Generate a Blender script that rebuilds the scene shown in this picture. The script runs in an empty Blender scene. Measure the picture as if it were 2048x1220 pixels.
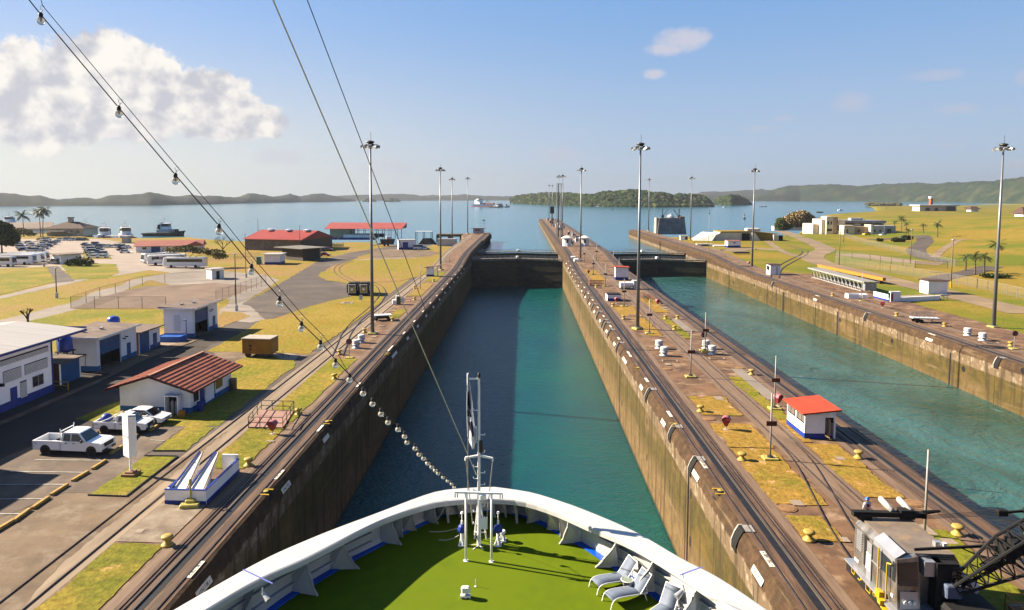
import bpy, math, random
from mathutils import Vector, Matrix, noise
R=math.radians; PI=math.pi; rnd=random.Random(7)
sc=bpy.context.scene; COL=sc.collection
# ---------- camera model (photo measured at 2048 x 1220) ----------
F=1400.; CX=960.; CY=500.; CAMZ=22.5
TH=math.atan(106/F); PS=math.atan(87*math.cos(TH)/F)
CAM=Vector((0,0,CAMZ))
FW=Vector((-math.sin(PS)*math.cos(TH), math.cos(PS)*math.cos(TH), -math.sin(TH)))
RT=Vector((math.cos(PS), math.sin(PS), 0)); UP=RT.cross(FW)
def ray(px,py): return FW+RT*((px-CX)/F)+UP*((CY-py)/F)
def G(px,py,z=0.0):
    d=ray(px,py); t=(z-CAMZ)/d.z; return CAM+d*t
def D(px,py,dep): return CAM+ray(px,py)*dep
def hg(px,py,dpy,z=0.0): # metres for dpy pixels standing at ground pixel
    return dpy*((G(px,py,z)-CAM).dot(FW))/F
def zt(y):  # height of the lock wall top along the lock
    t=min(max((y-212)/55,0),1); return 2.0*t*t*(3-2*t)
# ---------- materials ----------
MATS={}
def srgb(c): return tuple((v/12.92 if v<=.04045 else ((v+.055)/1.055)**2.4) for v in c)
KEEP=('leaf_s','white','blue','car_','mast','glass','lamp','flag','bulb','louvre','vent','hull','leaf_brown','leaf_tan','cream','forest','crown','shirt','roller','slot','void','iron','black','tug','steel','sheet','wall_','building','render','far_','deck_blue')
def mat(name,c,c2=None,sc_=1.0,rough=.75,metal=0.,bump=0.,bs=None,spec=.35,det=6,stretch=None,c3=None,s3=.2,w3=.5,alpha=None,trans=0,space='obj',coat=0):
    if name in MATS: return MATS[name]
    K=(1.0 if any(w in name for w in ('white','building','car_','sheet','lamp','hull_white','louvre','glass','bulb','leaf_s')) else .80) if any(w in name for w in KEEP) else .52
    c=tuple(v*K for v in c); c2=tuple(v*K for v in c2) if c2 else None; c3=tuple(v*K for v in c3) if c3 else None
    m=bpy.data.materials.new(name); m.use_nodes=True; nt=m.node_tree; N=nt.nodes; L=nt.links
    b=N['Principled BSDF']; b.inputs['Roughness'].default_value=rough; b.inputs['Metallic'].default_value=metal
    b.inputs['Specular IOR Level'].default_value=spec; b.inputs['Transmission Weight'].default_value=trans
    b.inputs['Coat Weight'].default_value=coat
    if c2 is None: c2=tuple(v*.86 for v in c)
    tc=N.new('ShaderNodeTexCoord'); geo=N.new('ShaderNodeNewGeometry')
    src=tc.outputs['Object'] if space=='obj' else geo.outputs['Position']
    if stretch:
        mp=N.new('ShaderNodeMapping'); mp.inputs['Scale'].default_value=stretch; L.new(src,mp.inputs[0]); src=mp.outputs[0]
    n=N.new('ShaderNodeTexNoise'); n.inputs['Scale'].default_value=sc_; n.inputs['Detail'].default_value=det; n.inputs['Roughness'].default_value=.62
    L.new(src,n.inputs['Vector'])
    mr=N.new('ShaderNodeMapRange'); mr.inputs[1].default_value=.36; mr.inputs[2].default_value=.64; L.new(n.outputs[0],mr.inputs[0])
    mx=N.new('ShaderNodeMix'); mx.data_type='RGBA'; mx.inputs[6].default_value=(*c,1); mx.inputs[7].default_value=(*c2,1); L.new(mr.outputs[0],mx.inputs[0])
    out=mx.outputs[2]
    if c3:
        n3=N.new('ShaderNodeTexNoise'); n3.inputs['Scale'].default_value=s3; n3.inputs['Detail'].default_value=7; n3.inputs['Roughness'].default_value=.65; L.new(src,n3.inputs['Vector'])
        m3=N.new('ShaderNodeMapRange'); m3.inputs[1].default_value=w3-.06; m3.inputs[2].default_value=w3+.08; L.new(n3.outputs[0],m3.inputs[0])
        x3=N.new('ShaderNodeMix'); x3.data_type='RGBA'; L.new(m3.outputs[0],x3.inputs[0]); L.new(out,x3.inputs[6]); x3.inputs[7].default_value=(*c3,1); out=x3.outputs[2]
    L.new(out,b.inputs['Base Color'])
    if bump:
        nb=N.new('ShaderNodeTexNoise'); nb.inputs['Scale'].default_value=bs or sc_*4; nb.inputs['Detail'].default_value=5; L.new(src,nb.inputs['Vector'])
        bp=N.new('ShaderNodeBump'); bp.inputs['Strength'].default_value=1; bp.inputs['Distance'].default_value=bump; L.new(nb.outputs[0],bp.inputs['Height']); L.new(bp.outputs[0],b.inputs['Normal'])
    if alpha is not None: b.inputs['Alpha'].default_value=alpha
    MATS[name]=m; return m
# ---------- mesh builder ----------
class MB:
    def __init__(s): s.v=[]; s.f=[]; s.mi=[]; s.T=None
    def add(s,vs,fs,mi=0,M=None):
        o=len(s.v)
        if M is not None: vs=[M@Vector(v) for v in vs]
        if s.T is not None: vs=[s.T@Vector(v) for v in vs]
        s.v+= [tuple(v) for v in vs]; s.f+=[tuple(i+o for i in f) for f in fs]; s.mi+=[mi]*len(fs); return s
    def box(s,c,d,rz=0,mi=0,bev=0,M=None,top=1.0,topy=None):
        x,y,z=d[0]/2,d[1]/2,d[2]/2; ty=top if topy is None else topy
        if bev:
            b=bev; pl=[(-x+b,-y),(x-b,-y),(x,-y+b),(x,y-b),(x-b,y),(-x+b,y),(-x,y-b),(-x,-y+b)]
            vs=[(a,e,-z) for a,e in pl]+[(a*top,e*ty,z-b) for a,e in pl]+[((a-math.copysign(b,a))*top,(e-math.copysign(b,e))*ty,z) for a,e in pl]
            fs=[tuple(range(7,-1,-1)),tuple(range(16,24))]
            for k in (0,8):
                for i in range(8): fs.append((k+i,k+(i+1)%8,k+8+(i+1)%8,k+8+i))
        else:
            vs=[(-x,-y,-z),(x,-y,-z),(x,y,-z),(-x,y,-z),(-x*top,-y*ty,z),(x*top,-y*ty,z),(x*top,y*ty,z),(-x*top,y*ty,z)]
            fs=[(3,2,1,0),(4,5,6,7),(0,1,5,4),(1,2,6,5),(2,3,7,6),(3,0,4,7)]
        m=Matrix.Translation(c)@Matrix.Rotation(rz,4,'Z')
        if M is not None: m=M@m
        return s.add(vs,fs,mi,m)
    def tube(s,p0,p1,r0,r1=None,n=8,mi=0,cap=True):
        p0=Vector(p0); p1=Vector(p1); r1=r0 if r1 is None else r1; d=(p1-p0)
        if d.length<1e-6: return s
        d.normalize(); a=d.orthogonal().normalized(); b=d.cross(a)
        vs=[p0+(a*math.cos(2*PI*i/n)+b*math.sin(2*PI*i/n))*r0 for i in range(n)]+[p1+(a*math.cos(2*PI*i/n)+b*math.sin(2*PI*i/n))*r1 for i in range(n)]
        fs=[(i,(i+1)%n,n+(i+1)%n,n+i) for i in range(n)]
        if cap: fs+=[tuple(range(n-1,-1,-1)),tuple(range(n,2*n))]
        return s.add(vs,fs,mi)
    def path(s,pts,r,n=6,mi=0):
        for a,b in zip(pts[:-1],pts[1:]): s.tube(a,b,r,r,n,mi)
        return s
    def bar(s,p0,p1,w,h,mi=0):
        p0=Vector(p0); p1=Vector(p1); d=p1-p0; l=d.length
        if l<1e-6: return s
        q=d.to_track_quat('X','Z').to_matrix().to_4x4(); return s.box((0,0,0),(l,w,h),mi=mi,M=Matrix.Translation((p0+p1)/2)@q)
    def lathe(s,prof,c=(0,0,0),n=16,mi=0,M=None,sm=1):
        c=Vector(c); vs=[];fs=[]
        for r,z in prof:
            for i in range(n): vs.append((c.x+r*math.cos(2*PI*i/n),c.y+r*math.sin(2*PI*i/n),c.z+z))
        for k in range(len(prof)-1):
            for i in range(n): fs.append((k*n+i,k*n+(i+1)%n,(k+1)*n+(i+1)%n,(k+1)*n+i))
        if prof[-1][0]>1e-4: fs.append(tuple(range((len(prof)-1)*n,len(prof)*n)))
        if prof[0][0]>1e-4: fs.append(tuple(range(n-1,-1,-1)))
        return s.add(vs,fs,mi,M)
    def prism(s,poly,z0,z1,mi=0,M=None):  # poly in xy
        n=len(poly); ar=sum(poly[i][0]*poly[(i+1)%n][1]-poly[(i+1)%n][0]*poly[i][1] for i in range(n))
        if ar<0: poly=poly[::-1]
        vs=[(a,b,z0) for a,b in poly]+[(a,b,z1) for a,b in poly]
        fs=[tuple(range(n-1,-1,-1)),tuple(range(n,2*n))]+[(i,(i+1)%n,n+(i+1)%n,n+i) for i in range(n)]
        return s.add(vs,fs,mi,M)
    def side(s,poly,y0,y1,mi=0): # poly in xz extruded along y
        n=len(poly); ar=sum(poly[i][0]*poly[(i+1)%n][1]-poly[(i+1)%n][0]*poly[i][1] for i in range(n))
        if ar<0: poly=poly[::-1]
        vs=[(a,y0,b) for a,b in poly]+[(a,y1,b) for a,b in poly]
        fs=[tuple(range(n)),tuple(range(2*n-1,n-1,-1))]+[(i,n+i,n+(i+1)%n,(i+1)%n) for i in range(n)]
        return s.add(vs,fs,mi)
    def ico(s,c,r,sx=1,sy=1,sz=1,jit=0,mi=0,sub=1,seed=0):
        base=ICO[sub]; q=random.Random(seed); vs=[]
        for v in base[0]:
            k=1+jit*(q.random()-.5)*2; vs.append((c[0]+v[0]*r*sx*k,c[1]+v[1]*r*sy*k,c[2]+v[2]*r*sz*k))
        return s.add(vs,base[1],mi)
    def build(s,name,mats,parent=None,smooth=False,loc=None,rz=0):
        me=bpy.data.meshes.new(name); me.from_pydata(s.v,[],s.f)
        if not isinstance(mats,(list,tuple)): mats=[mats]
        for m in mats: me.materials.append(m)
        if len(mats)>1: me.polygons.foreach_set('material_index',s.mi)
        if smooth: me.polygons.foreach_set('use_smooth',[True]*len(s.f))
        me.update(); o=bpy.data.objects.new(name,me); COL.objects.link(o)
        if parent: o.parent=parent
        if loc is not None: o.location=loc
        if rz: o.rotation_euler.z=rz
        return o
def _ico():
    import bmesh
    out={}
    for k in (1,2,3):
        b=bmesh.new(); bmesh.ops.create_icosphere(b,subdivisions=k,radius=1); b.verts.ensure_lookup_table()
        out[k]=([tuple(v.co) for v in b.verts],[tuple(v.index for v in f.verts) for f in b.faces]); b.free()
    return out
ICO=_ico()
def tag(o,label=None,cat=None,group=None,kind=None):
    if label: o['label']=label
    if cat: o['category']=cat
    if group: o['group']=group
    if kind: o['kind']=kind
    return o
def thing(name,label,cat,loc=(0,0,0),rz=0,group=None):
    o=bpy.data.objects.new(name,None); COL.objects.link(o); o.location=loc; o.rotation_euler=(0,0,rz); o.empty_display_size=.3
    return tag(o,label,cat,group)
def dup(root,loc,rz=0,label=None,group=None,scale=None):
    def cp(o,par):
        c=o.copy(); COL.objects.link(c)
        if par: c.parent=par
        for ch in o.children: cp(ch,c)
        return c
    r=cp(root,None); r.location=loc; r.rotation_euler=(0,0,rz)
    if scale: r.scale=(scale,)*3
    if label: r['label']=label
    if group: r['group']=group
    return r
_SZ=[0]
def sheet(name,pts,m,z=0,px=True,kind='structure'):
    _SZ[0]+=1; z=z+_SZ[0]*.0006
    vs=[]
    for p in pts:
        if px: g=G(p[0],p[1],z); vs.append((g.x,g.y,z))
        else: vs.append((p[0],p[1],z))
    if name not in ('bay_line','patch','pavement','wall_apron','towpath','bank_strip'):
        q=random.Random(_SZ[0]); out=[]
        for i in range(len(vs)):
            a=Vector(vs[i]);b=Vector(vs[(i+1)%len(vs)]); d=(b-a); dist=max(20,(((a+b)/2)-CAM).length); st=max(.45,dist/130); n=min(60,max(1,int(d.length/st))); nn=Vector((-d.y,d.x,0))
            if nn.length>0: nn.normalize()
            for k in range(n): out.append(tuple(a+d*(k/n)+nn*((q.random()-.5)*st*.42 if k else 0)))
        vs=out
    ar=sum(vs[i][0]*vs[(i+1)%len(vs)][1]-vs[(i+1)%len(vs)][0]*vs[i][1] for i in range(len(vs)))
    if ar<0: vs=vs[::-1]
    mb=MB(); mb.add(vs,[tuple(range(len(vs)))]); o=mb.build(name,m); tag(o,kind=kind); return o
# ---------- camera, light, sky ----------
cd=bpy.data.cameras.new('camera'); cam=bpy.data.objects.new('camera',cd); COL.objects.link(cam); sc.camera=cam
cam.matrix_world=Matrix(((RT.x,UP.x,-FW.x,0),(RT.y,UP.y,-FW.y,0),(RT.z,UP.z,-FW.z,CAMZ),(0,0,0,1)))
cd.sensor_width=36; cd.lens=36*F/2048; cd.shift_x=(1024-CX)/2048; cd.shift_y=-(610-CY)/2048
cd.clip_start=.2; cd.clip_end=60000
SUN=Vector((-1.66,.37,1)).normalized()
sl=bpy.data.lights.new('sun','SUN'); sl.energy=5.0; sl.angle=R(.5); sl.color=(1,.86,.66)
so=bpy.data.objects.new('sun',sl); COL.objects.link(so); so.rotation_euler=SUN.to_track_quat('Z','Y').to_euler(); so.location=(-50,20,60)
w=bpy.data.worlds.new('World'); sc.world=w; w.use_nodes=True; NT=w.node_tree; N=NT.nodes; L=NT.links
for n in list(N): N.remove(n)
sky=N.new('ShaderNodeTexSky'); sky.sky_type='NISHITA'; sky.sun_disc=False
sky.sun_elevation=math.asin(SUN.z); sky.sun_rotation=math.atan2(SUN.x,SUN.y)
sky.air_density=1.0; sky.dust_density=.6; sky.ozone_density=2.0
def mth(op,a,b=None,c=None,clamp=False):
    n=N.new('ShaderNodeMath'); n.operation=op; n.use_clamp=clamp
    for i,v in enumerate((a,b,c)):
        if v is None: continue
        if isinstance(v,(int,float)): n.inputs[i].default_value=v
        else: L.new(v,n.inputs[i])
    return n.outputs[0]
def vm(op,a,b=None):
    n=N.new('ShaderNodeVectorMath'); n.operation=op
    for i,v in enumerate((a,b)):
        if v is None: continue
        if isinstance(v,(tuple,Vector)): n.inputs[i].default_value=tuple(v)
        else: L.new(v,n.inputs[i])
    return n
def cmix(f,a,b):
    n=N.new('ShaderNodeMix'); n.data_type='RGBA'
    for i,v in ((0,f),(6,a),(7,b)):
        if isinstance(v,(int,float)): n.inputs[i].default_value=v
        elif isinstance(v,tuple): n.inputs[i].default_value=(*v,1)
        else: L.new(v,n.inputs[i])
    return n.outputs[2]
tc=N.new('ShaderNodeTexCoord'); sx=N.new('ShaderNodeSeparateXYZ'); L.new(tc.outputs['Generated'],sx.inputs[0])
# direction -> azimuth (deg, + right of the lock axis) and elevation (deg)
az=mth('MULTIPLY',mth('ARCTAN2',sx.outputs[0],sx.outputs[1]),180/PI)
el=mth('MULTIPLY',mth('ARCSINE',sx.outputs[2]),180/PI)
cb=N.new('ShaderNodeCombineXYZ'); L.new(az,cb.inputs[0]); L.new(el,cb.inputs[1]); AE=cb.outputs[0]
def nz(scale,det=7,rough=.6,off=(0,0,0),dist=0):
    a=vm('ADD',AE,off); n=N.new('ShaderNodeTexNoise'); n.inputs['Scale'].default_value=scale; n.inputs['Detail'].default_value=det; n.inputs['Roughness'].default_value=rough; n.inputs['Distortion'].default_value=dist
    L.new(a.outputs[0],n.inputs['Vector']); return n.outputs[0]
def ae(px,py):
    d=ray(px,py); return math.degrees(math.atan2(d.x,d.y)), math.degrees(math.asin(d.normalized().z))
def cloud(blobs,amp,edge0,edge1,off=(0,0,0),sc1=.35,opac=1):
    w1=nz(sc1,8,.62,off); w2=nz(sc1*2.6,6,.6,off); acc=None
    for (px,py,rx,ry) in blobs:
        a,e=ae(px,py); a2,_=ae(px+rx,py); _,e2=ae(px,py-ry)
        dx=mth('DIVIDE',mth('SUBTRACT',az,a),abs(a2-a)); dy=mth('DIVIDE',mth('SUBTRACT',el,e),abs(e2-e))
        r=mth('SUBTRACT',1,mth('ADD',mth('MULTIPLY',dx,dx),mth('MULTIPLY',dy,dy)))
        r=mth('MAXIMUM',r,-1)
        acc=r if acc is None else mth('SMOOTH_MAX',acc,r,.25)
    d=mth('ADD',acc,mth('ADD',mth('MULTIPLY',mth('SUBTRACT',w1,.5),amp),mth('MULTIPLY',mth('SUBTRACT',w2,.5),amp*.5)))
    mr=N.new('ShaderNodeMapRange'); mr.interpolation_type='SMOOTHSTEP'; mr.inputs[1].default_value=edge0; mr.inputs[2].default_value=edge1; mr.inputs[4].default_value=opac; L.new(d,mr.inputs[0])
    return mr.outputs[0],d
S=2.51
big=[(-70,185,170,125),(80,200,150,115),(200,140,120,88),(300,190,120,95),(400,190,110,60),(455,215,75,60),(525,240,60,36),(240,235,190,45),(430,252,130,30)]
m1,d1=cloud(big,2.6,-.12,.34)
# lit rims: same field sampled toward the sun decides bright or shaded billows
lit=nz(.33,8,.66,(.9,-1.3,4),.3); lit2=nz(.16,5,.55,(3,1,9))
lr=N.new('ShaderNodeMapRange'); lr.interpolation_type='SMOOTHSTEP'; lr.inputs[1].default_value=.10; lr.inputs[2].default_value=.84
edge=mth('SUBTRACT',1,mth('MULTIPLY',d1,.9),clamp=True)
elr=N.new('ShaderNodeMapRange'); elr.inputs[1].default_value=6.5; elr.inputs[2].default_value=14; L.new(el,elr.inputs[0])
# billow relief: the cloud noise compared with itself a little nearer the sun
nA=nz(.36,6,.52,(0,0,0)); nB=nz(.36,6,.52,(-.75,.6,0)); nC=nz(.17,5,.55,(0,0,3)); nD=nz(.17,5,.55,(-1.1,.9,3))
rel_=mth('ADD',mth('MULTIPLY',mth('SUBTRACT',nA,nB),2.2),mth('MULTIPLY',mth('SUBTRACT',nC,nD),2.4))
L.new(mth('ADD',mth('ADD',rel_,.40),mth('ADD',mth('MULTIPLY',edge,.14),mth('MULTIPLY',elr.outputs[0],.12))),lr.inputs[0])
ccol=cmix(lr.outputs[0],(.57*S,.58*S,.65*S),(1.02*S,.97*S,.90*S))
base=sky.outputs[0]
# pale humid air: whiten towards the horizon
hz=N.new('ShaderNodeMapRange'); hz.interpolation_type='SMOOTHSTEP'; hz.inputs[1].default_value=-2; hz.inputs[2].default_value=17; hz.inputs[3].default_value=.92; hz.inputs[4].default_value=.0; L.new(el,hz.inputs[0])
hw=N.new('ShaderNodeMapRange'); hw.interpolation_type='SMOOTHSTEP'; hw.inputs[1].default_value=-42; hw.inputs[2].default_value=14; L.new(az,hw.inputs[0])
hc=cmix(hw.outputs[0],(.95*S,.91*S,.74*S),(.52*S,.64*S,.78*S))
gain=cmix(.5,(1,1,1),(1,1,1))
mg=N.new('ShaderNodeMix'); mg.data_type='RGBA'; mg.blend_type='MULTIPLY'; mg.inputs[0].default_value=1; L.new(base,mg.inputs[6]); mg.inputs[7].default_value=(.47,.44,.44,1)
zen=cmix(hw.outputs[0],(.285*S,.50*S,.91*S),(.195*S,.415*S,.79*S))
b2=cmix(.88,mg.outputs[2],zen)
b2=cmix(hz.outputs[0],b2,hc)
# sky darkened overhead and outside the view to cut the ambient fill
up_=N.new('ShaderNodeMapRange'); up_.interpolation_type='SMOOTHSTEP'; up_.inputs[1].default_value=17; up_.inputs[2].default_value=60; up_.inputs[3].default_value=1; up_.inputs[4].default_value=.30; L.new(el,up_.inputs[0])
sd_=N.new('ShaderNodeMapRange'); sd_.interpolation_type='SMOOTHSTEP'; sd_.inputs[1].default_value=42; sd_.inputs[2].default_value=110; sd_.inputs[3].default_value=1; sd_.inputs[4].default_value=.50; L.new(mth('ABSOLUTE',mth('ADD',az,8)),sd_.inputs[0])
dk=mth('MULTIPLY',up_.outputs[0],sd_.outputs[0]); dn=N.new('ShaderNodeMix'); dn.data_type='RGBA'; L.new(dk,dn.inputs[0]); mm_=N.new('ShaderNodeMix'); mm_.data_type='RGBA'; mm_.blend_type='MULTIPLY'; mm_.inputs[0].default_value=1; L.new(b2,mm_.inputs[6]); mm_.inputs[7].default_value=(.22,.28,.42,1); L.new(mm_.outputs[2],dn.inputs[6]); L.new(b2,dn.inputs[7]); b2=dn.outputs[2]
b2=cmix(m1,b2,ccol)
small=[(1362,80,58,26),(1335,98,44,16),(1398,75,30,14),(1307,148,22,12)]
m2,_=cloud(small,1.9,-.35,1.0,(7,3,2),.6,.72); b2=cmix(m2,b2,(.72*S,.68*S,.74*S))
far=[(1702,202,46,24),(1875,150,70,14),(1915,218,50,12),(1525,257,44,7),(1568,236,24,8),(2050,155,25,20),(560,315,64,18),(780,335,70,18),(1110,310,50,20),(240,268,60,14),(2030,330,25,12),(1900,290,40,5)]
m3,_=cloud(far,1.9,-.25,1.1,(2,8,5),.55,.42); b2=cmix(m3,b2,(.62*S,.60*S,.70*S))
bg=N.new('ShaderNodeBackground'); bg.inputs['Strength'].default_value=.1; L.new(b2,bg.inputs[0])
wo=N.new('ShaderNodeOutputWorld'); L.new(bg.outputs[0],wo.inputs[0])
sc.view_settings.view_transform='Standard'; sc.view_settings.look='None'; sc.view_settings.gamma=1; sc.view_settings.exposure=2.0
sc.render.engine='CYCLES'; cy=sc.cycles; cy.max_bounces=8; cy.diffuse_bounces=1; cy.volume_bounces=0; cy.transparent_max_bounces=16
cy.volume_step_rate=1; cy.caustics_reflective=False; cy.caustics_refractive=False
# ---------- materials of the setting ----------
def grassmat(name,a,b,c,s3=.05,w3=.5,bump=.05,c4=None,w4=.62):
    m=mat(name,a,b,sc_=.35,rough=.9,bump=bump,bs=5,spec=.1,c3=c,s3=s3,w3=w3,space='world',det=9)
    nt=m.node_tree;N=nt.nodes;L=nt.links;b_=N['Principled BSDF']; src=b_.inputs['Base Color'].links[0].from_socket
    g=N.new('ShaderNodeNewGeometry')
    n=N.new('ShaderNodeTexNoise'); n.inputs['Scale'].default_value=1.9; n.inputs['Detail'].default_value=8; n.inputs['Roughness'].default_value=.75; L.new(g.outputs['Position'],n.inputs['Vector'])
    mr=N.new('ShaderNodeMapRange'); mr.inputs[1].default_value=.35; mr.inputs[2].default_value=.65; mr.inputs[3].default_value=.55; mr.inputs[4].default_value=1.28; L.new(n.outputs[0],mr.inputs[0])
    x=N.new('ShaderNodeMix'); x.data_type='RGBA'; x.blend_type='MULTIPLY'; x.inputs[0].default_value=1; L.new(src,x.inputs[6])
    cbb=N.new('ShaderNodeCombineColor'); [L.new(mr.outputs[0],cbb.inputs[i]) for i in range(3)]; L.new(cbb.outputs[0],x.inputs[7]); out=x.outputs[2]
    if c4:
        n=N.new('ShaderNodeTexNoise'); n.inputs['Scale'].default_value=.5; n.inputs['Detail'].default_value=9; n.inputs['Roughness'].default_value=.7; L.new(g.outputs['Position'],n.inputs['Vector'])
        mr=N.new('ShaderNodeMapRange'); mr.inputs[1].default_value=w4; mr.inputs[2].default_value=w4+.06; L.new(n.outputs[0],mr.inputs[0])
        y=N.new('ShaderNodeMix'); y.data_type='RGBA'; L.new(mr.outputs[0],y.inputs[0]); L.new(out,y.inputs[6]); y.inputs[7].default_value=(*c4,1); out=y.outputs[2]
    L.new(out,b_.inputs['Base Color']); return m
GOLD=(.42,.30,.05); LIME=(.29,.27,.022); TAN=(.43,.27,.09); GRN=(.15,.17,.018)
M_land=grassmat('grass_land',GOLD,LIME,TAN,.03,.50,c4=(.36,.23,.09),w4=.62)
M_lawn=grassmat('grass_lawn',LIME,(.22,.235,.02),GOLD,.08,.52,c4=(.34,.2,.05),w4=.66)
M_dry=grassmat('grass_dry',GOLD,(.34,.27,.03),(.21,.215,.02),.13,.49,c4=(.33,.21,.09),w4=.63)
M_hill=grassmat('grass_hill',(.26,.25,.03),(.36,.24,.05),(.15,.20,.02),.012,.5)
M_asph=mat('asphalt',(.15,.12,.105),(.11,.09,.08),.15,.85,bump=.01,bs=9,c3=(.20,.16,.13),s3=.05,w3=.56,space='world',spec=.2)
M_asphd=mat('asphalt_dark',(.075,.058,.05),(.05,.04,.036),.2,.85,bump=.01,bs=9,c3=(.13,.10,.08),s3=.07,w3=.58,space='world',spec=.2)
M_road=mat('road_concrete',(.36,.30,.25),(.28,.23,.19),.2,.85,space='world',c3=(.42,.36,.30),s3=.06,w3=.55)
M_dirtc=mat('stained_concrete',(.26,.175,.10),(.13,.08,.045),.22,.85,bump=.015,bs=5,space='world',c3=(.30,.225,.155),s3=.33,w3=.57,det=10)
M_conc=mat('tow_concrete',(.42,.315,.21),(.29,.21,.14),.35,.8,bump=.01,bs=6,space='world',stretch=(3.5,.35,1),c3=(.20,.15,.11),s3=.5,w3=.62,det=9)
M_deck=mat('worn_top',(.29,.155,.075),(.115,.06,.032),.3,.8,bump=.02,bs=5,space='world',c3=(.44,.29,.175),s3=.42,w3=.58,det=10)
M_track=mat('track_bed',(.20,.11,.062),(.065,.038,.026),.5,.75,bump=.015,bs=6,space='world',stretch=(4,.3,1),c3=(.27,.17,.10),s3=.6,w3=.60,det=9)
M_rail=mat('rail_steel',(.10,.065,.05),(.16,.12,.10),1.2,.42,metal=.55,space='world')
M_slot=mat('rack_slot',(.006,.006,.008),(.012,.012,.016),2,.6,space='world')
M_white=mat('white_paint',(.80,.80,.80),(.70,.70,.71),.8,.5,c3=(.50,.46,.42),s3=.9,w3=.70)
M_blue=mat('blue_paint',(.006,.035,.28),(.005,.026,.20),.7,.5)
M_yel=mat('yellow_paint',(.78,.50,.03),(.62,.38,.03),3,.5)
M_pyel=mat('pale_yellow_paint',(.72,.62,.16),(.55,.45,.12),4,.6)
M_grey=mat('grey_steel',(.34,.36,.39),(.26,.28,.31),.8,.45,metal=.35)
M_dark=mat('dark_iron',(.02,.02,.022),(.035,.03,.028),2,.55)
M_glass=mat('dark_glass',(.02,.028,.035),(.012,.016,.02),.5,.08,spec=.8)
M_black=mat('black_void',(.004,.004,.004),(.006,.006,.006),1,.9)
M_rust=mat('rusty_brown',(.26,.075,.025),(.16,.05,.02),5,.8)
# lock wall face: concrete bands, moss and lift lines fixed to the wall
def wallmat():
    m=bpy.data.materials.new('lock_concrete'); m.use_nodes=True; nt=m.node_tree;N=nt.nodes;L=nt.links;b=N['Principled BSDF']; b.inputs['Roughness'].default_value=.88; b.inputs['Specular IOR Level'].default_value=.2
    g=N.new('ShaderNodeNewGeometry'); s=N.new('ShaderNodeSeparateXYZ'); L.new(g.outputs['Position'],s.inputs[0])
    def no(sc,st,det=9,ro=.65):
        mp=N.new('ShaderNodeMapping'); mp.inputs['Scale'].default_value=st; L.new(g.outputs['Position'],mp.inputs[0])
        n=N.new('ShaderNodeTexNoise'); n.inputs['Scale'].default_value=sc; n.inputs['Detail'].default_value=det; n.inputs['Roughness'].default_value=ro; L.new(mp.outputs[0],n.inputs['Vector']); return n.outputs[0]
    def mr(v,a,b_,c=0,d=1):
        n=N.new('ShaderNodeMapRange'); n.interpolation_type='SMOOTHSTEP'; n.inputs[1].default_value=a;n.inputs[2].default_value=b_;n.inputs[3].default_value=c;n.inputs[4].default_value=d; L.new(v,n.inputs[0]); return n.outputs[0]
    def mt(o,a,b_):
        n=N.new('ShaderNodeMath'); n.operation=o
        for i,v in ((0,a),(1,b_)):
            if isinstance(v,(int,float)): n.inputs[i].default_value=v
            else: L.new(v,n.inputs[i])
        return n.outputs[0]
    def mx(f,a,b_,bl='MIX'):
        n=N.new('ShaderNodeMix'); n.data_type='RGBA'; n.blend_type=bl
        for i,v in ((0,f),(6,a),(7,b_)):
            if isinstance(v,(int,float)): n.inputs[i].default_value=v
            elif isinstance(v,tuple): n.inputs[i].default_value=(*v,1)
            else: L.new(v,n.inputs[i])
        return n.outputs[2]
    n1=no(.25,(1,.35,1)); n2=no(1.2,(1,.8,.8),10,.7); n3=no(.16,(.6,.30,.9)); nv=no(1.1,(1,1,.10),6); nh=no(.9,(1,.08,1.6),6)
    zz=mt('ADD',s.outputs[2],mt('MULTIPLY',mt('SUBTRACT',n1,.5),4.2))
    col=mx(mr(n2,.38,.62),(0.126,0.084,0.037),(0.086,0.055,0.024))            # tan lower face
    moss=mx(mr(n2,.35,.65),(0.042,0.034,0.009),(0.076,0.052,0.014))
    f=mt('MULTIPLY',mr(zz,-8.5,-5.2),mr(n3,.36,.52))
    col=mx(f,col,moss)
    gold=mx(mr(n2,.35,.65),(0.152,0.095,0.016),(0.108,0.063,0.013)); col=mx(mt('MULTIPLY',mr(n3,.60,.72),.5),col,gold)
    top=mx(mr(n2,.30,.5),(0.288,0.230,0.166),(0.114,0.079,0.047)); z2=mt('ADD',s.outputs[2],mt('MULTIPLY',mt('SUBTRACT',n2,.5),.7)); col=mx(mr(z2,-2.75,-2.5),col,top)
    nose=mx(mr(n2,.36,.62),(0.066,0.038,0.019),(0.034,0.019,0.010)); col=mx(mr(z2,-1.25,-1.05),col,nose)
    col=mx(mt('MULTIPLY',mr(nv,.50,.62),.75),col,(0.032,0.022,0.011))
    col=mx(mt('MULTIPLY',mr(nh,.60,.68),.4),col,(0.158,0.120,0.070))
    wet=mr(s.outputs[2],-10.4,-10.9); wet2=mr(s.outputs[2],-10.9,-10.4); col=mx(mt('MULTIPLY',mt('SUBTRACT',1,wet2),.7),col,(0.022,0.022,0.009))
    L.new(col,b.inputs['Base Color'])
    bp=N.new('ShaderNodeBump'); bp.inputs['Distance'].default_value=.10; bp.inputs['Strength'].default_value=.8; L.new(n2,bp.inputs['Height']); L.new(bp.outputs[0],b.inputs['Normal']); return m
M_wall=wallmat()
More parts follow.
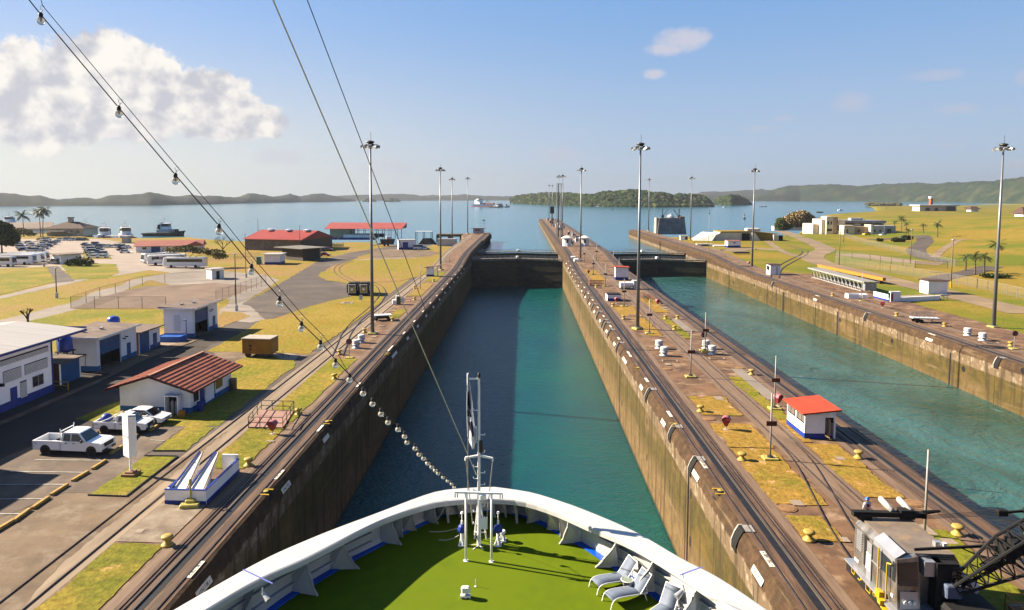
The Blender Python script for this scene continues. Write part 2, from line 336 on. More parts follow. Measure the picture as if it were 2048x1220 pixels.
def watermat(name,c,c2,rough,bumps,spec=.5,foam=None,ior=1.33,sss=False):
    m=bpy.data.materials.new(name); m.use_nodes=True; nt=m.node_tree;N=nt.nodes;L=nt.links;b=N['Principled BSDF']; b.inputs['Roughness'].default_value=rough; b.inputs['IOR'].default_value=ior; b.inputs['Specular IOR Level'].default_value=spec
    g=N.new('ShaderNodeNewGeometry'); h=None
    def no(sc,st,det=4,ro=.55,rot=0,dist=0):
        mp=N.new('ShaderNodeMapping'); mp.inputs['Scale'].default_value=st; mp.inputs['Rotation'].default_value=(0,0,rot); L.new(g.outputs['Position'],mp.inputs[0])
        n=N.new('ShaderNodeTexNoise'); n.inputs['Scale'].default_value=sc; n.inputs['Detail'].default_value=det; n.inputs['Roughness'].default_value=ro; n.inputs['Distortion'].default_value=dist; L.new(mp.outputs[0],n.inputs['Vector']); return n.outputs[0]
    prev=None
    for (sc_,st,dist,rot,ds) in bumps:
        bp=N.new('ShaderNodeBump'); bp.inputs['Distance'].default_value=dist; L.new(no(sc_,st,5,.6,rot,ds),bp.inputs['Height'])
        if prev: L.new(prev,bp.inputs['Normal'])
        prev=bp.outputs[0]
    L.new(prev,b.inputs['Normal'])
    big=no(.05 if not foam else foam[0],(1,.6,1),7,.6,.3,1.2 if foam else .3)
    mr=N.new('ShaderNodeMapRange'); mr.inputs[1].default_value=.35; mr.inputs[2].default_value=.65; L.new(big,mr.inputs[0])
    x=N.new('ShaderNodeMix'); x.data_type='RGBA'; L.new(mr.outputs[0],x.inputs[0]); x.inputs[6].default_value=(*c,1); x.inputs[7].default_value=(*c2,1); out=x.outputs[2]
    if foam:
        f=no(foam[1],(1,.5,1),9,.68,.5,2.2); fr=N.new('ShaderNodeMapRange'); fr.inputs[1].default_value=.64; fr.inputs[2].default_value=.80; L.new(f,fr.inputs[0])
        y=N.new('ShaderNodeMix'); y.data_type='RGBA'; L.new(fr.outputs[0],y.inputs[0]); L.new(out,y.inputs[6]); y.inputs[7].default_value=(.26,.36,.36,1); out=y.outputs[2]
    L.new(out,b.inputs['Base Color'])
    if sss: b.inputs['Subsurface Weight'].default_value=1; b.inputs['Subsurface Radius'].default_value=(.5,1.1,1.2); b.inputs['Subsurface Scale'].default_value=1.2; b.subsurface_method='BURLEY'
    return m
M_wL=watermat('lock_water',(.002,.046,.060),(.003,.066,.055),.07,[(.5,(1,1.6,1),.16,.2,.3),(1.8,(1,1.5,1),.16,-.3,0)],sss=True)
M_wR=watermat('turbulent_water',(.008,.042,.030),(.030,.095,.092),.06,[(.16,(1,.7,1),.5,.4,2.0),(.7,(1,1,1),.22,-.2,1.0),(2.2,(1,1,1),.08,0,0)],foam=(.045,.16))
M_wK=watermat('lake_water',(.010,.085,.135),(.020,.115,.17),.14,[(.12,(1,2,1),.25,.2,.5),(.6,(1,2,1),.06,-.3,0)],spec=.4)
# ---------- ground, lake ----------
LZ=-3.0
mb=MB(); B=14000
mb.add([(-B,-300,LZ-26),(B,-300,LZ-26),(B,B,LZ-26),(-B,B,LZ-26)],[(0,1,2,3)]); tag(mb.build('lake_bed',M_dirtc),kind='structure')
def flat(name,pts,z,m): 
    mb=MB(); mb.prism(pts,z-.5,z) ; o=mb.build(name,m); tag(o,kind='structure'); return o
GY=262; GY2=293
# lake: one sheet beyond the upper gates and on both sides
mb=MB(); mb.add([(-B,GY2,LZ),(B,GY2,LZ),(B,B,LZ),(-B,B,LZ)],[(0,1,2,3)])
tag(mb.build('lake_water',M_wK),kind='structure')
mb=MB(); mb.add([(-19.2,-60,-11),(14.7,-60,-11),(14.7,GY+.6,-11),(-19.2,GY+.6,-11)],[(0,1,2,3)]); tag(mb.build('chamber_water',M_wL),kind='structure')
mb=MB(); mb.add([(32.6,-60,-6.6),(66.5,-60,-6.6),(66.5,GY+.6,-6.6),(32.6,GY+.6,-6.6)],[(0,1,2,3)]); tag(mb.build('side_chamber_water',M_wR),kind='structure')
mb=MB(); [mb.add([(a,GY+.5,-4.6),(b,GY+.5,-4.6),(b,GY2,-4.6),(a,GY2,-4.6)],[(0,1,2,3)]) for a,b in ((-19.2,14.7),(32.6,66.5))]; tag(mb.build('gate_bay_water',M_wL),kind='structure')
# land masses (ground sheets with a shore skirt)
def land(name,poly,m,z0=-4.5,res=None,hf=None,z=0.0):
    mb=MB()
    n=len(poly); ar=sum(poly[i][0]*poly[(i+1)%n][1]-poly[(i+1)%n][0]*poly[i][1] for i in range(n))
    if ar<0: poly=poly[::-1]
    vs=[(x,y,z) for x,y in poly]+[(x,y,z0) for x,y in poly]
    fs=[tuple(range(n))]+[(i,n+i,n+(i+1)%n,(i+1)%n) for i in range(n)]
    mb.add(vs,fs); o=mb.build(name,m); tag(o,kind='structure'); return o
def gp(lst,z=0): return [(G(a,b,z).x,G(a,b,z).y) for a,b in lst]
shoreL=gp([(0,447),(60,452),(130,470),(200,476),(300,476),(372,474),(420,479),(470,482),(560,484),(640,486),(740,488),(815,492),(850,494),(880,486)])
polyL=[(-17.9,-60),(-700,-60),(-900,500)]+shoreL+[(-24,352),(-24,300),(-19.6,300),(-19.6,-60)]
polyL=[(-19.6,-60),(-700,-60),(-900,560)]+shoreL+[(-30,330),(-19.6,330)]
ground=land('ground',polyL,M_land)
# right land: rising grassy dam, built as a height field
def hill_h(x,y):
    # gentle dam slope east of the locks
    t=max(0,(x-120-0.12*y)/260.); t=min(t,1); t=t*t*(3-2*t)
    b=13*t*math.exp(-((y-330)/270.)**2) + 2.5*t
    return b*min(1,max(0,(1900-y)/1200.)) + .35*noise.noise((x*.012,y*.012,0))*min(t*6,1)
shoreR=[(67,404),(86,404),(100,392),(125,396),(150,440),(168,452)]+gp([(1640,430),(1668,428),(1740,424),(1752,419),(1745,413),(1733,411),(1760,407.5),(1800,405)])
def shore_x(y):
    pts=shoreR
    for (x0,y0),(x1,y1) in zip(pts[:-1],pts[1:]):
        if y0<=y<=y1: return x0+(x1-x0)*(y-y0)/max(1e-6,y1-y0)
    return 66.8 if y<404 else pts[-1][0]
mb=MB(); ys=[-60+i*8 for i in range(55)]; y=ys[-1]
while y<2600: y*=1.035; ys.append(y)
NXN=70; vs=[];fs=[]
for y in ys:
    x0=shore_x(y) if y>=404 else 74.45
    if y>2000: x0=G(1800,405).x
    for i in range(NXN+1):
        t=i/NXN; x=x0+(t**2.2)*(2600+y*.6); h=hill_h(x,y)
        if y>=404: h=h-4.2*math.exp(-(x-x0)/6.) 
        vs.append((x,y,h if y<2550 else -5))
for j in range(len(ys)-1):
    for i in range(NXN): a=j*(NXN+1)+i; fs.append((a,a+1,a+NXN+2,a+NXN+1))
mb.add(vs,fs); o=mb.build('hillside',grassmat('grass_dam',GOLD,(.36,.245,.03),(.20,.23,.02),.018,.5),smooth=True); tag(o,kind='structure')
def GH(px,py):  # ground point on the right land
    z=0
    for _ in range(30):
        p=G(px,py,z); z=.5*z+.5*hill_h(p.x,p.y)
    return Vector((p.x,p.y,hill_h(p.x,p.y)))
# ---------- lock walls ----------
def wall(name,label,xl,xr,y0,y1,nl,nr,seed):
    q=random.Random(seed); mb=MB(); ys=[]; y=y0
    while y<y1: ys.append(y); y+=(1.1 if y<140 else 2.5 if y<300 else 6)
    ys.append(y1); prof=[]
    rows=[]
    for y in ys:
        z=zt(y); j=lambda a: (q.random()-.5)*a; r=[]
        if nl: r+=[(xl+.0,-30),(xl,-2.1+z),(xl-.03,-1.15+z+j(.16)),(xl+.12+j(.05),-.62+z+j(.1)),(xl+.40+j(.08),-.08+z),(xl+.62,z)]
        else: r+=[(xl,-30),(xl,z)]
        if nr: r+=[(xr-.62,z),(xr-.40+j(.08),-.08+z),(xr-.12+j(.05),-.62+z+j(.1)),(xr+.03,-1.15+z+j(.16)),(xr,-2.1+z),(xr,-30)]
        else: r+=[(xr,z),(xr,-30)]
        rows.append([(a,y,b) for a,b in r])
    n=len(rows[0]); vs=[v for r in rows for v in r]; fs=[];mi=[]
    for k in range(len(rows)-1):
        for i in range(n-1):
            fs.append((k*n+i,k*n+n+i,k*n+n+i+1,k*n+i+1)); 
            mi.append(1 if (nl and i==5) or (nl and nr and i==5) or (not nl and i==1) else 0)
    fs.append(tuple(range(n-1,-1,-1))); fs.append(tuple(len(vs)-n+i for i in range(n))); mi+=[0,0]
    o=len(mb.v); mb.v+=vs; mb.f+=[f[::-1] for f in fs]; mb.mi+=mi
    root=thing(name,label,'lock wall',((xl+xr)/2,y0,0)); 
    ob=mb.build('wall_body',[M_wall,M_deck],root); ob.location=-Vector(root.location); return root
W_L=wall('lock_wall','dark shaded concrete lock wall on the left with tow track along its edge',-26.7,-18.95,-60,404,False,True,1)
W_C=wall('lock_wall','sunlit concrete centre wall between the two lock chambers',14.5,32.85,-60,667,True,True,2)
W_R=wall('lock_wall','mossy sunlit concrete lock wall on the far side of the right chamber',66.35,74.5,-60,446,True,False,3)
for o,x in ((W_L,0),): pass
# approach wall splays
def ext(root,x0,x1,y0,y1,sh):
    mb=MB(); z=2.0
    mb.prism([(x0,y0),(x1,y0),(x1+sh,y1),(x0+sh,y1)],-6,z); ob=mb.build('approach_wall',[M_deck],root); ob.location=-Vector(root.location)
# ---------- tow tracks, return tracks ----------
def ribbon(mb,xa,xb,y0,y1,dz,mi=0,step=None,h=0):
    y=y0; ys=[]
    while y<y1: ys.append(y); y+=(20 if y<200 else 4)
    ys.append(y1); vs=[];fs=[]
    for y in ys: vs+=[(xa,y,zt(y)+dz),(xb,y,zt(y)+dz)]
    for k in range(len(ys)-1): fs.append((2*k,2*k+1,2*k+3,2*k+2))
    if h:
        n=len(vs); vs+=[(v[0],v[1],v[2]-h) for v in vs]
        for k in range(len(ys)-1): fs+=[(2*k,2*k+2,n+2*k+2,n+2*k),(2*k+1,n+2*k+1,n+2*k+3,2*k+3)]
        fs.append((0,n,n+1,1))
    mb.add(vs,fs,mi)
M_track2=mat('track_shoulder',(.30,.20,.135),(.22,.14,.09),.5,.8,space='world',stretch=(4,.3,1),c3=(.14,.085,.05),s3=.6,w3=.6,det=9)
def towtrack(name,label,edge,sgn,y0,y1):
    # edge: x of the wall edge, sgn: direction away from the water
    e=lambda d: edge+sgn*d
    root=thing(name,label,'railway track',(e(1.9),y0,0))
    def put(n,m,fn):
        mb=MB(); fn(mb); o=mb.build(n,m,root); o.location=-Vector(root.location)
    put('track_bed',M_track,lambda mb: ribbon(mb,e(.62),e(3.3),y0,y1,.010))
    put('shoulder',M_track2,lambda mb: ribbon(mb,e(3.3),e(3.95),y0,y1,.014))
    for d in (.95,2.75): put('rail',M_rail,lambda mb: ribbon(mb,e(d-.045),e(d+.045),y0,y1,.075,h=.07))
    put('guard_rail',M_rail,lambda mb: ribbon(mb,e(2.98),e(3.03),y0,y1,.06,h=.05))
    put('rack_slot',M_slot,lambda mb: ribbon(mb,e(1.66),e(2.13),y0,y1,.016))
    put('rack_ridge',mat('rack_ridge',(.15,.12,.10),(.08,.065,.055),1,.6,space='world',stretch=(1,.2,1)),lambda mb: ribbon(mb,e(2.14),e(2.30),y0,y1,.10,h=.09))
    return root
towtrack('tow_track','tow track with black rack slot along the left wall edge',-18.95,-1,-60,400)
towtrack('tow_track','tow track with black rack slot on the chamber side of the centre wall',14.5,1,-60,660)
towtrack('tow_track','tow track with black rack slot on the right water side of the centre wall',32.85,-1,-60,660)
towtrack('tow_track','tow track with black rack slot along the far right lock wall',66.35,1,-60,440)
def rails(name,label,pts,gauge=1.55,bed=None,w=.07):
    pts=[Vector(p) for p in pts]; root=thing(name,label,'railway track',pts[0])
    off=-pts[0]; L_=[];R_=[];A=[];Bd=[]
    for i,p in enumerate(pts):
        d=(pts[min(i+1,len(pts)-1)]-pts[max(i-1,0)]); d.z=0; d.normalize(); nn=Vector((-d.y,d.x,0))
        L_.append((p+nn*gauge/2,nn)); R_.append((p-nn*gauge/2,nn))
    for side in (L_,R_):
        mb=MB(); vs=[];fs=[]
        for p,nn in side: vs+=[p+nn*w/2+Vector((0,0,.08)),p-nn*w/2+Vector((0,0,.08)),p+nn*w/2,p-nn*w/2]
        for k in range(len(side)-1): a=4*k; fs+=[(a,a+1,a+5,a+4),(a,a+4,a+6,a+2),(a+1,a+3,a+7,a+5)]
        mb.add([v+off for v in vs],fs); mb.build('rail',M_rail,root)
    if bed:
        mb=MB(); vs=[];fs=[]
        for (p,nn) in L_: c=p-nn*gauge/2; vs+=[c+nn*bed[0]/2+Vector((0,0,bed[2])),c-nn*bed[0]/2+Vector((0,0,bed[2]))]
        for k in range(len(L_)-1): a=2*k; fs.append((a,a+1,a+3,a+2))
        mb.add([v+off for v in vs],fs); mb.build('track_bed',bed[1],root)
    return root
def smooth(pts,n=8):
    P=[Vector(p) for p in pts]; out=[]
    for i in range(len(P)-1):
        p0=P[max(i-1,0)];p1=P[i];p2=P[i+1];p3=P[min(i+2,len(P)-1)]
        for k in range(n):
            t=k/n; out.append(.5*((2*p1)+(p2-p0)*t+(2*p0-5*p1+4*p2-p3)*t*t+(3*p1-p0-3*p2+p3)*t**3))
    out.append(P[-1]); return out
# left return track
yy=[-60,20,80,140,200]+[205+5*i for i in range(36)]
rails('return_track','straight return track set in a pale concrete strip on the left bank',[(-28.05,y,zt(y)+.02) for y in yy],1.75,(3.0,M_conc,.0))
sheet('towpath',[(-31.1,-60),(-29.55,-60),(-29.55,200),(-31.1,200)],mat('gravel_strip',(.15,.11,.085),(.10,.075,.06),2,.9,space='world'),.012,px=False)
# ground along the left wall between tracks
sheet('wall_apron',[(-26.55,-60),(-22.9,-60),(-22.9,212),(-26.55,212)],M_deck,.008,px=False)
# centre wall return track and siding
rails('return_track','straight return track down the middle of the centre wall',[(24.3,y,zt(y)+.03) for y in yy]+[(24.3,y,2.03) for y in (420,500,640)],1.55,(2.7,M_track2,.0))
rails('siding_track','curving siding rails that branch from the middle track',smooth([(24.2,66,.035),(23.9,60,.035),(22.9,54,.035),(21.6,47,.035),(20.9,40,.035),(20.7,30,.035),(20.7,10,.035)]),1.5)
# right bank return tracks
rails('return_track','return track on the paved strip behind the far right wall',[(73.0,y,zt(y)+.02) for y in yy],1.6,(2.6,M_track2,.0))
sheet('bank_strip',[(74.4,-60),(78.2,-60),(77.6,90),(76.6,215),(74.4,215)],M_deck,.03,px=False)
# curved sidings
def GV(px,py,z=.03): 
    g=G(px,py); return (g.x,g.y,z)
rails('spur_track','curved spur track in the grass by the parked locomotives',smooth([GV(675,712),GV(684,690),GV(693,668),GV(712,644),GV(738,622),GV(757,603),GV(765,586),GV(757,572),GV(740,564)]),1.45,w=.14)
rails('spur_track','looping spur track in the golden lawn beyond the road',smooth([GV(712,566),GV(690,556),GV(676,546),GV(674,536),GV(686,528),GV(702,523)]),1.6,w=.2)
rails('spur_track','twin rails curving through the dirt on the right bank',smooth([GH(1549,556)+Vector((0,0,.05)),GH(1556,538)+Vector((0,0,.05)),GH(1580,523)+Vector((0,0,.05)),GH(1607,509)+Vector((0,0,.05)),GH(1606,500)+Vector((0,0,.05)),GH(1575,490)+Vector((0,0,.05))]),2.2,w=.3)
# ---------- lock gates ----------
M_gate=mat('gate_steel',(.040,.034,.020),(.022,.018,.012),.5,.6,c3=(.06,.05,.025),s3=.3,w3=.55,stretch=(1,1,3))
M_gatetop=mat('gate_walk',(.42,.37,.30),(.20,.17,.14),1.2,.7,c3=(.12,.09,.07),s3=1.2,w3=.55)
def gate(xa,xb,y,zb,label,n):
    root=thing('lock_gate',label,'lock gate',((xa+xb)/2,y,0),0,'steel mitre gates')
    w=(xb-xa)/2; a=math.radians(16); ln=w/math.cos(a)
    for s in (-1,1):
        M=Matrix.Translation((s*w,0,0))@Matrix.Rotation(-s*a if s<0 else -a,4,'Z')
        M=Matrix.Translation((s*w,0,0))@Matrix.Rotation((a if s<0 else -a),4,'Z')
        mb=MB(); cx=-s*ln/2
        mb.box((cx,0,(zb-1.0)/2-.15),(ln,1.6,abs(zb)-.9),M=M)
        for k in range(7): mb.box((cx,-.86,-1.5-k*(abs(zb)-2)/7),(ln*.99,.14,.16),M=M)
        lf=mb.build('gate_leaf',M_gate,root)
        mb=MB(); mb.box((cx,.0,-.42),(ln,2.1,.14),M=M); mb.box((cx,-1.0,-.55),(ln,.12,.35),M=M); mb.build('walkway',M_gatetop,root)
        mb=MB()
        for yy_ in (-.98,.98):
            for zz in (.12,.55): mb.bar(M@Vector((cx-ln*.48,yy_,zz)),M@Vector((cx+ln*.48,yy_,zz)),.05,.05)
            for k in range(9): x=cx-ln*.48+ln*.96*k/8; mb.box((x,yy_,.1),(.06,.06,.95),M=M)
        mb.build('handrail',M_grey,root)
    mb=MB(); mb.box((0,w*math.tan(a),-.1),(.9,1.9,.9),bev=.1); mb.build('mitre_post',M_white,root)
    return root
gate(-18.95,14.5,GY-4,-26,'near steel gate across the main chamber, half in shadow',1)
gate(-18.95,14.5,GY2-2,-26,'farther gate across the main chamber with lake water behind it',2)
gate(32.85,66.35,GY-4,-26,'near steel gate across the right side chamber',3)
gate(32.85,66.35,GY2-2,-26,'farther gate across the right side chamber below the lake',4)
# ---------- painted ground patches and roads ----------
Z1=.012; Z2=.024; Z3=.036; Z4=.048
# left bank
sheet('parking_ground',[(-400,1300),(-300,930),(0,770),(120,700),(330,690),(430,660),(470,612),(520,590),(640,520),(700,505),(820,487),(870,487),(830,497),(745,505),(720,512),(690,527),(640,545),(642,555),(705,570),(722,578),(715,590),(660,601),(620,612),(545,638),(510,650),(430,700),(700,700),(600,720),(470,845),(315,960),(25,1230)],M_asph,Z1)
sheet('yard_concrete',[(-400,1300),(-300,1100),(0,1035),(130,985),(250,985),(400,895),(455,862),(315,973),(130,1120),(28,1230),(0,1260)],M_dirtc,Z2)
sheet('driveway_asphalt',[(-300,930),(0,770),(100,720),(250,725),(330,690),(440,660),(500,665),(420,690),(330,760),(240,800),(190,850),(90,880),(-300,1050)],M_asphd,Z2)
sheet('parking_asphalt',[(-300,1050),(90,880),(190,850),(330,850),(375,850),(290,910),(252,990),(130,985),(0,1035),(-300,1120)],mat('worn_asphalt',(.17,.115,.08),(.11,.075,.055),.3,.85,space='world',c3=(.25,.185,.13),s3=.2,w3=.55,bump=.01,bs=8),Z3)
def lawn(pts,m=None,z=Z4,px=True,name='lawn'): return sheet(name,pts,m or M_lawn,z,px)
lawn([(177,990.5),(252.5,993),(355.7,912.8),(290,912.5)]); lawn([(306.6,902),(370.5,902),(428,854.5),(375.4,850)])
lawn([(150,838),(205,815),(245,800),(480,722),(585,733),(437,852),(330,852),(230,848)],z=Z3)
lawn([(470,722),(500,712),(590,715),(590,733),(500,790)],M_lawn,z=Z4)
lawn([(412,703),(497,657),(520,640),(600,632),(680,603),(745,597),(768,600),(695,655),(617,708),(560,705)],grassmat('grass_mix',LIME,(.40,.25,.03),GOLD,.05,.46))
lawn([(636,550),(662,533),(698,522),(760,518),(880,515),(905,505),(868,545),(800,562),(700,567),(650,560)],M_land)
lawn([(640,505),(700,495),(760,485),(700,484),(640,488)],M_land,z=Z2)
sheet('service_road',[(420,703),(560,704),(640,704),(600,716),(480,722),(440,715)],M_dirtc,Z2)
# roads and lots of the far left
sheet('access_road',[(-60,655),(140,606),(190,583),(235,573),(262,560),(340,545),(300,540),(240,550),(190,556),(100,576),(0,598),(-100,625),(-100,615),(0,592),(110,566),(150,555),(235,538),(230,530),(240,522),(330,528),(420,540),(520,548),(560,560),(480,610),(440,640),(460,600),(300,560),(205,600),(140,622),(0,660)],M_road,Z1)
sheet('gate_road',[(95,533),(115,532),(150,562),(105,566)],M_asph,Z2)
sheet('car_park',[(-60,478),(200,478),(275,488),(300,500),(275,505),(330,515),(420,534),(240,540),(150,545),(95,533),(-60,540)],mat('car_park_paving',(.24,.19,.155),(.19,.15,.125),.1,.85,space='world'),Z1)
lawn([(-60,538),(95,535),(110,563),(0,590),(-60,600)],M_lawn,z=Z3)
lawn([(122,530),(165,526),(232,528),(238,545),(215,556),(148,559)],M_lawn,z=Z3)
lawn([(160,505),(215,505),(225,518),(170,518)],M_lawn,z=Z3)
sheet('dirt_yard',[(145,617),(200,595),(285,573),(430,566),(500,572),(535,560),(420,612),(330,616)],mat('brown_dirt',(.27,.18,.125),(.20,.125,.085),.2,.9,space='world',c3=(.15,.095,.06),s3=.12,w3=.58),Z2)
lawn([(48,645),(140,622),(330,618),(335,655),(160,655),(90,648)],M_lawn,z=Z2)
sheet('service_road',[(440,618),(470,605),(500,612),(530,640),(500,645),(440,640)],M_road,Z2)
lawn([(436,640),(445,622),(485,625),(500,632),(440,655)],M_land,z=Z3)
sheet('service_road',[(655,530),(730,518),(860,513),(700,524)],M_road,Z3)
sheet('service_road',[(740,500),(830,497),(880,505),(860,512),(745,518)],M_dirtc,Z2)
# parking bay lines
M_line=mat('line_paint',(.62,.60,.55),(.40,.37,.32),2,.7,space='world')
def line(a,b,wd,m=M_line,z=.06):
    p=G(*a,z);q=G(*b,z);d=(q-p).normalized();n=Vector((-d.y,d.x,0))*wd/2
    sheet('bay_line',[(v.x,v.y) for v in (p-n,q-n,q+n,p+n)],m,z,px=False)
for a,b in (((20,943),(178,945)),((-60,969),(133,969)),((-60,998),(95,998)),((-60,1028),(45,1028)),((70,920),(215,921)),((300,880),(330,882))): line(a,b,.14)
# left wall strip (between the tracks)
def strip(xa,xb,y0,y1,m,z,name='lawn',q=.25,skew=0):
    r=random.Random(int(y0*7+xa)); pts=[]; y0+=.0311*(xa+xb)-1.6; y1+=.0311*(xa+xb)-1.6; n=max(2,int((y1-y0)/2))
    for i in range(n+1): pts.append((xb+(r.random()-.5)*q*(0 if i in(0,n) else 1)+skew*i/n,y0+(y1-y0)*i/n))
    for i in range(n,-1,-1): pts.append((xa+(r.random()-.5)*q*(0 if i in(0,n) else 1)+skew*i/n,y0+(y1-y0)*i/n))
    sheet(name,pts,m,z,px=False)
strip(-26.5,-23.1,20,45.6,M_dry,.03); strip(-26.5,-23.05,45.8,51.5,mat('pale_pavement',(.42,.34,.25),(.24,.17,.12),.55,.85,space='world',c3=(.15,.105,.075),s3=.4,w3=.56),.03,'pavement',0)
strip(-26.5,-23.1,58.3,69.5,M_dry,.03); strip(-26.5,-23.0,70.5,98,M_lawn,.03); strip(-25.2,-23.1,131,141,M_dry,.03); strip(-26.5,-23.1,188,212,M_lawn,.03)
strip(-26.4,-23.2,160,184,M_land,.03)
M_dryc=grassmat('grass_golden',(.47,.275,.055),(.39,.25,.045),(.27,.235,.03),.13,.60,c4=(.36,.215,.10),w4=.58)
# centre wall patches
for y0,y1,xa,xb in ((45.9,49.6,18.55,21.0),(51.4,62.9,18.55,22.3),(63.1,69.8,18.6,22.5),(72.5,79.4,18.6,22.7),(114,131,20.4,22.6),(133,145,18.6,22.6),(190,228,18.7,22.4)):
    strip(xa,xb,y0,y1,M_dryc,.03,q=.45)
for y0,y1,xa,xb in ((36,47.5,25.7,28.6),(52.6,64,25.7,28.6),(64.5,71,25.7,26.6),(71,88,25.7,27.2),(112,132,25.7,27.0),(137,156,25.8,28.6),(176,186,25.8,28)):
    strip(xa,xb,y0,y1,M_lawn if y0<40 or 70<y0<120 else M_dryc,.03,q=.45)
strip(27.2,28.7,78,92,M_road,.028,'pavement',0); strip(27.2,28.7,118,130,M_road,.028,'pavement',0)
M_pink=mat('pink_paint',(.55,.25,.2),(.42,.2,.16),2,.8,space='world'); M_patch=mat('pale_patch',(.46,.36,.27),(.36,.27,.2),2,.8,space='world')
q=random.Random(11)
for i in range(46):
    y=45+ (q.random()**1.4)*170; x=q.choice((q.uniform(18.7,22.2),q.uniform(25.9,28.3),q.uniform(-26,-23.5),q.uniform(75,76.4)))
    s=q.uniform(.35,1.0); strip(x,x+s*q.uniform(.8,1.7),y,y+s*q.uniform(.6,2),q.choice((M_patch,M_patch,M_pink,M_track2)),.034,'patch',0)
def manhole(x,y,r=.55,m=None):
    mb=MB(); mb.lathe([(r*1.2,0),(r*1.2,.03),(r,.03),(r,.055),(0,.06)],(0,0,0),20); o=mb.build('manhole_cover',m or mat('manhole',(.42,.23,.09),(.28,.15,.07),3,.8),loc=(x,y,.025)); return o
for (a,b,l) in ((1575,1017,'round rusty manhole cover in dark concrete beside the siding rails'),(1828,1007,'round orange manhole cover in dark concrete near the tall bare pole'),(1418,838,'small round manhole cover between two golden grass patches'),(1335,738,'round manhole cover on brown concrete near the chamber track'),(1480,736,'round manhole cover beside the right water side track')):
    g=G(a,b); tag(manhole(g.x,g.y),l,'manhole cover')
# right bank patches
sheet('dirt_road',[(1560,545),(1625,548),(1800,600),(2048,668),(2150,700),(2150,725),(2048,700),(1860,640),(1700,590)],M_deck,.045)
# ---------- far hills, islands, far lake ----------
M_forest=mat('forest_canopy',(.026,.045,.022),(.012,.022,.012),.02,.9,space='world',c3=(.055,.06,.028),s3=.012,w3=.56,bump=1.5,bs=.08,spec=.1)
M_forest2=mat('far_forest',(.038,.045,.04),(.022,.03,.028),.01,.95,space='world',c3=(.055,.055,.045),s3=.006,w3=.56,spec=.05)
def interp(pts,x):
    if x<=pts[0][0]: return pts[0][1]
    for (a,b),(c,d) in zip(pts[:-1],pts[1:]):
        if a<=x<=c: return b+(d-b)*(x-a)/(c-a)
    return pts[-1][1]
def ridge(name,top,base,step,wid,amp,sc_,m,seed,label=None):
    # hill range standing on the lake: silhouette height at ridge, shore at the base line
    x0=top[0][0];x1=top[-1][0];n=int((x1-x0)/step)+1; rows=9; vs=[];fs=[]
    for i in range(n+1):
        px=x0+(x1-x0)*i/n; sh=G(px,interp(base,px),LZ); d=(sh-CAM); d.z=0; dist=d.length; d.normalize()
        far=dist+wid; 
        rp=D(px,interp(top,px),1); rd=(rp-CAM); hr=math.hypot(rd.x,rd.y)
        hz=CAMZ+rd.z/hr*(dist+wid*.7)
        for k in range(rows+4):
            t=k/(rows-1)
            if k<rows: h=LZ+(hz-LZ)*math.sin(min(t,1)*PI/2)**.8; q=dist+wid*.7*t
            else: tt=(k-rows+1)/4; h=LZ+(hz-LZ)*(1-tt*tt*1.1); q=dist+wid*(.7+.5*tt)
            e=math.sin(PI*min(max((px-x0)/(x1-x0),0),1))**.3
            p=Vector((d.x*q,d.y*q,0)); nn=noise.fractal(Vector((p.x*sc_,p.y*sc_,seed)),.9,2.1,4)
            nf=noise.noise(Vector((p.x*sc_*9,p.y*sc_*9,seed)))+.8*noise.noise(Vector((p.x*.045,p.y*.045,seed+9)))
            vs.append((p.x,p.y,h+(amp*nn+amp*.35*nf)*(0.25+.75*min(t,1))*(1 if k>0 else 0)-(2 if k==0 else 0)))
    R_=rows+4
    for i in range(n):
        for k in range(R_-1): a=i*R_+k; fs.append((a,a+R_,a+R_+1,a+1))
    mb=MB(); mb.add(vs,fs); o=mb.build(name,m,smooth=True); tag(o,kind='structure'); return o
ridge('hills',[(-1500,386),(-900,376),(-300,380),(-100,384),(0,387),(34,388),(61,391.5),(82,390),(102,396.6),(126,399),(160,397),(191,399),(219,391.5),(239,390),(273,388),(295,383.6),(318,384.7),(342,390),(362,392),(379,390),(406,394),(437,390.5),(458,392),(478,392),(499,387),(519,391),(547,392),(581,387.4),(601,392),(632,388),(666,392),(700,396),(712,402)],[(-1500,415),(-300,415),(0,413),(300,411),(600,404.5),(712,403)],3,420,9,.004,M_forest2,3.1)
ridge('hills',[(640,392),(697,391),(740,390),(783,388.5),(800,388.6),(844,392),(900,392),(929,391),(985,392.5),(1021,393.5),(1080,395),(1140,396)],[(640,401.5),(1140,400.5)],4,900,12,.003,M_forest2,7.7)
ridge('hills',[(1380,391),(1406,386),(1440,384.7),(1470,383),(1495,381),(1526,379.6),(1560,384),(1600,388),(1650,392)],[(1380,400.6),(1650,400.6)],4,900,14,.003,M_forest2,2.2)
ridge('hills',[(1385,396),(1420,391),(1470,389),(1505,391),(1530,384),(1553,379.5),(1574,373),(1621,371.7),(1669,369),(1710,372.7),(1751,369),(1799,366),(1840,367),(1874,369),(1895,366),(1922,364),(1963,361.4),(1987,363.5),(2018,359),(2048,354),(2120,350),(2300,346),(2600,344),(3000,352),(3600,348)],[(1385,402.3),(1600,402),(1800,403),(1930,404.5),(2048,406.5),(2300,410),(3600,412)],3,700,11,.005,M_forest,5.5)
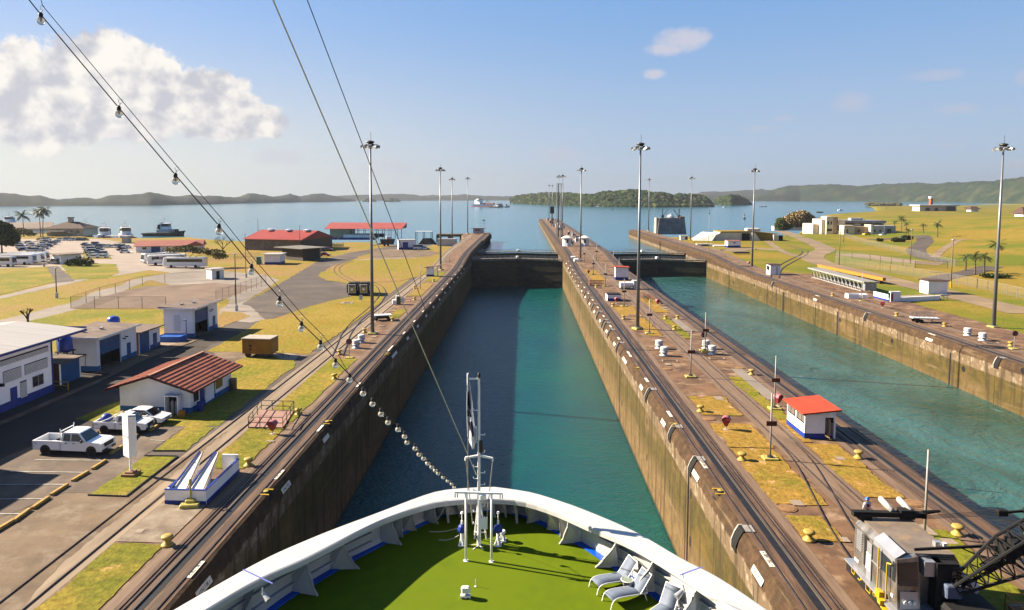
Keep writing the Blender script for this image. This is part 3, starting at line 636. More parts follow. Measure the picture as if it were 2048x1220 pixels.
def island(px0,px1,top,base,wid,n,seed,label):
    # wooded island: low ground plus hundreds of separate crowns merged as one canopy
    root=ridge('island_ground',[(a,b+6) for a,b in top],base,6,wid,2,.02,M_forest,seed)
    q=random.Random(seed); mb=MB()
    for i in range(n):
        px=px0+(px1-px0)*q.random(); t=q.random()**1.3; sh=G(px,interp(base,px),LZ); d=sh-CAM; d.z=0; dist=d.length; d.normalize()
        rd=D(px,interp(top,px),1)-CAM; hr=math.hypot(rd.x,rd.y); hz=CAMZ+rd.z/hr*(dist+wid*.6)
        r=q.uniform(3.5,8.5); z=LZ+(hz-LZ)*math.sin(t*PI/2)**.75-r*.9+q.uniform(-3,3.2); z=max(z,LZ+2)
        c=d*(dist+3+wid*.6*t); mb.ico((c.x,c.y,z),r,1.1,1.1,.85,.22,mi=q.choice((0,0,0,1,1,2)),sub=1,seed=q.random())
    o=mb.build('island_forest',[mat('crown_mid',(.035,.062,.016),(.022,.04,.011),.15,.9,space='world',spec=.1),mat('crown_dark',(.018,.034,.012),(.011,.022,.008),.15,.9,space='world',spec=.1),mat('crown_olive',(.085,.095,.03),(.055,.065,.02),.15,.9,space='world',spec=.1)])
    tag(o,label,'forest',kind='stuff'); return o
island(1022,1424,[(1021,396),(1032,391),(1050.6,388.6),(1070,386.5),(1095,385),(1131.6,385),(1170,387),(1185,389),(1209,381.8),(1234.6,381.8),(1262,377.5),(1288,380.7),(1305,385),(1324,384),(1345,389),(1358,386.5),(1384,388),(1407,391.4),(1418,399),(1424,408)],[(1021,407),(1100,410),(1180,413.5),(1309,414.8),(1424,413.8)],230,3000,3,'long wooded island with dense green tree canopy in the lake beyond the centre wall')
island(1429,1500,[(1429,402),(1437,395),(1458,389),(1475,390),(1492,397),(1500,405)],[(1429,408.5),(1460,411),(1500,410)],90,420,4,'small round wooded islet just right of the long island')
for a,b,t,s in ((726,751,395,8),(769,800,394,9)):
    island(a,b,[(a,401),((a+b)/2,t),(b,401)],[(a,403.5),(b,403.5)],120,60,s,'tiny hazy wooded islet %s in the lake near the far shore'%('left of the first lamp mast' if s==8 else 'just right of the first lamp mast'))
# brown bushes on the spit by the right shore
q=random.Random(5); mb=MB()
for i in range(150):
    px=q.uniform(1735,1800); g=G(px,q.uniform(409,413),-1); r=q.uniform(4,8); mb.ico((g.x,g.y,r*.5),r,1.2,1.2,.6,.25,mi=q.choice((0,1)),sub=1,seed=i)
tag(mb.build('shore_scrub',[mat('scrub_brown',(.16,.12,.06),(.10,.08,.04),.1,.9,space='world'),mat('scrub_green',(.09,.11,.03),(.06,.08,.02),.1,.9,space='world')]),'brown scrub covering the far spit at the lake edge','scrub',kind='stuff')
# ---------- haze ----------
mb=MB(); mb.box((0,4200,(260-31)/2-.0),(18000,9800,260+31)); hz_=mb.build('haze',bpy.data.materials.new('haze')); hz_.data.polygons.foreach_set('use_smooth',[False]*6)
hm=hz_.data.materials[0]; hm.use_nodes=True; hm.node_tree.nodes.clear(); ho=hm.node_tree.nodes.new('ShaderNodeOutputMaterial'); pv=hm.node_tree.nodes.new('ShaderNodeVolumePrincipled'); hm.node_tree.links.new(pv.outputs[0],ho.inputs['Volume'])
pv.inputs['Color'].default_value=(.34,.38,.45,1); pv.inputs['Density'].default_value=0.9e-4; pv.inputs['Anisotropy'].default_value=.25
tag(hz_,kind='stuff'); hz_['label']='thin pale haze over the lake and far hills'; hz_['category']='haze'
# ---------- the ship's bow ----------
TZ=CAMZ-14.6
def dz_(y): return CAMZ-(15.9+max(34.6-y,0)*.07)
def GD(px,py):
    z=6.0
    for _ in range(20): p=G(px,py,z); z=dz_(p.y)
    return Vector((p.x,p.y,z))
def GT(px,py): return G(px,py,TZ)
M_hull=mat('hull_white',(.44,.44,.43),(.375,.375,.37),.5,.32,spec=.5,c3=(.34,.335,.325),s3=.7,w3=.68,coat=.2)
M_turf=mat('green_deck',(.16,.235,.001),(.132,.20,.001),1.5,.8,c3=(.16,.23,.001),s3=.25,w3=.5,bump=.004,bs=60,spec=.12)
M_dblue=mat('deck_blue',(.004,.10,.62),(.004,.08,.5),1,.4)
ship=thing('cruise_ship_bow','white ship bow with green deck pointing up the main lock chamber','ship',(-2.1,20,TZ-8))
def sp(name,mb,m,smooth=False,parent=None):
    o=mb.build(name,m,parent or ship,smooth)
    if (parent or ship) is ship: o.location=-Vector(ship.location)
    else: pass
    return o
outp=[(480,1142.5),(622,1075),(759,1023),(861,985),(911,976.5),(975,972.5),(994,973),(1060,983),(1115,999),(1174,1020),(1267,1060),(1361,1114),(1464,1170)]
inp=[(480,1180),(622,1112),(759,1042),(861,1007.5),(911.7,1000),(960,997.5),(1000,997.8),(1050,1003),(1110,1022),(1185,1055),(1267,1090),(1361,1146.6),(1464,1219)]
basp=[(536,1220),(618,1166.6),(703,1116),(754,1089),(795,1067),(840,1047),(861,1036),(896,1024),(960,1018.5),(1020,1021),(1089,1046),(1115,1060),(1167,1088),(1206,1113.7),(1256,1149),(1333,1203),(1354,1219)]
def ext_(c,tl,tr): return [Vector(v) for v in tl]+c+[Vector(v) for v in tr]
co=ext_([GT(*p) for p in outp],[(-18.1,-45,TZ),(-18.1,2,TZ),(-16.4,12,TZ),(-14.2,19,TZ)],[(10.0,21.5,TZ),(12,15,TZ),(13.4,7,TZ),(13.7,0,TZ),(13.7,-45,TZ)])
ci=ext_([GT(*p) for p in inp],[(-17.2,-45,TZ),(-17.2,2,TZ),(-15.4,12,TZ),(-13.2,18.5,TZ)],[(9.0,20.5,TZ),(11,14.5,TZ),(12.5,7,TZ),(12.8,0,TZ),(12.8,-45,TZ)])
cb_=ext_([GD(*p) for p in basp],[(-17.4,-45,0),(-17.4,2,0),(-15.6,12,0),(-13.3,19,0)],[(8.6,22,0),(10.9,15,0),(12.6,7,0),(13,0,0),(13,-45,0)])
for v in cb_: v.z=dz_(v.y)
def resamp(c,n=96):
    c=smooth(c,6); L_=[0]
    for a,b in zip(c[:-1],c[1:]): L_.append(L_[-1]+(b-a).length)
    out=[];k=0
    for i in range(n+1):
        s=L_[-1]*i/n
        while k<len(L_)-2 and L_[k+1]<s: k+=1
        t=(s-L_[k])/max(1e-9,L_[k+1]-L_[k]); out.append(c[k].lerp(c[k+1],t))
    return out
# parametrise all curves by the angle about the deck centre so they match point for point
def byang(c,n=150):
    c=smooth(c,8); ctr=Vector((-2.0,17,0)); an=[math.atan2(p.x-ctr.x,p.y-ctr.y) for p in c]; out=[]
    for i in range(n+1):
        a=-2.6+5.2*i/n; 
        for k in range(len(c)-1):
            if (an[k]-a)*(an[k+1]-a)<=0 and an[k]!=an[k+1]:
                t=(a-an[k])/(an[k+1]-an[k]); out.append(c[k].lerp(c[k+1],t)); break
        else: out.append(c[0 if a<0 else -1].copy())
    return out
O_=byang(co);I_=byang(ci);B_=byang(cb_)
def loft(rows,name,m,smooth_=True,par=None):
    n=len(rows[0]); vs=[tuple(v) for r in rows for v in r]; fs=[]
    for k in range(len(rows)-1):
        for i in range(n-1): fs.append((k*n+i,k*n+i+1,(k+1)*n+i+1,(k+1)*n+i))
    mb=MB(); mb.add(vs,fs); return sp(name,mb,m,smooth_,par)
up=lambda r,z: [v+Vector((0,0,z)) for v in r]
mixr=lambda a,b,t: [x.lerp(y,t) for x,y in zip(a,b)]
capc=[v.copy() for v in O_]
loft([up(O_,-.10),up(mixr(O_,I_,.03),-.015),mixr(O_,I_,.08),mixr(O_,I_,.93),up(mixr(O_,I_,.985),-.03),up(I_,-.09),up(I_,-.26),up(mixr(I_,O_,.08),-.27)],'rail_cap',M_hull,False)
wallt=mixr(O_,I_,.35)
loft([up(wallt,-.05),mixr(up(wallt,-.05),B_,.5),up(B_,.0)],'bulwark',M_hull,False)
hulb=[Vector((-2.1+(v.x+2.1)*.62,v.y*.80 if v.y>0 else v.y,-12)) for v in O_]
loft([up(O_,-.10),up(O_,-1.2),mixr(O_,hulb,.35),hulb],'hull',M_hull)
# blue waterway, then the green deck
inn=[]
for i,v in enumerate(B_):
    a=B_[max(i-1,0)];b=B_[min(i+1,len(B_)-1)]; d=(b-a); d.z=0
    if d.length<1e-4: inn.append(v.copy()); continue
    d.normalize(); nn=Vector((d.y,-d.x,0)); w=v+nn*.30; w.z=dz_(w.y)+.0; inn.append(w)
loft([up(B_,.075),up(inn,.075),up(inn,.0)],'waterway',M_dblue,False)
dv=[v for v in B_]; mb=MB(); n=len(dv); vs=[];fs=[]
for i in range(n): 
    v=dv[i]; c=Vector((-2.1+(v.x+2.1)*.02,v.y*.999,0)); c.z=dz_(c.y)+.02; vs+=[(v.x,v.y,dz_(v.y)+.02),tuple(c)]
for i in range(n-1): fs.append((2*i,2*i+1,2*i+3,2*i+2))
mb.add(vs,fs)
# deck as rows across the ship
ysd=[-44+i*.5 for i in range(int((35.4+44)/.5))]; pl=[(v.x,v.y) for v in dv]
def span(y):
    xs=[]
    for (a,b),(c,d) in zip(pl[:-1],pl[1:]):
        if (b-y)*(d-y)<0: xs.append(a+(c-a)*(y-b)/(d-b))
    return (min(xs),max(xs)) if len(xs)>1 else None
vs=[];fs=[];k=0
for y in ysd:
    s=span(y)
    if s is None: continue
    for t in range(9): vs.append((s[0]+(s[1]-s[0])*t/8,y,dz_(y)+.02))
    k+=1
for j in range(k-1):
    for t in range(8): a=j*9+t; fs.append((a,a+1,a+10,a+9))
mb=MB(); mb.add(vs,fs); sp('deck',mb,M_turf)
# stringers along the bulwark and the knee brackets
def rib(t,w=.16):
    a=mixr(up(wallt,-.05),B_,t); aa=[]
    for i,v in enumerate(a):
        p=a[max(i-1,0)];q_=a[min(i+1,len(a)-1)]; d=q_-p; d.z=0
        if d.length<1e-4: aa.append(v.copy()); continue
        d.normalize(); aa.append(v+Vector((d.y,-d.x,0))*w)
    sel=[i for i,v in enumerate(a) if v.y>10 and not (-6.9<v.x<3.4)]
    for grp in ([i for i in sel if a[i].x<0],[i for i in sel if a[i].x>0]):
        if len(grp)>1: loft([[a[i] for i in grp],[aa[i] for i in grp],[aa[i]+Vector((0,0,-.05)) for i in grp]],'stringer',M_hull,False)
rib(.42); rib(.72)
def bracket(tip,foot,head,th=.05,curve=.05):
    # tip: on the deck inboard, foot: wall base, head: under the cap lip
    T_=Vector(tip);Fo=Vector(foot);H_=Vector(head); d=(T_-Fo); d.z=0; n=Vector((-d.y,d.x,0)).normalized()*th/2
    mid=T_.lerp(H_,.5)+ (Fo-T_.lerp(H_,.5))*curve; m1=T_.lerp(mid,.5)+(Fo-T_)*curve*.5; 
    pr=[Fo,T_,T_.lerp(mid,.45)+(Fo-T_)*.05,mid,mid.lerp(H_,.6)+(Fo-mid)*.05,H_,Vector((Fo.x+(wall_in(Fo)).x,Fo.y+(wall_in(Fo)).y,H_.z))]
    k=len(pr); mb=MB(); vs=[p+n for p in pr]+[p-n for p in pr]; fs=[tuple(range(k)),tuple(range(2*k-1,k-1,-1))]+[(i,k+i,k+(i+1)%k,(i+1)%k) for i in range(k)]
    mb.add(vs,fs)
    e=n*2.2
    for a,b in zip(pr[1:5],pr[2:6]): 
        mb.add([a+e,a-e,b-e,b+e,a+e+(b-a).cross(n).normalized()*.03,a-e+(b-a).cross(n).normalized()*.03,b-e+(b-a).cross(n).normalized()*.03,b+e+(b-a).cross(n).normalized()*.03],[(0,1,2,3),(7,6,5,4),(0,4,5,1),(2,6,7,3)])
    sp('bracket',mb,M_hull)
def wall_in(Fo):
    # offset from the wall foot to the wall top at the same place
    k=min(range(len(B_)),key=lambda i:(B_[i]-Fo).length); v=wallt[k]-B_[k]; return Vector((v.x*.92,v.y*.92,0))
def near(curve,p): 
    k=min(range(len(curve)),key=lambda i:(Vector((curve[i].x-p.x,curve[i].y-p.y))).length); return curve[k]
br=[((636,1193),(584,1191)),((720,1139),(667,1139)),((804,1091),(757,1091)),((806,1076),(780,1071)),((834,1062),(812,1060)),((877,1049),(843,1048)),((875,1041),(875,1030)),((897,1047),(897,1026)),((921,1036),(921,1021)),((990,1036),(990,1018)),((1012,1036),(1012,1020)),((1034,1048),(1034,1024)),((1057,1044),(1057,1030)),((1053,1048),(1080,1047)),((1092,1060),(1112,1060)),((1120,1075),(1140,1073)),((1118,1089),(1163,1089)),((1190,1136),(1236,1134)),((1256,1187),(1318,1187)),((470,1254),(500,1252)),((360,1330),(400,1325)),((1340,1262),(1395,1262))]
for tp,ft in br:
    T_=GD(*tp);Fo=GD(*ft); Fo=near(B_,Fo).copy(); hp=near(I_,Fo).copy()
    if (T_-Fo).length<.45: T_=Fo+(T_-Fo).normalized()*.5
    H_=hp+(Fo-hp)*.04; H_.z=TZ-.28; T_.z=dz_(T_.y)+.03; Fo=Vector((Fo.x,Fo.y,dz_(Fo.y)+.03)); bracket(T_,Fo,H_)
# expansion seams on the cap
for a,b in (((486,1139),(545,1167)),((1359,1150),(1404,1134))):
    p=GT(*a)+Vector((0,0,.004));q=GT(*b)+Vector((0,0,.004)); d=(q-p).normalized(); n=Vector((-d.y,d.x,0))*.035; mb=MB(); mb.add([p-n,q-n,q+n,p+n],[(0,1,2,3)]); sp('cap_seam',mb,mat('seam_blue',(.12,.15,.45),(.1,.12,.4),2,.5))
# flood lights under the cap
for a,b in ((525,1170),(1366,1164)):
    p=GT(a,b); p.z-=.25; mb=MB(); mb.tube(p+Vector((0,0,.15)),p+Vector((.05,-.1,-.1)),.03); s=1 if a<960 else -1
    mb.tube(p+Vector((0,0,-.08)),p+Vector((.28*s,-.18,-.26)),.07,.13,12); sp('flood_light',mb,mat('light_shell',(.7,.72,.74),(.6,.62,.64),3,.3,metal=.3))
# ---------- bow mast ----------
st=GD(958,1090); sc0=(st-CAM).dot(FW)/F; M_mast=mat('mast_white',(.78,.78,.76),(.70,.70,.68),3,.4)
mast=thing('bow_mast','slender white steel mast with crossbar and footing at the bow centre','mast',st)
def mp(name,fn,m=M_mast,par=None,sm=False):
    mb=MB(); fn(mb); return mb.build(name,m,par or mast,sm)
Z=lambda py,px=958: (1090-py)*sc0/math.cos(TH)*1.0
def X(px,py=900): return (px-958)*sc0
mp('pole',lambda m:(m.tube((0,0,0),(0,0,Z(980)),.10,.085,12),m.tube((0,0,Z(980)),(0,0,Z(752)),.07,.05,10)))
mp('foot_gusset',lambda m:[m.prism([(0,-.02),(.5,-.02),(.5,.02),(0,.02)],0,.02,M=Matrix.Rotation(a,4,'Z')) or m.add([(0,-.02,0),(.48,-.02,0),(.1,-.02,1.0),(0,-.02,1.0),(0,.02,0),(.48,.02,0),(.1,.02,1.0),(0,.02,1.0)],[(0,1,2,3),(7,6,5,4),(0,4,5,1),(1,5,6,2),(2,6,7,3)],M=Matrix.Rotation(a,4,'Z')) for a in (0,1.05,2.1,3.14,4.2,5.2)])
mp('crossbar',lambda m:(m.bar((X(931),0,Z(912)),(0,0,Z(907)),.09,.08),m.bar((X(985),0,Z(912)),(0,0,Z(907)),.09,.08),m.tube((X(931),0,Z(912)),(X(931),0,Z(918)),.04),m.tube((X(985),0,Z(912)),(X(985),0,Z(918)),.04)))
mp('flag_arm',lambda m:m.tube((X(937),0,Z(753)),(X(958),0,Z(753)),.045,.045))
mp('top_lamp',lambda m:m.lathe([(.05,0),(.07,.05),(.07,.2),(.04,.26),(0,.28)],(0,0,Z(752)),10),M_dark)
mp('step',lambda m:[(m.tube((0,0,Z(y)),((.26 if k%2 else -.26),0,Z(y)),.022),m.tube(((.26 if k%2 else -.26),0,Z(y)),((.26 if k%2 else -.26),0,Z(y)+.08),.022)) for k,y in enumerate((816,865,880,900,930,942,954,966,978,1010,1022,1034,1046))])
mp('signal_lamp',lambda m:[m.lathe([(.05,0),(.09,.04),(.09,.22),(.05,.26)],(.1,-.08,Z(y)),10) for y in (900,893,886)],M_dark)
mp('stay_leg',lambda m:(m.tube((X(947),.5,0.02),(0,0,Z(985)),.035),m.tube((X(972),.5,.02),(0,0,Z(985)),.035),m.bar((X(947),.3,Z(1070)),(X(972),.3,Z(1070)),.04,.04)))
mp('gusset_plate',lambda m:(m.box((.22,0,Z(1045)),(.35,.05,.55)),m.box((.18,.02,Z(990)),(.3,.3,.22),bev=.03)))
def rig(name,label,pts,r,m,cat='cable',grp=None):
    mb=MB(); p0=Vector(pts[0]); mb.path([Vector(p)-p0 for p in pts],r,6); o=mb.build(name,m,loc=p0); tag(o,label,cat,grp); return o
# goal-post frame behind the mast (two tall poles and beam)
pa=GD(932,1122);pb=GD(983,1122); fr=thing('gantry_frame','white goal shaped pole frame on the green deck just behind the mast','pole frame',((pa.x+pb.x)/2,pa.y,pa.z))
hx=(pb.x-pa.x)/2; hh=(1122-981)*((pa-CAM).dot(FW))/F/math.cos(TH)
mb=MB(); mb.tube((-hx,0,0),(-hx,0,hh),.055,.045,10); mb.build('post',M_mast,fr,True); mb=MB(); mb.tube((hx,0,0),(hx,0,hh),.055,.045,10); mb.build('post',M_mast,fr,True)
mb=MB(); mb.bar((-hx-.5,0,hh),(hx+.5,0,hh),.1,.08); mb.build('beam',M_mast,fr)
mb=MB(); [mb.box((s*(hx+.38+k*.1),0,hh-.16),(.04,.05,.16)) for s in (-1,1) for k in (0,1)]; mb.build('pulley',M_dark,fr)
mb=MB(); mb.lathe([(.12,0),(.12,.03),(.03,.04)],(-hx,0,0),10); mb.lathe([(.12,0),(.12,.03),(.03,.04)],(hx,0,0),10); mb.build('foot',M_mast,fr)
for px,s in ((932,'left'),(985,'right')):
    p=mast.location+Vector((X(px),0,Z(918))); q_=mast.location+Vector((X(945 if px<950 else 972),.1,Z(1050)))
    rig('halyard','thin pale line hanging from the %s end of the mast crossbar'%s,[p,q_],.022,mat('rope',(.6,.56,.48),(.5,.46,.4),20,.9))
M_rope=MATS['rope']
rig('halyard','vertical halyard running up from the deck to the flag top',[mast.location+Vector((X(935),.05,Z(1000))),mast.location+Vector((X(937),.05,Z(760)))],.015,M_rope)
# flag
M_flag=mat('flag_white',(.76,.76,.82),(.70,.70,.78),1,.8); M_flagb=mat('flag_black',(.012,.013,.03),(.02,.02,.05),1,.8)
fl=thing('flag','limp white flag with dark emblem hanging left of the mast top','flag',mast.location+Vector((X(937),0,0)))
def cloth(rows,m,name,dy=0,par=fl):
    vs=[];fs=[];n=9
    for (py,xa,xb) in rows:
        for k in range(n):
            t=k/(n-1); vs.append((X(xa+(xb-xa)*t)-X(937),.09*math.sin(t*7+py*.03)+dy,Z(py)))
    for j in range(len(rows)-1):
        for k in range(n-1): a=j*n+k; fs.append((a,a+1,a+n+1,a+n))
    mb=MB(); mb.add(vs,fs); o=mb.build(name,m,par,True); sm=o.modifiers.new('s','SOLIDIFY'); sm.thickness=.012; return o
cloth([(742,935,938),(752,935,938.5),(765,935,941),(780,934.5,943),(800,934,945),(820,934,946),(840,934,948),(855,934.5,951),(870,935,952),(882,939,951),(893,944,948)],M_flag,'cloth')
cloth([(776,935.5,938.5),(790,935.5,940),(802,936,941.5),(812,939,942)],M_flagb,'emblem',-.14); cloth([(812,935,937),(816,935,940),(825,935,943),(827,936,943.5)],M_flagb,'emblem',-.14)
cloth([(836,937,944),(845,939,946),(856,941,947),(866,944,948)],M_flagb,'emblem',-.14)
cloth([(850,951,952.5),(870,952,953.5),(878,952,953)],M_flag,'hem',.03)
# cables
def cab(name,label,a,b,r,m,da,db,sag=0,cat='cable'):
    A=D(a[0],a[1],da);Bv=D(b[0],b[1],db); pts=[]
    for i in range(25):
        t=i/24; p=A.lerp(Bv,t); p.z-=sag*4*t*(1-t); pts.append(p)
    return rig(name,label,pts,r,m,cat)
M_wire=mat('black_wire',(.012,.012,.013),(.02,.018,.016),30,.5); M_wirew=mat('white_wire',(.62,.60,.56),(.5,.48,.45),30,.5)
dm=(mast.location-CAM).dot(FW)
cab('forestay','long pale forestay wire running from the top of the frame down to the mast',(541,-12),(953,950),.018,M_wirew,14,dm)
cab('wire_rope','thin black wire right of the forestay running down over the left wall',(610,-12),(890,722),.011,M_wire,14,26)
cab('wire_rope','faint thin wire ending on the rail cap left of the mast',(890,722),(858,985),.006,M_wire,26,33)
# strings of bulbs
bul=[(82,42),(238,228),(351,362),(438,463),(503,543),(559,607),(603,657),(641,694),(671,730),(699,760),(726,787),(745,808),(762,828),(776,845),(796,859),(809,873),(814,885),(830,897),(838,909),(847,917),(855,927),(863,934),(870,941),(876,947),(886,955),(895,962),(903,968),(908,975)]
deps=[]; 
for i in range(len(bul)): t=i/(len(bul)-1); deps.append(13.0*(1/(1-(1-13.0/32)*(min(1,(i/27)**.97)))))
def bd(i):  # evenly spaced bulbs: depth from spacing
    return deps[i]
M_bulb=mat('bulb_glass',(.95,.90,.78),(.92,.86,.72),2,.05,trans=.75,spec=.6); M_fil=mat('bulb_filament',(.5,.36,.12),(.4,.3,.1),20,.4,metal=.5)
top=[];sup=[]
for i,(a,b) in enumerate(bul):
    d=bd(i); p=D(a,b,d); s=.075*(1 if i<12 else 1)
    t=thing('light_bulb','clear round bulb hanging over %s'%('the sky, topmost at the upper left' if i==0 else 'the big cloud' if i==1 else 'the sky just above the far hills' if i==2 else 'the lake water' if i==3 else 'the land beside the lock' if i<9 else 'the dark lock wall and water'),'light bulb',p,0,'bulbs on the festoon string')
    mb=MB(); mb.ico((0,0,0),s*1.02,sub=2); mb.build('glass',M_bulb,t,True)
    mb=MB(); mb.lathe([(s*.45,s*.75),(s*.5,s*1.0),(s*.55,s*1.7),(s*.3,s*2.1)],(0,0,0),10); mb.build('socket',M_dark,t,True)
    mb=MB(); mb.tube((0,0,s*.7),(0,0,-s*.1),s*.12,s*.16,6); mb.build('filament',M_fil,t)
    if i<8:
        mb=MB(); rr=s*.55
        for k in range(12): a0=2*PI*k/12;a1=2*PI*(k+1)/12; mb.tube((rr*math.cos(a0)+s*.5,0,s*3.2+rr*math.sin(a0)),(rr*math.cos(a1)+s*.5,0,s*3.2+rr*math.sin(a1)),s*.06,n=5)
        mb.tube((0,0,s*2),(s*.5,0,s*2.7),s*.12,n=6); mb.build('hanger_ring',M_grey,t)
    top.append(p+Vector((0,0,s*1.6)))
    if i<9: sup.append(p+Vector((s*.6,0,s*3.7)))
a0=D(52,-8,bd(0)*.98); a1=D(78,-14,bd(0)*.98)
rig('festoon_cable','black festoon cable that carries the round light bulbs',[a0]+top,.011,M_wire)
rig('messenger_wire','thin black messenger wire just above the upper festoon bulbs',[a1]+sup+[top[9]],.007,M_wire)
# ---------- writing helper ----------
def textmesh(s,size,name,m,par,M,ext=.004):
    c=bpy.data.curves.new('t','FONT'); c.body=s; c.size=size; c.align_x='CENTER'; c.align_y='CENTER'; c.extrude=ext
    o=bpy.data.objects.new('t',c); me=bpy.data.meshes.new_from_object(o); bpy.data.objects.remove(o); bpy.data.curves.remove(c)
    me.materials.clear(); me.materials.append(m); me.transform(M); me.name=name
    ob=bpy.data.objects.new(name,me); COL.objects.link(ob); ob.parent=par; return ob
# ---------- high lamp masts ----------
M_pole=mat('galvanised_pole',(.36,.38,.42),(.28,.30,.34),.5,.45,metal=.45); M_bulbs=mat('lamp_face',(.75,.76,.78),(.65,.66,.68),4,.25)
def make_mast():
    t=thing('lamp_mast','x','lamp mast'); mb=MB(); mb.tube((0,0,.3),(0,0,31),.32,.13,14); mb.build('pole',M_pole,t,True)
    mb=MB(); mb.box((0,0,.15),(1.5,1.5,.3),bev=.08); mb.build('footing',M_pyel,t)
    mb=MB(); mb.lathe([(.34,.3),(.5,.32),(.5,.4),(.34,.42)],n=14); mb.build('flange',M_pole,t)
    mb=MB(); mb.lathe([(.2,30.6),(.55,30.7),(.55,30.9),(.45,31.1),(.7,31.3),(.65,31.45),(.15,31.6)],n=12)
    for k in range(16): a=2*PI*k/16;b=2*PI*(k+1)/16; mb.tube((1.15*math.cos(a),1.15*math.sin(a),30.9),(1.15*math.cos(b),1.15*math.sin(b),30.9),.05,n=5)
    for k in range(4): a=2*PI*k/4; mb.tube((0,0,30.9),(1.15*math.cos(a),1.15*math.sin(a),30.9),.05,n=5)
    mb.build('lamp_ring',M_dark,t)
    for k in range(8):
        a=2*PI*k/8+.2; T_=Matrix.Translation((1.35*math.cos(a),1.35*math.sin(a),30.65))@Matrix.Rotation(a,4,'Z')@Matrix.Rotation(R(22),4,'Y')
        mb=MB(); mb.box((0,0,0),(.55,.62,.34),M=T_,top=.7); f=mb.build('floodlight',M_grey,t); mb=MB(); mb.box((0,0,-.19),(.5,.56,.05),M=T_); mb.build('lens',M_bulbs,f)
    mb=MB(); mb.tube((.1,0,31.5),(.1,0,32.9),.03,n=5); mb.build('lightning_rod',M_dark,t); return t
mast0=None
def lamp(p,label,sc_=1):
    global mast0
    if mast0 is None: mast0=make_mast(); mast0.location=p; mast0['label']=label; mast0['group']='tall lamp masts of the locks'; return mast0
    return dup(mast0,p,rnd.random()*1.5,label)
def at(px,py,z=0): g=G(px,py,z); return Vector((g.x,g.y,z))
lamp(at(745,668),'tall grey floodlight mast on the left bank, nearest and tallest looking left of the chamber')
lamp(at(1275,658),'tall floodlight mast rising from the centre wall, nearest of all on that wall')
lamp(at(1987,655),'tall floodlight mast on golden lawn at the far right of the photo')
def lampY(px,Y,z,label):
    X_=((px-1047)/F)*Y; lamp(Vector((X_,Y+.0622*X_,z)),label)
lamp(at(881.3,540),'floodlight mast beside the small shelter where the left wall track starts to climb')
lampY(905,338,.2,'floodlight mast behind the left ramp, third along the left bank')
lampY(936,395,2,'farthest floodlight mast on the left bank beside the low control hut')
lampY(1161.5,238,.8,'floodlight mast on the centre wall in front of the two white round roofed huts')
lampY(1117,360,2,'thin floodlight mast just left of the grey twin lattice tower')
lampY(1124.5,352,2,'thin floodlight mast just right of the grey twin lattice tower')
lampY(1098,640,2,'very distant floodlight mast near the tip of the centre wall, left one of two')
lampY(1104.5,655,2,'very distant floodlight mast near the tip of the centre wall, right one of two')
lamp(at(1504,535),'floodlight mast on the right bank near the small white kiosk')
lampY(1380.5,352,1,'floodlight mast right of the big white concrete block on the right bank')
lampY(1296.5,424,2,'distant floodlight mast at the tip of the right lock wall')
# ---------- twin lattice tower, signal board ----------
def lattice(root,x,w,h,name='lattice_column'):
    mb=MB()
    for sx in (-w/2,w/2):
        for sy in (-w/2,w/2): mb.tube((x+sx,sy,0),(x+sx,sy,h),.16,n=5)
    n=int(h/1.6)
    for k in range(n):
        a=h*k/n;b=h*(k+1)/n
        for s in (-1,1):
            mb.tube((x-w/2,s*w/2,a),(x+w/2,s*w/2,b),.07,n=4); mb.tube((x+s*w/2,-w/2,a),(x+s*w/2,w/2,b),.07,n=4); mb.tube((x-w/2,s*w/2,a),(x+w/2,s*w/2,a),.07,n=4)
    mb.build(name,M_pole,root)
tw=thing('lattice_tower','grey twin column lattice tower standing on the centre wall beyond the gates','tower',(18.2,355,2)); lattice(tw,-1.05,.9,27); lattice(tw,1.05,.9,27)
mb=MB(); mb.box((0,0,27.1),(3.4,1.4,.25)); mb.build('top_plate',M_pole,tw); mb=MB(); mb.tube((-.4,0,27.2),(-.4,0,33),.07,n=5); mb.build('antenna',M_grey,tw)
sb=thing('signal_board','black rectangular signal board on a dark post far out on the centre wall','signal',(20.3,500,2))
mb=MB(); mb.tube((0,0,0),(0,0,9),.5,.4,8); mb.build('post',M_dark,sb); mb=MB(); mb.box((0,0,11.3),(2.9,.5,5),bev=.1); mb.build('board',M_dark,sb)
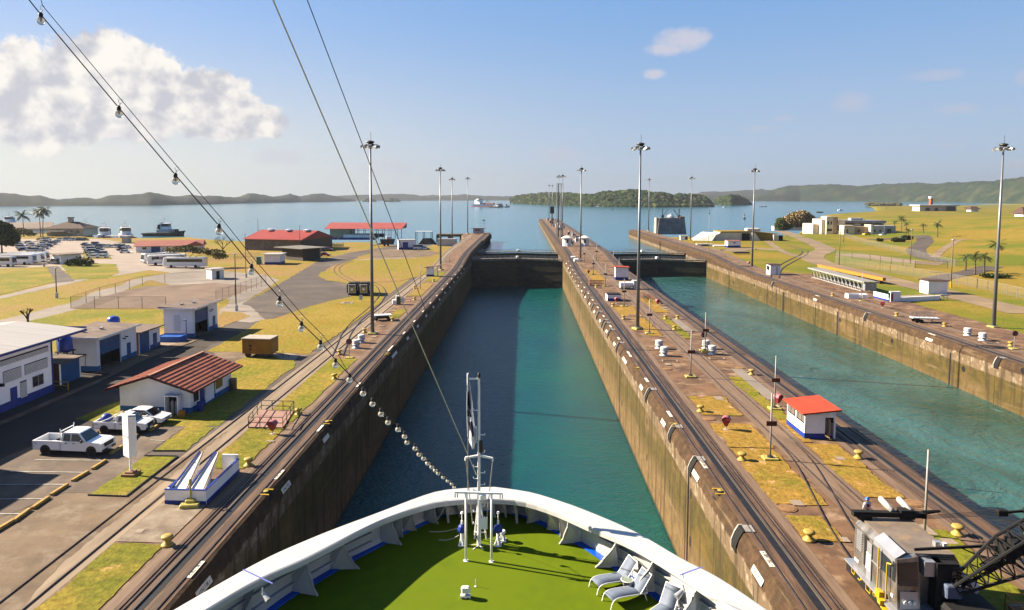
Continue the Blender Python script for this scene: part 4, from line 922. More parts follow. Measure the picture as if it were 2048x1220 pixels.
# ---------- brown board poles ----------
def make_sign():
    t=thing('sign_pole','x','sign pole'); mb=MB(); mb.tube((0,0,.2),(0,0,5.75),.085,.07,8); mb.build('pole',mat('pale_pole',(.50,.48,.46),(.38,.35,.32),2,.5),t,True)
    mb=MB(); mb.box((0,0,.09),(1.25,.95,.18),bev=.04); mb.build('footing',M_pyel,t); mb=MB(); mb.lathe([(.26,.18),(.24,.3),(.12,.34)],n=10); mb.build('collar',M_dark,t)
    mb=MB(); mb.box((0,-.12,3.15),(.88,.05,.42)); b=mb.build('board',M_rust,t)
    q=random.Random(3); mb=MB()
    for r in range(3):
        for k in range(6): mb.box((-.33+k*.13,-.148,3.03+r*.12),(.07*q.uniform(.5,1),.004,.035))
    mb.build('lettering',M_dark,b); return t
sg=make_sign()
sg_list=[(1540,918,'brown board pole in golden grass, nearest one in front of the red roofed kiosk',1),(1549,818,'brown board pole beside a red hood just behind the red roofed kiosk',1),(1381,754,'brown board pole on dark concrete in the middle of the centre wall',1.02),(1410,703,'brown board pole beside two round grey vents, right side of the centre wall',1),(1298.5,667,'brown board pole just right of the nearest centre mast',1),(1248,613,'brown board pole just left of the nearest centre mast',1),(1210.7,573,'brown board pole right of the orange barrier on the centre wall',1),(1186.6,549,'brown board pole on grass where the centre wall ramp begins',1),(1168.5,526,'brown board pole right beside the second centre lamp mast',1),(1193,521,'brown board pole at the top of the right hand ramp of the centre wall',1)]
for i,(a,b,l,s) in enumerate(sg_list):
    p=at(a,b,.03 if b>560 else zt(G(a,b,1).y)); 
    if i==0: sg.location=p; sg['label']=l; sg['group']='brown board poles on the centre wall'
    else: dup(sg,p,0,l,scale=s)
def plain(px,pyb,pyt,label,r=.09,m=None,foot=True):
    z=0; p=at(px,pyb,z); 
    for _ in range(5): z=zt(p.y) if abs(p.x)<80 and p.x>-27 else 0; p=at(px,pyb,z)
    h=(pyb-pyt)*((p-CAM).dot(FW))/F; t=thing('bare_pole',label,'pole',p)
    mb=MB(); mb.tube((0,0,0),(0,0,h),r,r*.75,8); mb.build('pole',m or MATS['pale_pole'],t,True)
    mb=MB(); mb.box((0,0,.06),(.9,.7,.12),bev=.03) if foot else mb.lathe([(r*2.2,0),(r*2,.3),(r,.34)]); mb.build('footing',M_pyel,t); return t
plain(1848.7,1072,895,'tall bare pale pole rising behind the silver crane locomotive'); plain(1226.7,531,500,'bare pole at the ramp above the far small kiosk'); plain(1238,558,516,'bare pole standing in front of the far small kiosk')
plain(1178,502,473,'bare pole right of the white huts on the centre wall'); plain(920.6,495,478,'thin bare pole on the upper left wall'); plain(899,523,507,'thin bare pole at the foot of the left ramp'); plain(841,579,530,'bare pole on the left wall near the brown roofed shelter')
plain(1389,490,468,'thin bare pole on the right wall near the concrete bunker'); plain(1723,602,545,'pale pole with yellow foot by the white box on the right bank'); plain(1417,500,430,'slim pole beside the sloping concrete bunker')
def roundsign(px,pyb,label,col):
    p=at(px,pyb,.03); t=thing('round_sign',label,'sign',p); mb=MB(); mb.tube((0,0,0),(0,0,2.3),.05,n=6); mb.build('post',MATS['pale_pole'],t)
    mb=MB(); mb.box((0,0,.07),(1.1,.8,.14),bev=.03); mb.build('footing',M_pyel,t); mb=MB(); mb.add(*disc(.42,.05),M=Matrix.Translation((0,-.06,2.35))@Matrix.Rotation(PI/2,4,'X')); mb.build('sign_face',col,t)
def disc(r,h,n=20):
    vs=[(r*math.cos(2*PI*i/n),r*math.sin(2*PI*i/n),-h/2) for i in range(n)]+[(r*math.cos(2*PI*i/n),r*math.sin(2*PI*i/n),h/2) for i in range(n)]
    return vs,[tuple(range(n-1,-1,-1)),tuple(range(n,2*n))]+[(i,(i+1)%n,n+(i+1)%n,n+i) for i in range(n)]
M_dred=mat('faded_purple',(.28,.09,.12),(.2,.07,.10),3,.6)
roundsign(698.7,716,'faded round sign on a short post by the left vents',M_dred); roundsign(2028,698,'faded round sign on a short post at the right edge by two vents',M_dred); roundsign(1407,701,'faded round sign beside the brown board pole and vents on the centre wall',M_dred)
# ---------- mooring bitts ----------
def make_bitt():
    t=thing('mooring_bollard','x','bollard'); mb=MB(); mb.lathe([(.40,0),(.40,.05),(.33,.12),(.2,.22),(.17,.34),(.2,.42),(.34,.47),(.38,.55),(.34,.64),(.2,.69),(0,.70)],n=18); mb.build('bollard_body',mat('bollard_yellow',(.66,.47,.10),(.48,.33,.07),3,.6,c3=(.40,.30,.12),s3=4,w3=.66),t,True); return t
bt=make_bitt(); bts=[(1618,1080,'yellow mushroom bollard at the corner of the smallest near grass patch'),(1915,1069,'yellow mushroom bollard on grass behind the crane locomotive'),(1484,920,'yellow bollard at the left edge of the largest golden patch'),(1717,916,'yellow bollard on the golden patch right of the red roofed kiosk'),(1401,823,'yellow bollard on the first small golden patch beyond the red hood'),(1503,749,'yellow bollard on pale concrete beside the right water track'),(1355,638,'yellow bollard left of the pale strip near the right water'),(1349,659,'yellow bollard on the narrow green strip near the right water'),(1331,638,'small yellow bollard on golden grass right of the nearest centre mast'),(1247,638,'small yellow bollard left of the nearest centre mast'),(1226,613,'small yellow bollard left of the white and blue machine box'),(1192.5,575,'small yellow bollard in front of the orange barrier'),
(335,1090,'yellow mushroom bollard on the near left grass patch'),(497,931,'yellow bollard on grass just beyond the white machine bin'),(597,829,'yellow bollard right of the railed pit on the left bank'),(669,758,'yellow bollard on golden grass beside the left tow track'),(679,709,'yellow bollard left of the faded round sign'),(729,665,'small yellow bollard left of the foot of the left mast'),(785,642,'small yellow bollard right of the flat wheeled platform'),(829,600,'small yellow bollard near the grey cabinet on the left wall'),(829,577,'small yellow bollard on the left wall near the bare pole'),(867,563,'small yellow bollard on grass below the brown roofed shelter'),
(1889,653,'yellow bollard on the right bank between the railed trailer and the vents'),(2021,692,'yellow bollard beside the faded round sign at the right edge'),(1793,632,'yellow bollard on a small grass patch by the red hood, right bank'),(1665,592,'small yellow bollard left of the white box on the right bank')]
for i,(a,b,l) in enumerate(bts):
    p=at(a,b,.03); 
    if i==0: bt.location=p; bt['label']=l; bt['group']='yellow mooring bollards'
    else: dup(bt,p,0,l)
# ---------- red hoods ----------
M_red=mat('faded_red',(.48,.045,.06),(.30,.03,.04),2,.6); M_pinkp=mat('sun_bleached_red',(.62,.20,.24),(.5,.14,.18),2,.6)
def make_hood():
    t=thing('hose_hood','x','hose hood'); mb=MB(); n=10
    pr=[(.42*math.cos(PI*k/n),.95+.38*math.sin(PI*k/n)) for k in range(n+1)]
    vs=[];fs=[]
    for y,s in ((-.36,.96),(.36,1)): vs+=[(x*s,y,z) for x,z in pr]+[(x*s*.96,y,(z-.95)*.94+.95) for x,z in pr]
    m_=n+1
    for k in range(n): fs+=[(k,k+1,2*m_+k+1,2*m_+k),(m_+k,3*m_+k,3*m_+k+1,m_+k+1)]
    mb.add(vs,fs); mb.build('hood_top',M_pinkp,t,True)
    mb=MB(); mb.add([(-.4,-.34,1.0),(.4,-.34,1.0),(.12,-.1,.35),(-.12,-.1,.35),(-.4,.34,1.0),(.4,.34,1.0),(.12,.1,.35),(-.12,.1,.35)],[(0,3,2,1),(4,5,6,7),(0,4,7,3),(1,2,6,5),(2,3,7,6),(0,1,5,4)]); mb.add([(.40*math.cos(PI*k/n),-.33,.98+.34*math.sin(PI*k/n)) for k in range(n+1)],[tuple(range(n+1))]); mb.build('hood_body',M_red,t)
    mb=MB(); mb.tube((0,0,0),(0,0,.5),.05,n=6); mb.lathe([(.28,0),(.28,.05),(.05,.07)],n=10); mb.build('stand',mat('pink_stand',(.6,.5,.42),(.5,.4,.33),3,.7),t); return t
hd=make_hood(); hds=[(1452,859,'red hooded hose stand casting a shadow on the golden patch, nearest on the centre wall',-.35),(1556,812,'red hooded hose stand next to the pole behind the red roofed kiosk',.5),(545,868,'red hooded hose stand in front of the railed pit on the left bank',-.2),(1233,607,'small red hood below the white and blue machine box',.2),(1315,611,'small red hood near the right water beyond the nearest centre mast',.3),(1177,549,'small dark red hood on grass near the second centre mast',0),(1765,616,'red hood on the right bank in front of the low white walls',-.6),(911.5,504,'tiny red hood at the crest of the left ramp',0),(1497,531,'small red box hood at the foot of the right bank mast',.4)]
for i,(a,b,l,r_) in enumerate(hds):
    z=.03; p=at(a,b,z)
    if i==0: hd.location=p; hd.rotation_euler.z=r_; hd['label']=l; hd['group']='red hooded hose stands'
    else: dup(hd,p,r_,l)
# ---------- round vents ----------
M_vent=mat('vent_grey',(.58,.60,.62),(.44,.46,.48),1.5,.5)
def make_vent():
    t=thing('roof_vent','x','vent'); mb=MB(); mb.lathe([(.62,0),(.62,.12),(.42,.16),(.42,.45)],n=18); mb.build('vent_base',M_vent,t,True)
    mb=MB(); mb.lathe([(.44,.45),(.60,.5),(.60,.62),(.45,.68),(.45,.78),(.55,.8),(.55,1.18),(.45,1.26),(0,1.28)],n=18); mb.build('vent_cap',M_vent,t); return t
vt=make_vent(); vs_=[(1318,697,'round grey vent, left one of the pair left of the middle brown board pole'),(1328,711,'round grey vent, nearer one of the pair left of the middle brown board pole'),(1412,697,'round grey vent partly behind the right brown board pole'),(1424,708,'round grey vent just right of the right brown board pole'),(723,685,'round grey vent, farther of the two on the left bank'),(712.5,696,'round grey vent, nearer of the two on the left bank'),(1935,671,'round grey vent, farther of the two at the right bank lawn edge'),(1965,681,'round grey vent, nearer of the two at the right bank lawn edge')]
for i,(a,b,l) in enumerate(vs_):
    p=at(a,b,.03)
    if i==0: vt.location=p; vt['label']=l; vt['group']='round grey vents in pairs'
    else: dup(vt,p,0,l)
for a,b,l in ((1340,722,'pale rectangular frame set in the concrete below the left vent pair'),(1434,717,'pale rectangular frame set in the concrete below the right vent pair'),(1983,686,'pale rectangular frame set in the ground by the right bank vents')):
    p=at(a,b,.035); mb=MB(); 
    for d in ((0,.45),(0,-.45)): mb.box((0,d[1],.03),(2.1,.12,.06))
    for s in (-1,1): mb.box((s*.99,0,.03),(.12,.78,.06))
    tag(mb.build('hatch_frame',M_patch,loc=p),l,'hatch')
# ---------- coping notches, plates, holes, chains on the walls ----------
M_plate=mat('plate_white',(.62,.56,.48),(.5,.44,.36),4,.6); M_ink=mat('plate_ink',(.03,.025,.02),(.05,.04,.03),4,.7); M_cap=mat('notch_lining',(.50,.48,.46),(.36,.33,.31),2,.7)
def edge_part(root,name,x,y,fn,m):
    mb=MB(); fn(mb); o=mb.build(name,m,root); o.location=Vector((x,y,zt(y)))-Vector(root.location); return o
def notch(root,face,sgn,y):  # sgn +1: wall lies to +x of the face
    y+=.0622*face if abs(face)<20 else 0
    o=edge_part(root,'notch',face,y,lambda m:(m.side([(-.10*sgn,-1.5),(-.10*sgn,-1.0),(.10*sgn,-.45),(.36*sgn,.035),(.60*sgn,.045),(.60*sgn,-.4),(.1*sgn,-1.55)],-.45,.45)),M_black)
    edge_part(root,'notch_cover',face,y,lambda m:(m.box((.86*sgn,0,.035),(.62,.98,.07)),m.side([(-.13*sgn,-1.5),(-.13*sgn,-.95),(.08*sgn,-.38),(.34*sgn,.07),(.6*sgn,.07),(.1*sgn,-1.55)],.45,.62)),M_cap)
def plate(root,face,sgn,y,txt):
    y+=.0622*face if abs(face)<20 else 0
    # sloped plate on the nose and flat plate on the top
    o=edge_part(root,'number_plate',face,y,lambda m:m.box((.80*sgn,0,.022),(.38,1.9,.03)),M_plate)
    if txt:
        textmesh(txt,.30,'number',M_ink,o,Matrix.Translation((.80*sgn,0,.045))@Matrix.Rotation(PI/2*sgn,4,'Z')@Matrix.Rotation(0,4,'X'))
    s=math.atan2(.62,.46); o2=edge_part(root,'number_plate',face,y-.5,lambda m:m.box((0,0,0),(.42,1.9,.03),M=Matrix.Translation((.02*sgn,0,-.78))@Matrix.Rotation(-sgn*R(66),4,'Y')),M_plate)
    if txt: textmesh(txt,.30,'number',M_ink,o2,Matrix.Translation((.02*sgn,0,-.78))@Matrix.Rotation(-sgn*R(66),4,'Y')@Matrix.Translation((0,0,.02))@Matrix.Rotation(PI/2*sgn,4,'Z'))
def Yc(py,z=0): return G(1047,py,z).y
for py in (1080,937,871,795,700,659,637): notch(W_C,14.5,1,Yc(py-8,-.5))
for k in range(12): notch(W_C,14.5,1,118+k*9.5)
plate(W_C,14.5,1,Yc(1118),'\u25c4 750 | 680 \u25ba'.replace('\u25c4','<').replace('\u25ba','>')); plate(W_C,14.5,1,Yc(928),'< 740 | 690 >'); plate(W_C,14.5,1,Yc(828),''); plate(W_C,14.5,1,Yc(760),''); plate(W_C,14.5,1,Yc(711),'')
plate(W_L,-18.95,-1,Yc(1140),'< 80 | 750 >'); plate(W_L,-18.95,-1,Yc(950),'< 60 | 740 >'); plate(W_L,-18.95,-1,Yc(857),''); plate(W_L,-18.95,-1,Yc(770),''); plate(W_L,-18.95,-1,Yc(700),'')
for k in range(14): plate(W_C,14.5,1,100+k*10.5,''); 
for k in range(12): plate(W_L,-18.95,-1,104+k*11,'')
for k,y in enumerate((66.5,80,101,118,139,163,190)): (notch if k%2==0 else plate)(W_R,66.35,1,y,*(('',) if k%2 else ()))
def cleat(root,face,sgn,y):
    y+=.0622*face
    edge_part(root,'bitt_recess',face,y,lambda m:(m.side([(.14*sgn,-.55),(.5*sgn,.02),(.9*sgn,.02),(.9*sgn,-.02),(.2*sgn,-.6)],-.4,.4)),M_black)
    edge_part(root,'recess_rim',face,y,lambda m:(m.box((.55*sgn,.48,.02),(.75,.14,.06)),m.box((.55*sgn,-.48,.02),(.75,.14,.06)),m.box((.95*sgn,0,.02),(.12,1.1,.06))),M_yel)
    edge_part(root,'small_bitt',face,y,lambda m:m.lathe([(.14,-.1),(.10,.02),(.2,.12),(.0,.16)],(.6*sgn,0,0),10),M_pyel)
for py in (983,850,737): cleat(W_C,14.5,1,Yc(py))
for py in (985,845,708): cleat(W_L,-18.95,-1,Yc(py))
def hole(root,x,sgn,y,z,r,round_=False):
    mb=MB(); n=16; vs=[(0,r*math.cos(2*PI*i/n),(r if round_ else r*2.2)*math.sin(2*PI*i/n)) for i in range(n)]; vs+=[(-.03*sgn,v[1]*1.15,v[2]*1.1) for v in vs]
    mb.add([(v[0]-.02*sgn,v[1],v[2]) for v in vs[:n]],[tuple(range(n)) if sgn<0 else tuple(range(n-1,-1,-1))]); o=mb.build('drain_hole',M_black,root); o.location=Vector((x,y,z))-Vector(root.location)
def groove(root,x,sgn,y,z0,z1,w=.12,name='joint'):
    mb=MB(); mb.box((-.004*sgn,0,(z0+z1)/2),(.02,w,z1-z0)); o=mb.build(name,M_black,root); o.location=Vector((x,y,0))-Vector(root.location)
for k,(px,py) in enumerate(((1382,987),(1380,1083),(1294,915),(1294,843),(1244,807),(1243,750),(1209,690),(1208,740),(1184,690))):
    d=ray(px,py); t=14.5/d.x; p=CAM+d*t; hole(W_C,14.5,1,p.y,p.z,.22)
for py_px in ((1238,830),(1181,655),(1159,640),(1130,600)):
    d=ray(*py_px); p=CAM+d*(14.5/d.x); groove(W_C,14.5,1,p.y,-12,-1.4,.10)
for (px,py) in ((1680,640),(1784,682),(1927,738),(2046,742),(1534,590),(1509,570),(1467,565)):
    d=ray(px,py); p=CAM+d*(66.35/d.x); hole(W_R,66.35,1,p.y,p.z,.45,True)
for (px,py,w) in ((1535,580,.3),(1553,590,.3),(1567,595,1.3),(1631,620,.3),(1675,640,.6),(1900,730,.35)):
    d=ray(px,py); p=CAM+d*(66.35/d.x); groove(W_R,66.35,1,p.y,-8,-1.0,w)
for k in range(26): groove(W_C,14.5,1,34+k*9.1,-11.5,-1.3,.05)
for k in range(18): groove(W_R,66.35,1,60+k*10.3,-7,-1.2,.06)
for k in range(20): groove(W_L,-18.95,-1,40+k*10.7,-11.5,-1.3,.05)
# guide chain hanging in the vertical slot
d=ray(1377,1020); p=CAM+d*(14.5/d.x); y=p.y; ch=thing('guide_chain','black chain hanging down the centre wall face near the ship bow','chain',(14.42,y,-1.2))
mb=MB(); 
for k in range(48): mb.box((0,0,-k*.21),(.05,.09 if k%2 else .05,.19))
mb.build('chain_links',M_dark,ch)
groove(W_C,14.5,1,y+.05,-11.5,-1.2,.22)
# ---------- kiosks on the centre wall ----------
M_redroof=mat('red_roof_paint',(.72,.085,.025),(.58,.07,.022),.8,.6,c3=(.30,.05,.025),s3=.9,w3=.66)
M_tanin=mat('cream_boards',(.62,.50,.38),(.52,.42,.32),3,.6)
def kiosk(name,label,loc,rz,w,d,h,roofm,slope=.5,door=True,win=True,ov=.35,band=.5):
    t=thing(name,label,'kiosk',loc,rz); th=.1
    # walls with a real doorway on the near side
    mb=MB(); dw=w*.34
    mb.box((-w/2+th/2,0,(h+slope)/2*.62),(th,d,(h)*.62)) if win else mb.box((-w/2+th/2,0,h/2),(th,d,h))
    if win:
        for yy_ in (-d/2+.08,-.02,d/2-.08): mb.box((-w/2+th/2,yy_,h*.81),(th,.12,h*.40))
    mb.box((-dw/2,-d/2+th/2,h/2),(w-dw,th,h)) if door else mb.box((0,-d/2+th/2,h/2),(w,th,h))
    if door: mb.box((w/2-.07,-d/2+th/2,h/2),(.14,th*1.2,h)); mb.box((w/2-dw/2,-d/2+th/2,h-.14),(dw,th,.28))
    mb.box((0,d/2-th/2,h/2),(w,th,h))
    mb.box((w/2-th/2,0,h*.30),(th,d-2*th,h*.6)); mb.box((w/2-th/2,0,h*.95),(th,d-2*th,h*.12)); mb.box((w/2-th/2,d*.44,h*.75),(th,d*.1,h*.3))
    gl=[(-w/2,h),(w/2,h),(w/2,h+.06+(-slope if slope<0 else 0)),(-w/2,h+.02+max(slope,0)*.5)]; mb.side(gl,-d/2+.02,-d/2+.10); mb.side(gl,d/2-.10,d/2-.02)
    wl=mb.build('wall',M_white,t)
    mb=MB(); b=band; mb.box((-dw/2 if door else 0,-d/2-.006,b/2),(w-dw if door else w,.02,b)); mb.box((-w/2-.006,0,b/2),(.02,d+.02,b)); mb.box((w/2+.006,0,b/2),(.02,d,b)); mb.build('blue_base',M_blue,t)
    mb=MB(); mb.box((0,0,.03),(w-.2,d-.2,.06)); mb.build('floor',M_dirtc,t)
    if win:
        mb=MB(); mb.box((-w/2+.06,0,h*.80),(.02,d-.3,h*.34)); g=mb.build('window',mat('screen_grey',(.28,.25,.23),(.2,.18,.17),3,.4),t)
        mb=MB(); [mb.box((-w/2+.045,-d*.3+k*d*.2,h*.80),(.05,.04,h*.34)) for k in range(4)]; mb.build('window_bar',M_dark,g)
        mb=MB(); mb.box((w/2-.05,-.05,h*.74),(.02,d*.8,h*.3)); mb.build('window',M_glass,t)
    if door: mb=MB(); mb.box((w/2-dw/2-.0,-d/2+.35,h*.40),(.04,.6,h*.8),rz=0); mb.build('inner_panel',M_tanin,t)
    mb=MB(); s0=h+.06+(slope*.5 if slope>0 else 0); s1=h+.08+(-slope if slope<0 else 0)
    mb.side([(-w/2-ov,s0),(w/2+ov,s1-.02),(w/2+ov,s1+.08),(-w/2-ov,s0+.1)],-d/2-ov,d/2+ov); mb.build('roof',roofm,t)
    mb=MB(); mb.side([(-w/2-ov-.01,s0-.04),(w/2+ov+.01,s1-.06),(w/2+ov+.01,s1-.02),(-w/2-ov-.01,s0)],-d/2-ov-.01,d/2+ov+.01); mb.build('roof_edge',M_dark,t)
    return t
p=at(1640,877,.03)
kp=G(1608,877,.03); kr=G(1665,875,.03); w_=(kr-kp).length
kiosk('kiosk','white and blue kiosk with bright red sloping roof on the centre wall',Vector(((kp.x+kr.x)/2,kp.y+2.1,.035)),0.02,w_*1.0,4.2,2.3,M_redroof,-.42)
k2a=G(1232,558,.3);k2b=G(1254,557,.3)
kiosk('kiosk','distant white and blue kiosk with red roof behind the nearest centre mast',Vector(((k2a.x+k2b.x)/2,k2a.y+1.2,.1)),0,(k2b-k2a).length,2.6,3.3,M_redroof,.3,door=False,win=False,band=.7)
# two round-cornered white huts with low domed roofs
def hut(label,px,py):
    z=2.0; p=at(px,py,z); t=thing('round_hut',label,'hut',p); mb=MB(); mb.lathe([(1.9,0),(1.9,3.4)],n=8); mb.build('wall',M_white,t)
    mb=MB(); mb.lathe([(2.5,3.35),(2.5,3.5),(1.3,4.1),(.3,4.35),(0,4.4)],n=12); mb.build('roof',mat('dome_white',(.68,.67,.66),(.56,.54,.52),1,.6),t)
    for a in (-1.57,-.4): mb=MB(); mb.box((1.92*math.cos(a),1.92*math.sin(a),2.1),(.9,.06,1.5),rz=a+PI/2); mb.build('window',M_glass,t)
hut('white hut with low domed roof left of the second centre mast',1134,492); hut('white hut with low domed roof right of the second centre mast',1169,492)
# ---------- machinery on the centre wall ----------
def simple(name,label,cat,loc,rz,parts):
    t=thing(name,label,cat,loc,rz)
    for n,m,fn in parts:
        mb=MB(); fn(mb); mb.build(n,m,t)
    return t
M_or=mat('orange_paint',(.75,.30,.03),(.6,.24,.03),2,.6)
def slats(m,w,d,h,n):
    for k in range(n): m.box((0,-d/2,h*(k+.7)/n),(w,.08,h/n*.55))
simple('barrier_frame','orange slatted barrier frame on grass on the centre wall','barrier',at(1192,571,.03),0,[('front_slats',M_or,lambda m:slats(m,3.4,1.6,1.5,4)),('side_slats',M_or,lambda m:[(m.box((s*1.7,0,1.5*(k+.7)/4),(.08,1.6,.2))) for s in (-1,1) for k in range(4)]),('corner_post',M_or,lambda m:[m.box((s*1.7,t_*.8,.8),(.12,.12,1.6)) for s in (-1,1) for t_ in (-1,1)])])
p=at(1228,602,.03)
simple('ridged_machine_box','low white and blue box with black ridges on top on the centre wall','machine box',p,0,[('box_body',M_white,lambda m:m.box((0,1.4,.65),(2.9,3.2,1.3))),('blue_base',M_blue,lambda m:m.box((0,-.21,.3),(2.92,.03,.6))),('ridge',M_dark,lambda m:[m.box((0,.1+k*.75,1.42),(2.9,.35,.24)) for k in range(4)])])
p=at(1260,578,.03)
simple('generator_unit','white and grey generator unit left of the right track on the centre wall','generator',p,.1,[('tank',M_white,lambda m:m.add(*disc(.75,3.0,14),M=Matrix.Translation((-1,0,1.1))@Matrix.Rotation(PI/2,4,'Y'))),('cabinet',M_vent,lambda m:m.box((1.4,.1,1.1),(1.5,2,2.1),bev=.06)),('skid',M_dark,lambda m:m.box((0,0,.12),(4.6,1.7,.2)))])
simple('pipe_rack','long low dark pipe rack beside the right water track','rack',at(1300,607,.03),-.05,[*[('rack_leg',M_dark,(lambda k:lambda m:(m.bar((-.6,k*1.7,0),(-.6,k*1.7,1.0),.06,.06),m.bar((-.6,k*1.7,.98),(.6,k*1.7,.98),.05,.05),m.bar((.6,k*1.7,0),(.6,k*1.7,1.0),.06,.06),m.bar((-.6,k*1.7,1.0),(.6,k*1.7,0),.04,.04)))(k)) for k in range(5)],('top_beam',M_rust,lambda m:m.box((.75,3.4,1.05),(.3,7.6,.12)))])
for (a,b,l) in ((1153,524,'low white valve housing right of the second centre mast foot'),(1147,519,'small white valve housing left of the second centre mast foot')):
    simple('valve_housing',l,'valve housing',at(a,b,.6),0,[('housing',M_white,lambda m:m.box((0,0,.6),(1.9,1.2,1.2),bev=.25)),('pipe',M_grey,lambda m:m.tube((.9,-.3,.2),(1.6,-.3,1.2),.12))])
# small clutter on the far end of the centre wall
q=random.Random(21); kinds=['white control cabinet','grey winch box','dark machine block','pale railing stub']
for i in range(34):
    y=300+ (i/34)*355; x=q.uniform(19.2,29); h=q.uniform(.8,2.4); k=q.choice((0,0,1,2,3)); s=q.uniform(.8,2.2)
    mm=[M_white,M_vent,M_dark,M_grey][k]
    side='left' if x<24 else 'right'
    t=thing('equipment_box','%s on the far %s part of the centre wall past the gates'%(kinds[k],side),'equipment',(x,y,2.0),0,'small equipment past the gates')
    if k==3:
        mb=MB(); [mb.tube((-1+a*.5,0,0),(-1+a*.5,0,1.1),.04,n=5) for a in range(5)]; mb.bar((-1,0,1.1),(1,0,1.1),.06,.06); mb.bar((-1,0,.6),(1,0,.6),.05,.05); mb.build('railing',mm,t)
    else:
        mb=MB(); mb.box((0,0,h/2),(s,s*.8,h),bev=.08); mb.build('casing',mm,t); mb=MB(); mb.box((0,0,h+.06),(s*1.15,s*.95,.1)); mb.build('lid',M_grey,t)
        mb=MB(); mb.box((0,-s*.4-.01,h*.5),(s*.5,.03,h*.5)); mb.build('hatch',M_dark,t)
# ---------- left bank equipment ----------
# open white bin with two fins
a0=G(330,1008,.03);a1=G(412,1010,.03);a2=G(478,945,.03)
bw=(a1-a0).length; bl=(a2-a1).length; ang=math.atan2((a1-a0).y,(a1-a0).x); t=thing('machine_bin','open white and blue trapezoid bin with two triangular fins','bin',Vector((a0.x,a0.y,.035)),ang)
H_=1.05
mb=MB(); mb.box((bw/2,.09,H_/2),(bw,.16,H_)); mb.box((bw-.09,bl/2+.1,H_/2),(.16,bl,H_)); mb.box((.09,bl*.42,H_/2),(.16,bl*.82,H_)); mb.box((bw-.75,bl+.12,H_/2+.2),(1.3,.14,H_*1.4)); mb.build('bin_wall',M_white,t)
mb=MB(); mb.box((bw/2,-.012,.14),(bw+.02,.03,.28)); mb.box((bw+.012,bl/2+.1,.14),(.03,bl,.28)); mb.build('blue_base',M_blue,t)
mb=MB(); mb.box((bw/2,.09,H_+.03),(bw+.05,.2,.05)); mb.box((bw-.09,bl/2+.25,H_+.03),(.2,bl-.1,.05)); mb.box((.09,bl*.45,H_+.03),(.2,bl*.75,.05)); mb.build('blue_rim',M_blue,t)
for k in (0,1):
    x0=.35+k*bw*.42; mb=MB(); mb.add([(x0,.3,.1),(x0+1.15,.3,.1),(x0+.2,bl*.86,1.9),(x0-.05,bl*.86,1.9),(x0,.3,.85),(x0+1.15,.3,.85),(x0+.2,bl*.86,2.0),(x0-.05,bl*.86,2.0)],[(0,3,2,1),(4,5,6,7),(0,1,5,4),(1,2,6,5),(2,3,7,6),(3,0,4,7)]); f=mb.build('fin',mat('cream_white',(.72,.70,.66),(.62,.60,.56),1,.6),t)
    mb=MB(); mb.bar((x0-.05,.35,1.0),(x0-.1,bl*.86,2.05),.08,.1); mb.build('fin_edge',M_blue,f); mb=MB(); mb.bar((x0+1.1,.35,.95),(x0+.25,bl*.84,2.06),.06,.08); mb.build('fin_rail',M_rust,f)
p=at(381,1012,.035); simple('yellow_pedestal','pale yellow pedestal with short post in front of the white bin','pedestal',p,.2,[('pedestal_base',M_pyel,lambda m:(m.box((0,0,.14),(1.35,1.0,.28),bev=.06),m.box((0,.1,.38),(.7,.5,.2),bev=.05))),('post',M_pyel,lambda m:(m.tube((0,.1,.4),(0,.1,1.75),.07,.06,8),m.lathe([(.1,0),(.16,.1),(.1,.22),(.13,.3),(.06,.4)],(0,.1,1.6),10)))])
# railed pit
c=[G(497,856,.03),G(566,857,.03),G(588,823,.03),G(523,821,.03)]; o=c[0]; t=thing('railed_pit','rusty pink platform enclosed by dark pipe railings on the left bank','railing',Vector((o.x,o.y,.03)))
L4=[v-o for v in c]; L4=[Vector((v.x,v.y,0)) for v in L4]
mb=MB(); mb.prism([(v.x,v.y) for v in L4],0,.12); mb.build('platform',mat('pink_grating',(.52,.30,.24),(.40,.22,.17),3,.8),t)
mb=MB()
for i in range(4):
    a=L4[i];b=L4[(i+1)%4]
    for k in range(3): v=a.lerp(b,k/3); mb.tube((v.x,v.y,0),(v.x,v.y,1.1),.04,n=6)
    for z in (.55,1.1): mb.tube((a.x,a.y,z),(b.x,b.y,z),.04,n=6)
mb.build('pipe_railing',mat('brown_pipe',(.12,.07,.05),(.08,.05,.04),5,.6),t)
# two sided board on a post
p=at(262,949,.05); hpx=(p-CAM).dot(FW)/F; t=thing('notice_board','tall white two sided notice board on a white post in the lawn','sign',p,0)
pt=(949-827)*hpx; pb_=(949-913)*hpx; wv=1.15
for s,nm in ((1,0),(-1,1)):
    A=R(58 if s>0 else -12); 
mb=MB(); V=[(0,-.05),(-.62,.42),(-.70,.34),(-.06,-.16)]
mb.prism([(.05,-.25),(-.75,.30),(-.70,.38),(.10,-.15)],pb_,pt); mb.build('panel',M_white,t)
mb=MB(); mb.prism([(.05,-.25),(.62,-.16),(.62,-.06),(.10,-.15)],pb_+.1,pt-.1); mb.build('panel',mat('bright_white',(.78,.77,.74),(.74,.72,.70),2,.5),t)
mb=MB(); mb.prism([(.05,-.25),(-.75,.30),(.62,-.06),(.62,-.16)],pt+.004,pt+.05); mb.build('top_cap',M_white,t)
mb=MB(); mb.box((-.36,.0,(pt+pb_)/2),(.9,.03,.06),rz=R(145)); mb.build('panel_joint',M_vent,t)
mb=MB(); mb.tube((0,0,.25),(0,0,pb_+.3),.11,.10,10); mb.build('post',M_white,t); mb=MB(); mb.box((0,0,.10),(1.1,1.1,.2),bev=.03); mb.box((0,0,.26),(.7,.7,.12),bev=.03); mb.build('footing',mat('brown_plinth',(.42,.22,.10),(.3,.16,.08),3,.8),t)
